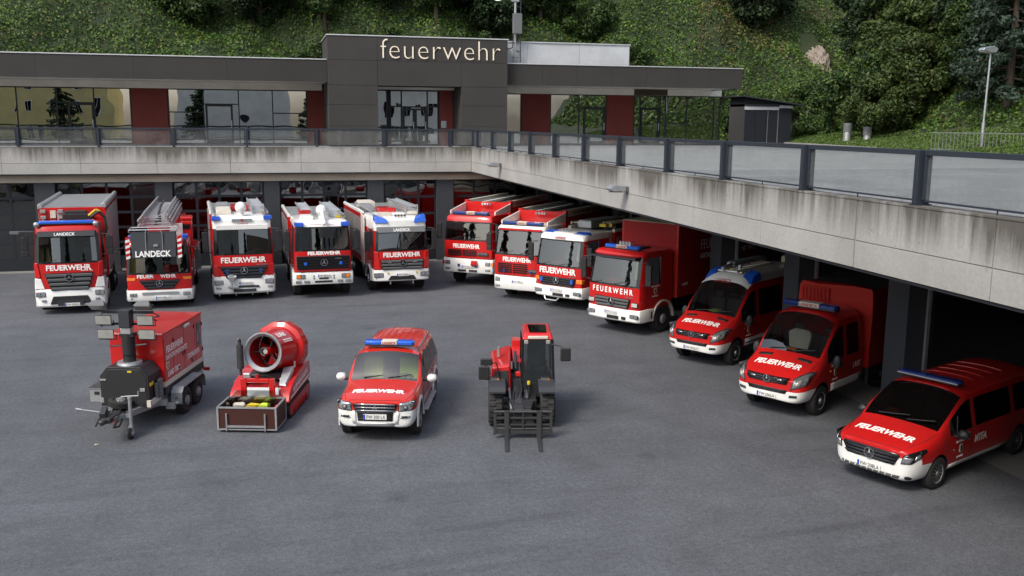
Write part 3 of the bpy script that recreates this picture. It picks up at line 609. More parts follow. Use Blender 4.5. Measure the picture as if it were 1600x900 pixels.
# ------------------------------------------------------------------ vehicles: shared builders (metres; +x is the front, +y the vehicle's left, origin on the ground under the front bumper)
_wc = {}
def wheel(par, x, y, r=.5, w=.3, style='truck'):
    sd = 1 if y > 0 else -1; key = (r, w, style)
    if key not in _wc:
        t = MB(); h = w / 2
        t.lathe([(r * .60, -h + .02), (r * .66, -h), (r * .86, -h), (r * .95, -h * .86), (r * .985, -h * .6), (r * .985, h * .6), (r * .95, h * .86), (r * .86, h), (r * .66, h), (r * .60, h - .02)], (0, 0, 0), (0, 1, 0), 36)
        nb = 30 if style != 'lug' else 20
        for i in range(nb):      # tread blocks
            for s_ in (-1, 1):
                a = 2 * PI * (i + (.25 if s_ > 0 else -.25)) / nb; ca, sa = math.cos(a), math.sin(a); rr = r * .985
                t.box((ca * rr, s_ * h * .42, sa * rr), (.03 * r / .5 if style != 'lug' else .06, h * .74, r * .13 if style != 'lug' else r * .15), (0, -a, 0))
        tm = t.build('wheel', 'rubber'); 
        q = MB(); rm = r * .63
        if style == 'truck':
            q.lathe([(rm, h - .035), (rm * .96, h - .02), (rm * .86, h - .05), (rm * .74, h - .10), (rm * .60, h - .03), (rm * .42, h + .0), (rm * .40, h + .03), (rm * .2, h + .04), (.01, h + .04)], (0, 0, 0), (0, 1, 0), 28)
            for i in range(10): a = 2 * PI * i / 10; q.cyl((math.cos(a) * rm * .52, h - .03, math.sin(a) * rm * .52), (math.cos(a) * rm * .52, h + .025, math.sin(a) * rm * .52), .018, .014, 6)
        elif style == 'slots':
            q.lathe([(rm, h - .03), (rm * .97, h - .01), (rm * .90, h - .02), (rm * .86, h - .055), (rm * .55, h - .04), (rm * .3, h - .01), (rm * .28, h + .01), (.01, h + .012)], (0, 0, 0), (0, 1, 0), 28)
            for i in range(16): a = 2 * PI * i / 16; q.box((math.cos(a) * rm * .72, h - .045, math.sin(a) * rm * .72), (.05, .02, .012), (0, -a, 0))
        else:
            q.lathe([(rm, h - .03), (rm * .97, h - .008), (rm * .92, h - .015), (rm * .90, h - .06), (rm * .88, h - .09), (.01, h - .1)], (0, 0, 0), (0, 1, 0), 28)
            ns = 12 if style == 'alloy' else 6
            for i in range(ns):
                a = 2 * PI * i / ns; c, s_ = math.cos(a), math.sin(a)
                for dd in ((-.03, .03) if style == 'alloy' else (0,)):
                    c2, s2 = math.cos(a + dd), math.sin(a + dd); q.box((c2 * rm * .56, h - .035, s2 * rm * .56), (rm * .74, .03, .016 if style == 'alloy' else .07), (0, -a - dd, 0))
            q.cyl((0, h - .06, 0), (0, h - .012, 0), rm * .24, rm * .2, 16)
        rmo = q.build('rim', 'rim'); _wc[key] = (tm.data, rmo.data); D.objects.remove(tm); D.objects.remove(rmo)
    tm, rm_ = _wc[key]
    o = D.objects.new('wheel', tm); COL.objects.link(o); o.parent = par; o.location = (x, y, r - .004); o.rotation_euler = (0, random.uniform(0, 1), 0 if sd > 0 else PI)
    c = D.objects.new('rim', rm_); COL.objects.link(c); c.parent = o; return o
def axle(par, x, hw, r=.5, w=.3, style='truck'):
    wheel(par, x, hw - w / 2, r, w, style); wheel(par, x, -hw + w / 2, r, w, style)
FR, UPZ = (0, 1, 0), (0, 0, 1)
def plate(par, c, s_, w=.52, tilt=0, h=.12):
    x, y, z = c; m = MB(); m.box(c, (.016, w, h), (0, -tilt, 0)); o = m.build('number_plate', 'plate', par, .003)
    n = Vector((math.cos(tilt), 0, math.sin(tilt))); up = (-math.sin(tilt), 0, math.cos(tilt)); k = Vector(c) + n * .010
    b = MB(); b.box(Vector(c) + n * .0095 + Vector((0, -w / 2 + .025, 0)), (.003, .045, h - .012), (0, -tilt, 0)); b.build('blue_band', 'plateblue', o)
    lettering(o, s_, k + Vector((0, .025, 0)), FR, up, w * .80, h * .64, 'ink', .005, 1, 'lettering', .002); return o
def star(par, c, r=.11, tilt=0, mat='chrome'):
    m = MB(); n = Vector((math.cos(tilt), 0, math.sin(tilt))); u = Vector((-math.sin(tilt), 0, math.cos(tilt))); v = Vector((0, 1, 0)); c = Vector(c); k = 28; rings = []
    for rr, t in ((r, 0), (r, .02), (r * .86, .02), (r * .86, 0)): rings.append([c + n * t + (u * math.cos(2 * PI * i / k) + v * math.sin(2 * PI * i / k)) * rr for i in range(k)])
    m.loft(rings + [rings[0]], False)
    for i in range(3):
        a = 2 * PI * i / 3; d = u * math.cos(a) + v * math.sin(a); e = u * math.cos(a + PI / 3) + v * math.sin(a + PI / 3); f = u * math.cos(a - PI / 3) + v * math.sin(a - PI / 3)
        b = [c + d * r * .9, c + e * r * .16, c, c + f * r * .16]; m.hexa(b + [c + d * r * .9 + n * .008, c + e * r * .16 + n * .012, c + n * .03, c + f * r * .16 + n * .012])
    bk = MB(); bk.cyl(c - n * .012, c - n * .002, r * .98, r * .98, 24); o = m.build('emblem', mat, par); bk.build('backing', 'blackgloss', o); return o
def tilted(c, d, tilt): return (c, d, (0, -tilt, 0))
def headlight(par, c, w, h, tilt=0, n=1, mat='lamp', dep=.05, amber=0):
    m = MB(); m.box(c, (dep, w, h), (0, -tilt, 0)); b = m.build('headlight', 'blackgloss', par, min(w, h) * .22, seg=2)
    for i in range(n):
        q = MB(); yy = c[1] + (i - (n - 1) / 2) * w / n * .94; q.box((c[0] + dep / 2 + .004, yy, c[2]), (.02, w / n * .84, h * .80), (0, -tilt, 0)); q.build('lens', mat if not (amber and i == (0 if c[1] < 0 else n - 1)) else 'amber', b, min(w / n, h) * .25, seg=2)
    return b
def mirror(par, x, y, z, hw, big=True, mat='black', h=.5):
    sd = 1 if y > 0 else -1; m = MB(); yo = sd * (hw + .26)
    m.tube([(x, sd * hw * .98, z + h * .55), (x + .12, yo, z + h * .5), (x + .10, yo, z - h * .5), (x, sd * hw * .98, z - h * .62)], .02, 6); o = m.build('mirror', mat, par)
    q = MB(); q.box((x + .08, yo, z + .06), (.10, .24, h * .72)); q.build('mirror_housing', mat, o, .03, seg=2)
    if big: q = MB(); q.box((x + .08, yo, z - h * .42), (.09, .24, h * .3)); q.build('mirror_housing', mat, o, .03, seg=2)
    q = MB(); q.box((x + .025, yo, z + .06), (.008, .20, h * .64)); q.build('mirror_glass', 'chrome', o)
    return o
def wiper(par, p, q):
    m = MB(); m.tube([p, ((p[0] + q[0]) / 2 + .01, (p[1] + q[1]) / 2, (p[2] + q[2]) / 2), q], .012, 5); return m.build('wiper', 'black', par)
def lightbar(par, c, w, dep=.26, h=.13, text=None, mat='blue', wing=.36):
    x, y, z = c; m = MB(); m.bx(x - dep / 2, x + dep / 2, -w / 2 + .02, w / 2 - .02, z, z + .035); o = m.build('light_bar', 'black', par, .006)
    ww = w * wing if text else w * .5
    for sd in (-1, 1):
        q = MB(); a, b = (w / 2 - ww, w / 2); a = max(a, .002); P = []
        for zz, ins in ((z + .036, 0), (z + h * .75, .0), (z + h, .035)):
            P.append([(x - dep / 2 + ins, sd * a, zz), (x + dep / 2 - ins, sd * a, zz), (x + dep / 2 - ins, sd * (b - .06 - ins), zz), (x + dep / 4, sd * (b - ins), zz), (x - dep / 4, sd * (b - ins), zz), (x - dep / 2 + ins, sd * (b - .06 - ins), zz)])
        q.loft(P); q.build('blue_light', mat, o, .006)
    if text:
        q = MB(); q.bx(x - dep / 2 + .01, x + dep / 2 - .004, -w / 2 + ww + .006, w / 2 - ww - .006, z + .036, z + h); q.build('center_plate', 'offwhite', o, .006)
        lettering(o, text, (x + dep / 2 - .002, 0, z + h * .58), FR, UPZ, (w - 2 * ww) * .86, h * .5, 'redletter', .02)
    return o
def grille(par, x, w, z0, z1, n, mat='black', slat='darkgrey', tilt=0, taper=0, prj=.03):
    m = MB(); m.hexa([(x, -w / 2 + taper, z0), (x + prj * .4, -w / 2 + taper, z0), (x + prj * .4, w / 2 - taper, z0), (x, w / 2 - taper, z0), (x - tilt, -w / 2, z1), (x + prj * .4 - tilt, -w / 2, z1), (x + prj * .4 - tilt, w / 2, z1), (x - tilt, w / 2, z1)])
    o = m.build('grille', mat, par, .012); q = MB()
    for i in range(n):
        t = (i + .5) / n; z = z0 + (z1 - z0) * t; hh = (z1 - z0) / n * .27; ww = w / 2 - taper * (1 - t) - .03
        q.box((x + prj * .55 - tilt * t, 0, z), (prj, ww * 2, hh * 2), (0, .25, 0))
    q.build('slats', slat, o, .006); return o
def seats(par, x, z, ys=(-.62, .62), mat='seat'):
    for y in ys:
        m = MB(); m.box((x, y, z), (.5, .5, .16)); m.box((x - .27, y, z + .38), (.16, .48, .72), (0, -.18, 0)); m.box((x - .35, y, z + .84), (.1, .26, .2)); m.build('seat', mat, par, .05, seg=2)
def steering(par, x, y, z, r=.2):
    m = MB(); c = Vector((x, y, z)); n = Vector((-.55, 0, .83)); u = Vector((.83, 0, .55)); v = Vector((0, 1, 0)); p = [c + (u * math.cos(2 * PI * i / 20) + v * math.sin(2 * PI * i / 20)) * r for i in range(21)]
    m.tube(p, .016, 6); m.tube([c - v * r, c, c + v * r], .016, 5); m.tube([c, c - n * .3], .03, 6); m.build('steering_wheel', 'black', par)
def bumper_mesh(hw, rc, dep, levels, bul=.05):
    m = MB(); rings = []
    for z, ins in levels:
        h = hw - ins * .3; f = -ins; half = [(f + bul, 0), (f + bul * .7, h * .5), (f + bul * .1, h - rc), (f - rc * .32, h - rc * .28), (f - rc, h), (f - dep, h)]
        rings.append([(a, b, z) for a, b in half] + [(a, -b, z) for a, b in reversed(half[1:])])
    m.loft(rings); return m
def cabover(par, hw, L_, z0, zw0, zw1, zr, body='red', roof='red', rake=.22, rc=.16, low=.02, wfr=.55, wside=(.42, 1.3), sz0=None, bul=.06, ztop=None, glass='carglass', surround=True, wins=.07):
    """cab shell lofted upward: level = (z, front setback, half width)"""
    zt = ztop or zr + .05; lv = [(z0, low, hw), (z0 + (zw0 - z0) * .5, 0, hw), (zw0 - .07, .005, hw), (zw0, .015, hw * .995), (zw1, rake, hw * .965), (zw1 + .06, rake + .01, hw * .96), (zr - .05, rake + .05, hw * .945), (zr + .02, rake + .12, hw * .90), (zt, rake + .32, hw * .72)]
    kinds = ['body', 'body', 'sur', 'glass', 'sur2', 'roof', 'roof', 'roof']
    rings = []
    for z, f, h in lv:
        xr = -L_ if z < zr else -L_ + (.02 if z < zt else .12); a = -f; half = [(a + bul, 0), (a + bul * .72, h * .52), (a, h - rc), (a - rc * .30, h - rc * .26), (a - rc, h), (-max(wside[0], f + rc + .04), h), (-wside[1], h), (xr, h), (xr, 0)]
        rings.append([(p, q, z) for p, q in half])
    R_ = {}
    def q(name, pts): R_.setdefault(name, MB()).add(pts, [tuple(range(len(pts)))])
    for sd in (1, -1):
        fl = lambda p: (p[0], p[1] * sd, p[2])
        for k, kind in enumerate(kinds):
            for c in range(8):
                P = [fl(rings[k][c]), fl(rings[k][c + 1]), fl(rings[k + 1][c + 1]), fl(rings[k + 1][c])]
                if kind == 'glass':
                    nm = 'windshield' if c < 2 else 'surround' if c == 2 else ('side_window%d' % sd if c == 5 else 'cab')
                elif kind == 'sur': nm = 'surround' if c < 3 else ('cab' if sz0 is None or c != 5 else 'side_window%d' % sd)
                elif kind == 'sur2': nm = 'surround' if c < 3 and surround else 'cab'
                elif kind == 'roof': nm = 'roof'
                else: nm = 'cab'
                q(nm, P)
    top = [rings[-1][i] for i in range(9)]; q('roof', top + [(p[0], -p[1], p[2]) for p in reversed(top[1:-1])])
    bot = [rings[0][i] for i in range(9)]; q('cab', [(p[0], -p[1], p[2]) for p in bot[1:-1]] + list(reversed(bot)))
    out = {}
    for nm, mb in R_.items():
        mt = {'cab': body, 'roof': roof, 'surround': 'blackgloss', 'windshield': glass}.get(nm, 'tintglass')
        bm_name = {'surround': 'window_surround'}.get(nm, 'side_window' if nm.startswith('side') else nm)
        me = D.meshes.new(bm_name); bm = bmesh.new()
        vs_ = [bm.verts.new(v) for v in mb.v]
        for f in mb.f:
            try: bm.faces.new([vs_[i] for i in f])
            except ValueError: pass
        bmesh.ops.remove_doubles(bm, verts=bm.verts, dist=.0005); bmesh.ops.recalc_face_normals(bm, faces=bm.faces); bm.to_mesh(me); bm.free()
        out[nm] = link(bm_name, me, mt, par, ang=38)
    # interior
    m = MB(); m.bx(-.75, -.12, -hw + .12, hw - .12, z0 + .02, zw0 - .10); m.build('dashboard', 'black', par, .05, seg=2)
    m = MB(); m.bx(-L_ + .02, -L_ + .06, -hw + .06, hw - .06, z0 + .1, zr - .1); m.build('rear_lining', 'darkgrey', par)
    seats(par, -L_ + .55, zw0 - .35, (-.62, .62)); steering(par, -.72, .62, zw0 - .02, .22)
    # door seams, handles
    for sd in (1, -1):
        m = MB(); y = sd * (hw + .001)
        for xx in (-wside[0] + .04, -wside[1] - .06): m.bx(xx - .007, xx + .007, min(y, y - sd * .01), max(y, y - sd * .01) + .003, z0 + .05, zw0 - .01)
        m.build('door_seam', 'black', par); h = MB(); h.box((-wside[1] + .12, sd * (hw + .02), zw0 - .22), (.2, .035, .05)); h.build('door_handle', 'black', par, .012)
    wiper(par, (.04, -.75, zw0 + .0), (-.02, -.15, zw0 + .14)); wiper(par, (.05, .05, zw0 + .0), (-.01, .66, zw0 + .14))
    return out
def chassis(par, x0, x1, z=.75):
    m = MB(); m.bx(x1, x0, -.45, -.3, z - .15, z + .12); m.bx(x1, x0, .3, .45, z - .15, z + .12); m.bx(x1 + .3, x1 + .5, -.3, .3, z - .1, z + .05); m.bx(-1.9, -1.2, -.75, .75, .42, .58); m.build('chassis', 'darkmetal', par)
def shutter(par, xa, xb, y, z0, z1, mat='alu'):
    sd = 1 if y > 0 else -1; m = MB(); n = max(4, int((z1 - z0) / .11)); dz = (z1 - z0) / n
    for i in range(n): m.bx(xa, xb, min(y, y + sd * .014), max(y, y + sd * .014), z0 + i * dz + .006, z0 + (i + 1) * dz - .004)
    o = m.build('roller_shutter', mat, par, .004); b = MB(); b.bx(xa + .1, xb - .1, min(y, y + sd * .03), max(y, y + sd * .03), z0 + .03, z0 + .07); b.build('lift_bar', 'steel', o)
    f = MB(); yy0, yy1 = min(y, y + sd * .02), max(y, y + sd * .02); f.bx(xa - .05, xa - .004, yy0, yy1, z0 - .03, z1 + .05); f.bx(xb + .004, xb + .05, yy0, yy1, z0 - .03, z1 + .05); f.bx(xa, xb, yy0, yy1, z1 + .002, z1 + .05); f.build('shutter_frame', 'alu', o)
    return o
def body_box(par, xa, xb, hw, z0, z1, mat='red', roofmat='alu', shut=3, strip='white', rails=True, split=None, smat='alu'):
    """superstructure from xa (front) back to xb"""
    m = MB(); m.bx(xb, xa, -hw + .02, hw - .02, z0, z1 - .05); m.build('superstructure', mat, par, .02)
    m = MB(); m.bx(xb + .01, xa - .01, -hw + .1, hw - .1, z1 - .049, z1 - .02); m.build('roof_deck', roofmat, par)
    if shut:
        w = (xa - xb - .3) / shut
        for sd in (-1, 1):
            for i in range(shut): shutter(par, xb + .15 + i * w + .08, xb + .15 + (i + 1) * w - .08, sd * (hw - .018), z0 + .35, z1 - .3, smat)
    for sd in (-1, 1):
        s_ = MB(); s_.bx(xb + .02, xa - .02, min(sd * (hw - .019), sd * hw), max(sd * (hw - .019), sd * hw), z0 + .04, z0 + .26); s_.build('side_stripe', strip, par)
        if rails:
            r_ = MB(); r_.prism([(sd * (hw - .16), z1 - .048), (sd * (hw - .01), z1 - .048), (sd * (hw - .01), z1 + .06), (sd * (hw - .08), z1 + .10), (sd * (hw - .16), z1 + .06)], 'x', xb, xa); r_.build('roof_rail', rails if isinstance(rails, str) else 'alu', par, .01)
def ladder(par, x0, x1, y, z, w=.42, h=.1, mat='alu', tilt=0, n=None):
    m = MB(); z2 = z + tilt
    for s_ in (-1, 1): m.hexa([(x0, y + s_ * w / 2 - .02, z), (x1, y + s_ * w / 2 - .02, z2), (x1, y + s_ * w / 2 + .02, z2), (x0, y + s_ * w / 2 + .02, z), (x0, y + s_ * w / 2 - .02, z + h), (x1, y + s_ * w / 2 - .02, z2 + h), (x1, y + s_ * w / 2 + .02, z2 + h), (x0, y + s_ * w / 2 + .02, z + h)])
    n = n or int(abs(x1 - x0) / .28)
    for i in range(n): t = (i + .5) / n; x = x0 + (x1 - x0) * t; m.cyl((x, y - w / 2, z + tilt * t + h / 2), (x, y + w / 2, z + tilt * t + h / 2), .016, .016, 6)
    return m.build('ladder', mat, par)
def roof_box(par, xa, xb, y0, y1, z0, z1, mat='white', name='roof_box'):
    m = MB(); m.bx(xb, xa, y0, y1, z0, z1); o = m.build(name, mat, par, .03, seg=2)
    q = MB(); q.bx(xb + .03, xa - .03, y0 + .03, y1 - .03, z1 + .001, z1 + .02); q.build('lid', mat, o, .01); return o
def horns(par, x, y, z, n=3):
    m = MB()
    for i in range(n): yy = y + (i - (n - 1) / 2) * .13; m.lathe([(.055, .0), (.03, -.05), (.014, -.22), (.02, -.26)], (x + .1, yy, z + .03), (1, 0, 0), 10); m.cyl((x - .1, yy, z - .05), (x - .1, yy, z + .03), .012, .012, 6)
    m.build('air_horn', 'chrome', par)
def monitor(par, x, y, z, barrel=1.0, tilt=-.5, mat='white'):
    m = MB(); m.cyl((x, y, z), (x, y, z + .2), .12, .12, 14); m.lathe([(.02, -.22), (.16, -.17), (.23, -.05), (.23, .08), (.15, .2), (.02, .24)], (x, y, z + .36), (1, 0, 0), 18); o = m.build('water_cannon', mat, par)
    d = Vector((math.cos(tilt), 0, math.sin(tilt))); c = Vector((x + .05, y, z + .38)); q = MB(); q.lathe([(.10, .0), (.085, .1), (.07, barrel * .7), (.09, barrel * .75), (.09, barrel * .95), (.06, barrel)], c, d, 14); q.build('barrel', mat, o); return o
def mast(par, xa, xb, y, z):
    m = MB(); m.bx(xb, xa, y - .14, y + .14, z, z + .12); m.bx(xb + .2, xa - .1, y - .09, y + .09, z + .12, z + .2); m.build('light_mast', 'alu', par, .01)
def vehicle(name, label, cat, x, y, hd, group='fire service vehicles parked in the yard'):
    return thing(name, label, cat, (x, y, 0), R(hd), group)
def front_text(par, s_, x, z, w, h, y=0, tilt=0, mat='lettering', name='lettering', bold=.03, bul=.06, hw=1.2):
    """letters on a bowed cab front"""
    def wp(u, v): a = min(1, abs(u + y) / hw); return (0, 0, -bul * (.55 * a + .3 * a * a) - v * tilt)
    return lettering(par, s_, (x + bul + .004, y, z), FR, UPZ, w, h, mat, bold, 1.0, name, .004, 0, wp)
def fender(par, x, y0, y1, r, mat='white', a0=0, a1=PI, th=.04):
    m = MB(); n = 12; A = []
    for i in range(n + 1): a = a0 + (a1 - a0) * i / n; A.append((math.cos(a), math.sin(a)))
    for (c, s_), (c2, s2) in zip(A, A[1:]):
        m.hexa([(x + c * r, y0, .5 + s_ * r), (x + c2 * r, y0, .5 + s2 * r), (x + c2 * r, y1, .5 + s2 * r), (x + c * r, y1, .5 + s_ * r), (x + c * (r + th), y0, .5 + s_ * (r + th)), (x + c2 * (r + th), y0, .5 + s2 * (r + th)), (x + c2 * (r + th), y1, .5 + s2 * (r + th)), (x + c * (r + th), y1, .5 + s_ * (r + th))])
    return m.build('fender', mat, par)
def steps(par, x0, x1, hw, z0, z1, mat='white'):
    for sd in (-1, 1):
        m = MB(); m.bx(x1, x0, min(sd * (hw - .18), sd * hw), max(sd * (hw - .18), sd * hw), z0 + .001, z1); o = m.build('step_panel', mat, par, .02); q = MB()
        for zz in (z0 + .1, (z0 + z1) / 2): q.bx(x1 + .12, x0 - .12, min(sd * (hw - .1), sd * (hw + .015)), max(sd * (hw - .1), sd * (hw + .015)), zz, zz + .12)
        q.build('tread', 'black', o)

# ------------------------------------------------------------------ 1: box truck with ribbed roof
def truck_swap_box():
    t = vehicle('fire_truck', 'red truck with blue roof bar and ribbed silver box roof, leftmost in the row', 'truck', -7.36, 38.45, -85.5)
    cabover(t, 1.17, 1.95, .88, 2.02, 3.0, 3.36, rake=.17, ztop=3.42, wside=(.42, 1.35))
    m = bumper_mesh(1.24, .2, .75, [(.30, .05), (.36, 0), (.95, 0), (1.0, .03)], .08); m.build('bumper', 'white', t, .01)
    for sd in (-1, 1):
        q = MB(); q.hexa([(-.5, sd * 1.0, 1.0), (.03, sd * .86, 1.0), (-.02, sd * 1.22, 1.0), (-.5, sd * 1.24, 1.0), (-.5, sd * 1.0, 1.38), (.03, sd * .98, 1.40), (-.06, sd * 1.2, 1.42), (-.5, sd * 1.22, 1.4)]); q.build('bumper_corner', 'white', t, .03, seg=2)
        q = MB(); q.hexa([(-.3, sd * .98, 1.42), (.05, sd * .98, 1.42), (-.03, sd * 1.19, 1.44), (-.3, sd * 1.2, 1.44), (-.3, sd * 1.02, 2.0), (.03, sd * 1.06, 2.0), (-.04, sd * 1.19, 2.0), (-.3, sd * 1.2, 2.0)]); q.build('corner_panel', 'red', t, .03, seg=2)
        headlight(t, (.02, sd * 1.02, .80), .34, .19, 0, 2); headlight(t, (.035, sd * .93, .56), .16, .08)
    grille(t, .06, 1.72, .93, 1.6, 4, 'blackgloss', 'grey', 0, .22, .06); star(t, (.15, 0, 1.44), .15)
    q = MB(); q.hexa([(.02, -.72, .42), (.1, -.72, .42), (.1, .72, .42), (.02, .72, .42), (.02, -.6, .72), (.1, -.6, .72), (.1, .6, .72), (.02, .6, .72)]); q.build('lower_grille', 'black', t, .02); q = MB(); q.bx(.08, .13, -.45, .45, .36, .56); q.build('tow_plate', 'darkgrey', t)
    plate(t, (.145, .05, .40), 'FW\u00b7207LA'); front_text(t, 'FEUERWEHR', .0, 1.80, 1.56, .21)
    lettering(t, 'notruf 122', (.06, .62, 1.68), FR, UPZ, .4, .045)
    q = MB(); q.hexa([(-.30, -1.02, 3.0), (.16, -1.0, 2.98), (.16, 1.0, 2.98), (-.30, 1.02, 3.0), (-.28, -1.02, 3.17), (.06, -1.0, 3.17), (.06, 1.0, 3.17), (-.28, 1.02, 3.17)]); v = q.build('sun_visor', 'darkgrey', t, .02)
    lettering(v, 'LANDECK', (.118, -.05, 3.078), FR, (-.25, 0, 1), .72, .12)
    lightbar(t, (-.36, 0, 3.41), 1.95, .34, .14, None, 'blue')
    for sd in (-1, 1): q = MB(); q.lathe([(.1, 0), (.1, .1), (.03, .14)], (-.25, sd * 1.02, 3.42), (1, 0, 0), 12); q.build('spot_lamp', 'lamp', t)
    mirror(t, -.25, -1, 2.65, 1.2, True, 'black', .7); mirror(t, -.25, 1, 2.65, 1.2, True, 'black', .7)
    q = MB(); q.tube([(-.2, -1.15, 3.15), (.1, -1.5, 3.2), (.3, -1.75, 3.18)], .035); q.box((.3, -1.7, 3.2), (.12, .3, .1)); q.build('camera_arm', 'grey', t)
    chassis(t, -.5, -9.2); axle(t, -1.45, 1.22, .52, .32); axle(t, -5.2, 1.22, .52, .34); axle(t, -6.5, 1.22, .52, .34)
    # crane column and equipment between cab and box
    q = MB(); q.box((-2.25, .2, 3.45), (.35, 1.1, .36), (0, 0, .1)); q.box((-2.3, .15, 3.65), (.25, .8, .2)); q.build('crane_arm', 'black', t, .04)
    q = MB(); q.tube([(-2.1, .7, 3.5), (-2.1, 1.0, 3.72), (-2.15, 1.2, 3.45), (-2.1, 1.25, 3.0), (-2.1, 1.1, 2.7)], .06); q.build('hose', 'black', t); q = MB(); q.tube([(-2.1, .62, 3.55), (-2.1, .9, 3.78), (-2.1, 1.05, 3.7)], .045); q.build('hose', 'yellow', t)
    z0, z1 = 1.05, 3.95; m = MB(); m.bx(-9.3, -2.5, -1.22, 1.22, z0, z1 - .1); bx_ = m.build('box_body', 'red', t, .015)
    m = MB(); n = 34
    for i in range(n): y = -1.06 + 2.12 * i / n; m.prism([(y, z1 - .098), (y + .062, z1 - .098), (y + .05, z1 - .06), (y + .012, z1 - .06)], 'x', -9.28, -2.52)
    m.build('ribbed_roof', 'alu', bx_)
    for sd in (-1, 1):
        r_ = MB(); r_.prism([(sd * 1.08, z1 - .12), (sd * 1.25, z1 - .14), (sd * 1.25, z1 + .02), (sd * 1.18, z1 + .08), (sd * 1.08, z1 + .03)], 'x', -9.32, -2.48); r_.build('roof_rail', 'alu', bx_, .02)
        for i in range(3): shutter(t, -9.1 + i * 2.2, -7.05 + i * 2.2, sd * 1.222, 1.3, 3.6)
    lettering(bx_, 'LANDECK', (-2.495, -.1, 3.62), FR, UPZ, .95, .14)
    for y in (-1.05, -.42):
        q = MB(); q.box((-2.42, y, 3.72), (.12, .2, .14)); q.box((-2.42, y, 3.48), (.12, .2, .14)); q.build('work_lamp', 'floodglass', bx_, .02)
    q = MB(); q.bx(-2.47, -2.42, -.8, -.6, 3.45, 3.75); q.build('sign_plate', 'offwhite', bx_)
    q = MB(); q.cyl((-2.42, -.5, 2.8), (-2.42, -.5, 3.6), .05, .05, 10); q.cyl((-2.42, -1.05, 2.9), (-2.42, -1.05, 3.4), .05, .05); q.build('exhaust_stack', 'steel', bx_)
    fender(t, -1.45, .9, 1.24, .6); fender(t, -1.45, -1.24, -.9, .6)
truck_swap_box()

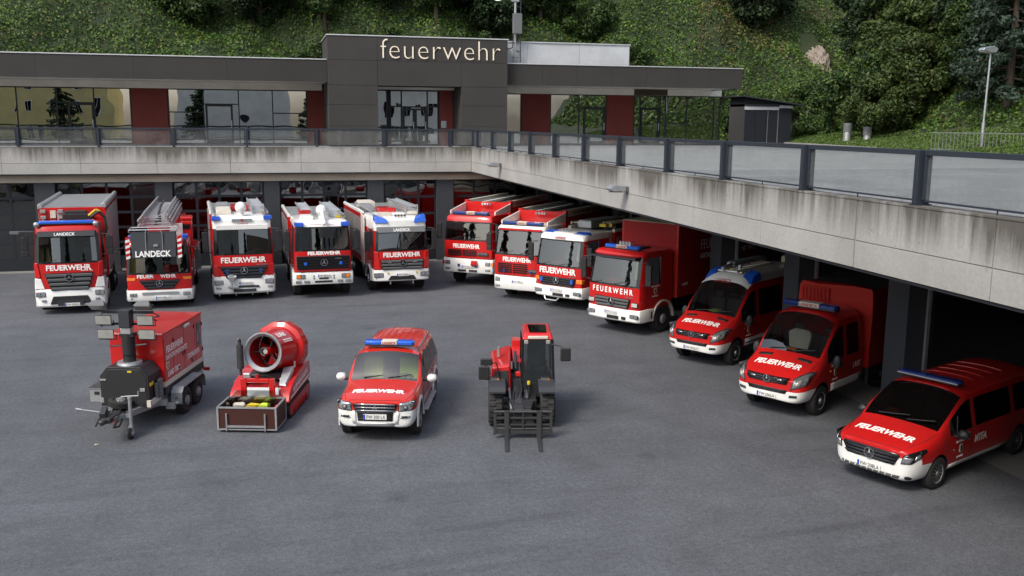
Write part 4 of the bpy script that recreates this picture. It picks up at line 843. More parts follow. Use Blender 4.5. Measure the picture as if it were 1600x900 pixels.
# ------------------------------------------------------------------ 2: turntable ladder with rescue cage
def truck_ladder():
    t = vehicle('fire_truck', 'low red turntable ladder truck with grey LANDECK cage folded before its windshield', 'truck', -4.19, 38.72, -88)
    cabover(t, 1.2, 2.1, .78, 1.46, 2.42, 2.66, rake=.1, wside=(.35, 1.5), rc=.14)
    m = bumper_mesh(1.24, .18, .7, [(.34, .04), (.40, 0), (.74, 0), (.78, .02)], .06); m.build('bumper', 'white', t, .01)
    for sd in (-1, 1):
        headlight(t, (.02, sd * .98, .60), .27, .13, 0, 2); q = MB(); q.hexa([(-.08, sd * .9, 1.16), (.035, sd * .9, 1.16), (-.02, sd * 1.18, 1.16), (-.3, sd * 1.215, 1.16), (-.08, sd * .86, 1.27), (.035, sd * .86, 1.27), (-.02, sd * 1.18, 1.27), (-.3, sd * 1.215, 1.27)]); q.build('indicator', 'amber', t, .01)
        q = MB(); q.cyl((.05, sd * 1.05, .45), (.07, sd * 1.05, .45), .04, .04, 12); q.build('fog_lamp', 'lamp', t)
    q = MB(); q.bx(.06, .075, -.65, .68, .60, .70); q.build('bumper_tread', 'steel', t)
    grille(t, .045, 1.55, .82, 1.18, 3, 'blackgloss', 'darkgrey', 0, .28, .05); star(t, (.11, 0, 1.05), .13); plate(t, (.075, .1, .47), 'FW\u00b7209LA')
    front_text(t, 'FEUER', 0, 1.32, .62, .14, -.5); front_text(t, 'WEHR', 0, 1.32, .58, .14, .33); front_text(t, 'Econic', 0, 1.13, .3, .07, .55, mat='chrome')
    for sd in (-1, 1): mirror(t, -.15, sd, 2.0, 1.2, True, 'black', .8)
    # cage
    cg = MB(); cg.hexa([(.55, -.88, 2.12), (.62, -.88, 2.12), (.62, .70, 2.12), (.55, .70, 2.12), (.50, -.92, 3.12), (.57, -.92, 3.12), (.57, .74, 3.12), (.50, .74, 3.12)]); c = cg.build('rescue_cage', 'panelgrey', t, .03, seg=2)
    q = MB(); q.bx(-.25, .5, -.88, -.82, 2.15, 3.05); q.bx(-.25, .5, .64, .70, 2.15, 3.05); q.bx(-.3, .5, -.85, .67, 2.1, 2.16); q.build('cage_wall', 'darkgrey', c)
    q = MB()
    for y in (-.95, .77): q.tube([(.6, y, 3.2), (-.3, y, 3.2)], .025)
    q.tube([(.6, -.95, 3.2), (.6, .77, 3.2)], .025); q.tube([(-.3, -.95, 3.2), (-.3, .77, 3.2)], .025)
    for y in (-.95, -.35, .2, .77): q.cyl((.58, y, 3.1), (.6, y, 3.22), .02, .02, 6)
    q.build('cage_rail', 'alu', c)
    q = MB(); q.bx(.58, .632, -.38, -.36, 2.14, 3.1); q.bx(.575, .632, .22, .24, 2.14, 3.1); q.bx(.6, .635, -.1, .06, 2.56, 2.64); q.build('panel_trim', 'alu', c)
    lettering(c, 'LANDECK', (.632, -.12, 2.28), FR, (-.05, 0, 1), 1.28, .24, 'lettering', .03)
    for y in (-1.02, .84):
        for i in range(8):
            q = MB(); z = 2.08 + i * .105; q.hexa([(.55, y - .075, z), (.6, y - .075, z), (.6, y + .075, z + .05), (.55, y + .075, z + .05), (.55, y - .075, z + .1), (.6, y - .075, z + .1), (.6, y + .075, z + .15), (.55, y + .075, z + .15)]); q.build('warning_stripe', 'red' if i % 2 else 'white', c)
    for y, zz in ((-1.08, 2.45), (1.02, 2.5)):
        q = MB(); q.box((.3, y, zz), (.3, .12, .6)); q.build('cage_hinge', 'darkgrey', c, .02)
    # ladder set
    for i, (w, zz) in enumerate(((1.25, 3.16), (1.12, 3.26), (1.0, 3.36), (.9, 3.46))):
        m = MB()
        for sd in (-1, 1):
            y = sd * (w / 2 - .02 * i) - .08
            m.bx(-8.6, -.55 - .1 * i, y - .035, y + .035, zz, zz + .07); m.bx(-8.6, -.55 - .1 * i, y - .03, y + .03, zz + .26, zz + .31)
            for x in np.arange(-8.4, -.6, .55): m.cyl((x, y, zz + .03), (x + .25, y, zz + .28), .016, .016, 5)
        for x in np.arange(-8.4, -.7 - .1 * i, .3): m.cyl((x, -w / 2 - .06, zz + .03), (x, w / 2 - .1, zz + .03), .015, .015, 5)
        m.build('ladder_section', 'alu', t)
    q = MB(); q.tube([(-.9, -.1, 3.25), (-4, -.05, 3.75), (-7, -.1, 3.7)], .05); q.cyl((-1.3, .05, 3.3), (-1.3, .05, 3.55), .06, .06); q.build('supply_pipe', 'darkmetal', t)
    q = MB(); q.bx(-4.6, -3.2, -1.0, 1.0, 1.6, 2.1); q.cyl((-6.5, 0, 1.6), (-6.5, 0, 2.6), .8, .8, 20); q.bx(-7.3, -5.8, -.8, .8, 2.4, 3.1); q.build('turntable', 'red', t, .03)
    m = MB(); m.bx(-9.2, -2.2, -1.23, 1.23, .9, 1.58); m.build('platform', 'red', t, .02)
    q = MB(); q.bx(-3.0, -2.2, .78, 1.22, 1.6, 3.25); q.bx(-3.05, -2.18, .76, 1.24, 3.25, 3.4); q.build('control_tower', 'red', t, .06, seg=2); q = MB(); q.bx(-2.19, -2.17, .86, 1.14, 2.9, 3.1); q.build('vent', 'blackgloss', t)
    for sd in (-1, 1):
        q = MB(); q.box((-.62, sd * 1.0, 2.78), (.28, .22, .2)); q.build('blue_light', 'blue', t, .04, seg=2)
    for i in range(3): shutter(t, -8.9 + i * 2.2, -6.9 + i * 2.2, 1.232, 1.0, 1.5); shutter(t, -8.9 + i * 2.2, -6.9 + i * 2.2, -1.232, 1.0, 1.5)
    chassis(t, -.4, -9.2, .7); axle(t, -1.5, 1.22, .48, .3); axle(t, -6.0, 1.22, .48, .32)
    q = MB(); q.box((-2.15, .6, 2.9), (.1, .5, .5)); q.build('warning_board', 'white', t)
truck_ladder()

# ------------------------------------------------------------------ 3: tanker with white roof and round cannon
def truck_tanker():
    t = vehicle('fire_truck', 'red tanker truck with white roof, a winch on its bumper and a round white cannon', 'truck', -1.03, 39.9, -86)
    cabover(t, 1.2, 2.6, .92, 1.97, 2.91, 3.34, roof='white', rake=.16, ztop=3.44, wside=(.42, 1.35))
    m = bumper_mesh(1.25, .2, .7, [(.30, .06), (.38, 0), (1.0, 0), (1.05, .03)], .07); m.build('bumper', 'white', t, .01)
    q = MB(); q.bx(-.12, -.02, -1.02, 1.02, 2.93, 3.14); q.build('visor_band', 'white', t, .02)
    front_text(t, 'LANDECK', -.165, 3.14, .52, .10, 0, 0, 'redletter')
    q = MB(); q.bx(-.17, -.10, -.4, .4, 3.25, 3.36); q.build('vent_panel', 'steel', t); q = MB(); q.cyl((-.1, 0, 3.31), (-.08, 0, 3.31), .05, .05, 12); q.build('badge', 'redlens', t)
    for sd in (-1, 1):
        headlight(t, (.015, sd * 1.0, .78), .36, .2, 0, 1); headlight(t, (.02, sd * 1.02, .56), .2, .06)
        q = MB(); q.box((-.28, sd * 1.02, 3.40), (.36, .34, .17)); q.build('blue_light', 'blue', t, .03, seg=2)
        q = MB(); q.bx(.05, .09, sd * .66 - .05, sd * .66 + .05, 1.18, 1.32); q.build('grille_light', 'blue', t, .01)
        q = MB(); q.hexa([(-.2, sd * .98, 1.0), (.045, sd * .92, 1.02), (-.03, sd * 1.2, 1.05), (-.3, sd * 1.215, 1.05), (-.2, sd * 1.0, 1.5), (.04, sd * 1.02, 1.5), (-.03, sd * 1.2, 1.5), (-.3, sd * 1.215, 1.5)]); q.build('corner_panel', 'red', t, .02)
    grille(t, .05, 1.95, .93, 1.45, 4, 'blackgloss', 'darkgrey', 0, .3, .05); star(t, (.125, 0, 1.27), .15)
    front_text(t, 'FEUERWEHR', 0, 1.70, 1.78, .23); front_text(t, 'ACTROS', 0, 1.49, .45, .06, .72, mat='chrome')
    plate(t, (.10, .05, .74), 'FW\u00b7201LA')
    q = MB(); q.hexa([(.06, -.6, .56), (.09, -.6, .56), (.09, .6, .56), (.06, .6, .56), (.06, -.55, .64), (.09, -.55, .64), (.09, .55, .64), (.06, .55, .64)]); q.bx(.05, .085, -.45, .45, .38, .5); q.build('lower_grille', 'darkgrey', t)
    w = MB(); w.box((.16, -.52, 1.0), (.24, .2, .24)); w.cyl((.2, -.66, 1.02), (.2, -.32, 1.02), .09, .09, 12); w.tube([(.2, -.55, .9), (.22, -.5, .7), (.2, -.3, .62)], .045); w.box((.18, -.45, .62), (.16, .42, .1)); w.build('winch', 'alu', t, .015)
    for y in (-1.0, -.35, .3, .9): q = MB(); q.box((.0, y, .28), (.06, .03, .1)); q.build('bracket', 'alu', t)
    for sd in (-1, 1): mirror(t, -.2, sd, 2.5, 1.2, True, 'black', .85)
    chassis(t, -.5, -8.2); axle(t, -1.45, 1.22, .52, .32); axle(t, -5.6, 1.22, .52, .34); body_box(t, -2.7, -8.3, 1.24, 1.0, 3.38, 'red', 'alu', 3, 'white', 'white')
    monitor(t, -.75, .0, 3.42, .35, -.1)
    roof_box(t, -1.3, -3.0, -.95, -.35, 3.44, 3.62, 'offwhite'); roof_box(t, -3.1, -3.5, -.9, -.4, 3.4, 3.78, 'steel'); roof_box(t, -3.6, -4.5, -.3, .45, 3.38, 3.6, 'red')
    ladder(t, -1.2, -5.4, .72, 3.5, .46, .14); ladder(t, -1.4, -5.6, .72, 3.68, .44, .12, 'alu')
    q = MB(); q.tube([(-1.25, .48, 3.5), (-1.25, .48, 3.85), (-1.25, .96, 3.85), (-1.25, .96, 3.5)], .02); q.build('ladder_hoop', 'alu', t)
    q = MB(); q.bx(-1.9, -1.7, .9, .98, 3.45, 3.55); q.build('latch', 'yellow', t)
    q = MB(); q.tube([(-1.2, 1.1, 3.5), (-6, 1.1, 3.55)], .05); q.tube([(-1.2, -1.1, 3.5), (-6, -1.1, 3.55)], .05); q.build('roof_pipe', 'alu', t)
    steps(t, -.5, -1.0, 1.22, .42, .92)
truck_tanker()

# ------------------------------------------------------------------ 4: older truck with long cannon barrel
def truck_old():
    t = vehicle('fire_truck', 'older red and white fire truck whose long white cannon barrel hangs over its windshield', 'truck', 2.15, 39.62, -88)
    cabover(t, 1.17, 2.9, 1.16, 2.08, 2.95, 3.2, roof='white', rake=.12, rc=.1, ztop=3.26, wside=(.3, 1.2))
    m = bumper_mesh(1.24, .1, .5, [(.62, .02), (.65, 0), (1.10, 0), (1.13, .02)], .03); m.build('bumper', 'white', t, .01)
    for sd in (-1, 1):
        headlight(t, (.02, sd * .92, .96), .36, .18, 0, 2, amber=1); headlight(t, (.02, sd * 1.02, .74), .22, .1); headlight(t, (.025, sd * .68, .74), .22, .1)
        q = MB(); q.box((-.1, sd * .94, 3.12), (.3, .36, .18)); q.build('blue_light', 'blue', t, .03, seg=2)
        q = MB(); q.box((.10, sd * .72, 1.50), (.05, .13, .13)); q.build('grille_light', 'blue', t, .02)
    q = MB(); q.bx(.02, .05, -1.0, 1.0, 1.19, 1.25); q.build('trim_strip', 'red', t, .01)
    grille(t, .04, 2.2, 1.26, 1.82, 5, 'black', 'blackgloss', 0, .02, .06); star(t, (.13, .03, 1.55), .15)
    front_text(t, 'FEUERWEHR', 0, 1.93, 1.35, .15, .05, bold=.05); front_text(t, '1938', .03, 1.70, .25, .06, .62, mat='chrome')
    front_text(t, 'STADTFEUERWEHR LANDECK', -.16, 3.08, .95, .07, .02, 0, 'redletter', bul=.06)
    plate(t, (.055, .03, .98), 'FW\u00b7203LA')
    q = MB(); q.bx(.03, .045, -.18, .2, .84, .9); q.bx(.03, .045, -.36, .36, .70, .78); q.build('bumper_slot', 'black', t)
    for y in (-.4, .42):
        for z in (.98, .88): q = MB(); q.cyl((.03, y, z), (.05, y, z), .03, .03, 10); q.build('bolt_hole', 'black', t)
    for sd in (-1, 1): mirror(t, -.15, sd, 2.5, 1.17, True, 'black', .8); wiper(t, (.02, sd * .3, 2.1), (-.02, sd * .3 - .45, 2.26))
    q = MB(); q.bx(-.03, .0, -.12, .0, 2.55, 2.98); q.build('barrel_rest', 'black', t)
    chassis(t, -.5, -7.8, .85); axle(t, -1.35, 1.2, .54, .34); axle(t, -5.2, 1.2, .54, .36); body_box(t, -3.0, -7.9, 1.24, 1.05, 3.2, 'red', 'alu', 3, 'white', 'white')
    for sd in (-1, 1): q = MB(); q.bx(-1.9, -.7, min(sd * .95, sd * 1.23), max(sd * .95, sd * 1.23), 1.06, 1.14); q.build('fender_top', 'white', t, .02)
    fender(t, -1.35, -1.23, -.9, .62); fender(t, -1.35, .9, 1.23, .62)
    q = MB(); q.bx(-2.9, -1.95, -1.2, -1.1, .65, 1.1); q.bx(-2.9, -1.95, 1.1, 1.2, .65, 1.1); q.build('side_skirt', 'white', t, .02)
    monitor(t, -.75, .05, 3.28, 1.25, -.42)
    roof_box(t, -.5, -1.2, -.85, -.3, 3.25, 3.42, 'white'); roof_box(t, -2.6, -3.6, -.75, -.25, 3.24, 3.5, 'red')
    ladder(t, -1.5, -5.2, -.52, 3.55, .42, .08); ladder(t, -1.0, -5.4, .62, 3.36, .46, .12); ladder(t, -1.1, -5.5, .62, 3.52, .44, .1)
    q = MB(); q.tube([(-1.0, .38, 3.36), (-1.0, .38, 3.62), (-1.0, .86, 3.62), (-1.0, .86, 3.36)], .02); q.tube([(-1.2, 1.05, 3.3), (-5.5, 1.05, 3.35)], .05); q.build('roof_rail_tube', 'alu', t); q = MB(); q.bx(-1.3, -1.1, .7, .95, 3.28, 3.36); q.build('latch', 'yellow', t)
truck_old()

# ------------------------------------------------------------------ 5: newer white-sided truck
def truck_white_side():
    t = vehicle('fire_truck', 'red fronted truck with white roof, grey LANDECK visor and ladder guard on glass', 'truck', 5.50, 40.16, -86)
    cabover(t, 1.18, 2.9, 1.0, 1.92, 2.66, 3.2, roof='white', rake=.14, ztop=3.28, wside=(.42, 1.3))
    m = bumper_mesh(1.24, .2, .6, [(.56, .05), (.6, 0), (1.02, 0), (1.06, .02)], .07); m.build('bumper', 'white', t, .01)
    for sd in (-1, 1):
        headlight(t, (.015, sd * 1.0, .83), .42, .2, 0, 2); q = MB(); q.cyl((.06, sd * .62, .93), (.085, sd * .62, .93), .04, .04, 10); q.build('marker', 'yellow', t)
        q = MB(); q.hexa([(-.3, sd * .94, 1.06), (.045, sd * .94, 1.06), (-.04, sd * 1.2, 1.08), (-.3, sd * 1.2, 1.08), (-.3, sd * 1.0, 1.85), (.04, sd * 1.02, 1.85), (-.04, sd * 1.19, 1.85), (-.3, sd * 1.2, 1.85)]); q.build('corner_panel', 'red', t, .03, seg=2)
        q = MB(); q.hexa([(-.55, sd * .55, 3.16), (-.05, sd * .55, 3.05), (-.14, sd * 1.12, 3.05), (-.6, sd * 1.12, 3.16), (-.55, sd * .6, 3.26), (-.12, sd * .6, 3.2), (-.3, sd * 1.1, 3.36), (-.6, sd * 1.1, 3.4)]); q.build('blue_light', 'blue', t, .02)
        q = MB(); q.cyl((-.05, sd * .5, 1.02), (-.05, sd * .5, .42), .03, .03, 8); q.build('tow_eye', 'alu', t)
    grille(t, .05, 1.9, 1.06, 1.50, 3, 'blackgloss', 'grey', 0, .08, .06); star(t, (.14, .02, 1.36), .15)
    for y in (-.55, .55): q = MB(); q.bx(.1, .13, y - .08, y + .08, 1.36, 1.41); q.build('grille_light', 'lamp', t)
    q = MB(); q.hexa([(.05, -.62, .62), (.09, -.62, .62), (.09, .62, .62), (.05, .62, .62), (.05, -.5, .8), (.09, -.5, .8), (.09, .5, .8), (.05, .5, .8)]); q.build('lower_grille', 'black', t, .01)
    plate(t, (.105, .02, .84), 'FW\u00b7210LA'); front_text(t, 'FEUERWEHR', 0, 1.70, 1.62, .20)
    q = MB(); q.hexa([(-.35, -1.06, 2.68), (.14, -1.02, 2.66), (.14, 1.02, 2.66), (-.35, 1.06, 2.68), (-.33, -1.06, 2.9), (.04, -1.02, 2.88), (.04, 1.02, 2.88), (-.33, 1.06, 2.9)]); v = q.build('sun_visor', 'grey', t, .03, seg=2)
    lettering(v, 'LANDECK', (.098, 0, 2.775), FR, (-.3, 0, 1), .72, .13)
    q = MB(); q.tube([(.08, .7, 2.62), (.06, .1, 2.05)], .018); q.tube([(.08, .85, 2.62), (.06, .25, 2.05)], .018)
    for i in range(7): a = i / 6; q.cyl((.08, .7 - .6 * a, 2.62 - .57 * a), (.08, .85 - .6 * a, 2.62 - .57 * a), .012, .012, 5)
    q.build('mirror_cable', 'black', t)
    for sd in (-1, 1): mirror(t, -.2, sd, 2.35, 1.2, True, 'black', .85)
    chassis(t, -.5, -8, .8); axle(t, -1.4, 1.22, .52, .32); axle(t, -5.3, 1.22, .52, .34); fender(t, -1.4, -1.24, -.9, .62); fender(t, -1.4, .9, 1.24, .62)
    body_box(t, -3.0, -8.2, 1.24, .95, 3.25, 'red', 'alu', 3, 'red_dull', 'white'); horns(t, -.35, 0, 3.32, 4)
    m = MB(); m.bx(-2.98, -2.2, -1.245, -1.2, 1.0, 3.2); m.bx(-2.98, -2.2, 1.2, 1.245, 1.0, 3.2); m.build('cab_side_panel', 'white', t, .02)
    roof_box(t, -.7, -1.3, -.95, -.3, 3.26, 3.4, 'offwhite'); roof_box(t, -.8, -1.2, -.2, .35, 3.28, 3.4, 'white'); roof_box(t, -2.6, -3.6, -.45, .3, 3.24, 3.45, 'red'); roof_box(t, -3.6, -5.0, -.95, -.5, 3.26, 3.5, 'steel'); roof_box(t, -5.0, -6.2, -.9, -.2, 3.26, 3.55, 'offwhite')
    ladder(t, -1.2, -5.6, .72, 3.4, .46, .12); ladder(t, -1.3, -5.7, .72, 3.56, .44, .12)
    q = MB(); q.tube([(-1.2, .45, 3.3), (-1.2, .45, 3.7), (-1.2, .98, 3.7), (-1.2, .98, 3.3)], .025); q.tube([(-1.2, -1.06, 3.45), (-5.5, -1.06, 3.5)], .045); q.build('roof_rail_tube', 'alu', t)
    roof_box(t, -1.0, -1.5, .5, .95, 3.3, 3.42, 'offwhite')
truck_white_side()

# ------------------------------------------------------------------ 6 / 7: two boxy red trucks with slotted grille and a loading crane frame
def truck_slot(label, x, y, hd, plate_s, hw, zb0, zb1, zw0, zw1, zr, roof, barw, L_, first):
    t = vehicle('fire_truck', label, 'truck', x, y, hd)
    cabover(t, hw, 2.1, zb1 + .03, zw0, zw1, zr, roof=roof, rake=.10 if first else .18, rc=.12, ztop=zr + .03, wside=(.3, 1.25), bul=.04, surround=True)
    m = bumper_mesh(hw + .05, .1 if first else .2, .6, [(zb0, .03), (zb0 + .05, 0), (zb1 - .03, 0), (zb1, .02)], .03 if first else .06); m.build('bumper', 'white', t, .01)
    zt = zb1 + .14; n = 4 if first else 5
    q = MB()
    for i in range(n):
        zz = zt + i * (.30 if first else .42) / n
        for k in range(2): y0 = -hw * .82 + k * hw * .62; q.bx(.028, .062, y0, y0 + hw * .58, zz, zz + (.045 if first else .05))
    q.build('grille_slots', 'blackgloss', t, .008)
    q = MB(); q.bx(.03, .055, hw * .42, hw * .86, zt + .02, zt + .18); q.build('badge_panel', 'darkgrey', t, .01); lettering(t, 'STEYR', (.058, hw * .64, zt + .12), FR, UPZ, hw * .4, .08, 'chrome')
    front_text(t, 'FEUERWEHR', -.0, zw0 - (.31 if first else .24), 1.3, .19, -.05, bul=.04, bold=.035)
    zc = (zb0 + zb1) / 2
    for sd in (-1, 1):
        headlight(t, (.0, sd * (hw - .2), zc + .12), .26, .18, 0, 1); headlight(t, (.0, sd * (hw - .2), zc - .16), .26, .1)
        if first:
            q = MB(); q.bx(-.06, .02, min(sd * (hw - .04), sd * (hw + .07)), max(sd * (hw - .04), sd * (hw + .07)), zc + .03, zc + .2); q.build('indicator', 'amber' if sd > 0 else 'redlens', t, .01); q = MB(); q.box((.05, sd * .42, zc + .02), (.05, .11, .13)); q.build('bumper_light', 'navy', t, .01)
        else: q = MB(); q.box((.07, sd * .62, zt + .06), (.05, .11, .13)); q.build('grille_light', 'navy', t, .01)
        q = MB(); q.bx(.03, .045, sd * .27 - .2, sd * .27 + .2, zb0 + .06, zb0 + .15); q.build('bumper_slot', 'black', t)
        mirror(t, -.15, sd, (zw0 + zw1) / 2, hw, True, 'black', .7)
    if not first: q = MB(); q.bx(-.32, -.128, -hw + .16, hw - .16, zw1 + .03, zw1 + .115); q.build('red_strip', 'red', t, .012)
    if first: q = MB(); q.box((.1, .36, zc + .17), (.22, .26, .2)); q.cyl((.1, .2, zc + .1), (.1, .52, zc + .1), .08, .08, 12); q.build('winch', 'red', t, .03)
    plate(t, (.06, 0, zc - (.03 if first else -.06)), plate_s)
    lightbar(t, (-.42, 0, zr + .03), barw, .28, .16, 'LANDECK', 'navy', .38)
    # rail frame over the cab roof that carries the boom, then the body
    z1 = zr + .24
    for sd in (-1, 1):
        q = MB(); q.hexa([(-.55, sd * (hw - .12), zr + .04), (-2.3, sd * (hw - .08), zr + .04), (-2.3, sd * (hw - .02), zr + .04), (-.55, sd * (hw - .06), zr + .04), (-.55, sd * (hw - .12), zr + .20), (-2.3, sd * (hw - .08), z1 + .2), (-2.3, sd * (hw - .02), z1 + .2), (-.55, sd * (hw - .06), zr + .20)]); q.build('roof_rail', 'white', t, .01)
        q = MB(); q.bx(-L_ + .1, -2.32, min(sd * (hw - .16), sd * (hw - .02)), max(sd * (hw - .16), sd * (hw - .02)), z1 + .0, z1 + .3); b = q.build('gallery_rail', 'offwhite', t, .01)
        lettering(b, 'KATASTROPHENSCHUTZ LAND TIROL' if first else 'STADTFEUERWEHR LANDECK', (-4.6, sd * (hw - .018), z1 + .15), (-sd, 0, 0), UPZ, 3.2, .12, 'redletter', .02)
        q = MB(); q.bx(-2.5, -2.28, min(sd * (hw - .2), sd * (hw - .005)), max(sd * (hw - .2), sd * (hw - .005)), zb1, z1 + .31); q.build('body_corner', 'red', t, .01)
    q = MB(); q.bx(-2.34, -2.28, -hw + .2, hw - .2, zr - .2, z1 + .25); q.build('front_wall', 'red', t); horns(t, -2.2, .0, z1 + .12, 4)
    m = MB(); m.bx(-L_, -2.36, -hw, hw, zb0 + .35, z1 - .02); m.build('superstructure', 'red', t, .02); m = MB(); m.bx(-L_ + .02, -2.4, -hw + .17, hw - .17, z1 - .018, z1 + .01); m.build('roof_deck', 'alu', t)
    for i in range(3):
        w = (L_ - 2.8) / 3; shutter(t, -L_ + .2 + i * w + .05, -L_ + .2 + (i + 1) * w - .05, hw + .002, zb1 + .1, z1 - .35)
    ladder(t, -2.6, -L_ + .3, -.45, z1 + .12, .45, .12, 'alu'); ladder(t, -2.6, -L_ + .5, .5, z1 + .14, .42, .1, 'darkmetal'); q = MB()
    for i in range(4): q.cyl((-3 - .1 * i, -.05 + .07 * i, z1 + .12), (-L_ + .4, -.05 + .07 * i, z1 + .14), .035, .035, 8)
    q.build('stowed_poles', 'tirol', t)
    chassis(t, -.4, -L_ + .2, .8); axle(t, -1.4, hw, .53, .34); axle(t, -L_ + 2.3, hw, .53, .36)
    steps(t, -.6, -.95, hw + .03, .45, zb1); fender(t, -1.4, hw - .3, hw + .03, .64, 'red'); fender(t, -1.4, -hw - .03, -hw + .3, .64, 'red')
truck_slot('boxy all red truck with red winch and white rails behind its light bar', 8.62, 41.3, -126, 'FW\u00b7202LA', 1.18, .62, 1.26, 2.14, 2.86, 3.16, 'red', 1.75, 7.6, True)
truck_slot('boxy red truck with white roof band, half hidden between two trucks', 9.95, 37.45, -131, 'FW\u00b7204LA', 1.14, .45, 1.03, 1.96, 2.88, 3.08, 'white', 1.85, 7.4, False)

# ------------------------------------------------------------------ 8 / 9: medium trucks
def truck_medium(label, x, y, hd, plate_s, roof, zr, white_top):
    t = vehicle('fire_truck', label, 'truck', x, y, hd)
    cabover(t, 1.12, 2.0, .93, 1.79, 2.72, zr, roof=roof, rake=.20, rc=.16, ztop=zr + .07, wside=(.45, 1.3))
    m = bumper_mesh(1.16, .18, .7, [(.50, .04), (.55, 0), (.90, 0), (.95, .03)], .07); m.build('bumper', 'white', t, .01)
    grille(t, .05, 1.75 if white_top else 1.55, .98, 1.32, 4 if white_top else 3, 'blackgloss', 'darkgrey' if white_top else 'grey', 0, .10, .05); star(t, (.13, 0, 1.19), .14)
    for sd in (-1, 1):
        headlight(t, (.02, sd * .92, .72), .36, .14, 0, 2)
        if white_top:
            q = MB(); q.hexa([(-.2, sd * .88, 1.12), (.035, sd * .88, 1.12), (-.04, sd * 1.12, 1.12), (-.2, sd * 1.135, 1.12), (-.2, sd * .88, 1.28), (.035, sd * .88, 1.28), (-.04, sd * 1.12, 1.28), (-.2, sd * 1.135, 1.28)]); q.build('indicator', 'amber', t, .012)
            q = MB(); q.box((.1, sd * .72, 1.18), (.06, .12, .16)); q.build('grille_light', 'blue', t, .015)
            q = MB(); q.hexa([(-.75, sd * .42, zr + .03), (-.22, sd * .42, zr - .10), (-.26, sd * 1.0, zr - .12), (-.8, sd * 1.06, zr - .04), (-.75, sd * .46, zr + .12), (-.34, sd * .46, zr + .04), (-.40, sd * .96, zr + .04), (-.8, sd * 1.0, zr + .1)]); q.build('blue_light', 'blue', t, .03, seg=2)
        else: headlight(t, (.0, sd * .93, 1.13), .28, .17, .15, 1)
        mirror(t, -.18, sd, 2.25, 1.14, True, 'black', .72)
    q = MB(); q.bx(.06, .075, -.2, .3, .56, .68); q.bx(.06, .075, .42, .6, .58, .68); q.build('bumper_slot', 'black', t)
    plate(t, (.095, -.02, .80), plate_s); front_text(t, 'FEUERWEHR' if white_top else 'F E U E R W E H R', 0, 1.56, 1.72, .24 if white_top else .2)
    front_text(t, 'Atego', .0, 1.38, .32, .07, .7, mat='chrome', bold=.01)
    for sd in (-1, 1):
        lettering(t, 'STADTFEUERWEHR', (-.95, sd * 1.122, 1.72), (-sd, 0, 0), UPZ, .5, .05); q = MB(); q.prism([(-1.04, 1.66), (-.86, 1.66), (-.86, 1.5), (-.95, 1.42), (-1.04, 1.5)], 'y', min(sd * 1.12, sd * 1.126), max(sd * 1.12, sd * 1.126)); q.build('crest', 'tirol', t)
        q = MB(); q.bx(-.98, -.92, min(sd * 1.126, sd * 1.13), max(sd * 1.126, sd * 1.13), 1.48, 1.62); q.build('crest_figure', 'ink', t); lettering(t, 'LANDECK', (-.95, sd * 1.122, 1.37), (-sd, 0, 0), UPZ, .36, .05)
    q = MB(); q.box((-.5, -.35, 1.84), (.25, .4, .05), (0, .1, .2)); q.build('dashboard_card', 'redlens', t)
    chassis(t, -.5, -7.0 if not white_top else -6.2, .75); axle(t, -1.45, 1.15, .5, .3); axle(t, -5.0, 1.15, .5, .32)
    for sd in (-1, 1):
        y0, y1 = sorted((sd * .82, sd * 1.17)); fender(t, -1.45, y0, y1, .62, 'offwhite', 0, PI, .06)
    steps(t, -.55, -.85, 1.16, .5, .93)
    if white_top:
        front_text(t, 'LANDECK', -.2, 2.86, .5, .10, 0, .3, 'redletter'); horns(t, -.55, .0, zr + .12, 4)
        q = MB(); q.tube([(.05, -.6, .50), (.1, -.5, .38), (.1, .0, .38), (.05, .1, .5)], .03); q.build('tow_hoop', 'alu', t)
        # pale flexible joint, then body with tread-plate boxes
        m = MB()
        for i in range(9): x = -2.02 - i * .035; m.bx(x - .03, x, -1.02 - .03 * (i % 2), 1.02 + .03 * (i % 2), 2.0, 3.0)
        m.build('cab_bellows', 'offwhite', t); body_box(t, -2.36, -6.3, 1.15, 1.0, 3.0, 'red', 'alu', 2, 'white', 'offwhite')
        roof_box(t, -2.2, -4.4, -.55, .1, 3.05, 3.35, 'steel'); roof_box(t, -3.0, -5.6, .25, .8, 3.02, 3.2, 'darkmetal'); ladder(t, -2.4, -6.2, -.85, 3.15, .35, .1, 'tirol'); ladder(t, -2.6, -6.2, .6, 3.24, .36, .08, 'tirol')
        q = MB(); q.box((-2.6, .85, 3.22), (.5, .12, .1), (0, 0, .3)); q.box((-2.4, .55, 3.2), (.1, .3, .12)); q.build('clamp', 'yellow', t)
    else:
        q = MB(); q.hexa([(-.4, -1.02, 2.74), (.16, -.98, 2.70), (.16, .98, 2.70), (-.4, 1.02, 2.74), (-.4, -1.02, 2.80), (.12, -.98, 2.78), (.12, .98, 2.78), (-.4, 1.02, 2.80)]); q.build('sun_visor', 'blackgloss', t, .02)
        lightbar(t, (-.55, 0, zr + .06), 1.5, .3, .15, 'LANDECK', 'blue', .34); horns(t, -.72, .0, zr + .24, 4)
        q = MB(); q.box((-1.2, .2, zr + .09), (.5, .7, .05)); q.build('roof_hatch', 'black', t)
        m = MB(); m.bx(-8.2, -2.15, -1.22, 1.22, 1.15, 3.78); b = m.build('box_body', 'red_dull', t, .02)
        m = MB(); m.bx(-8.2, -2.15, -1.2, 1.2, 3.781, 3.80); m.build('box_roof', 'tirol', b)
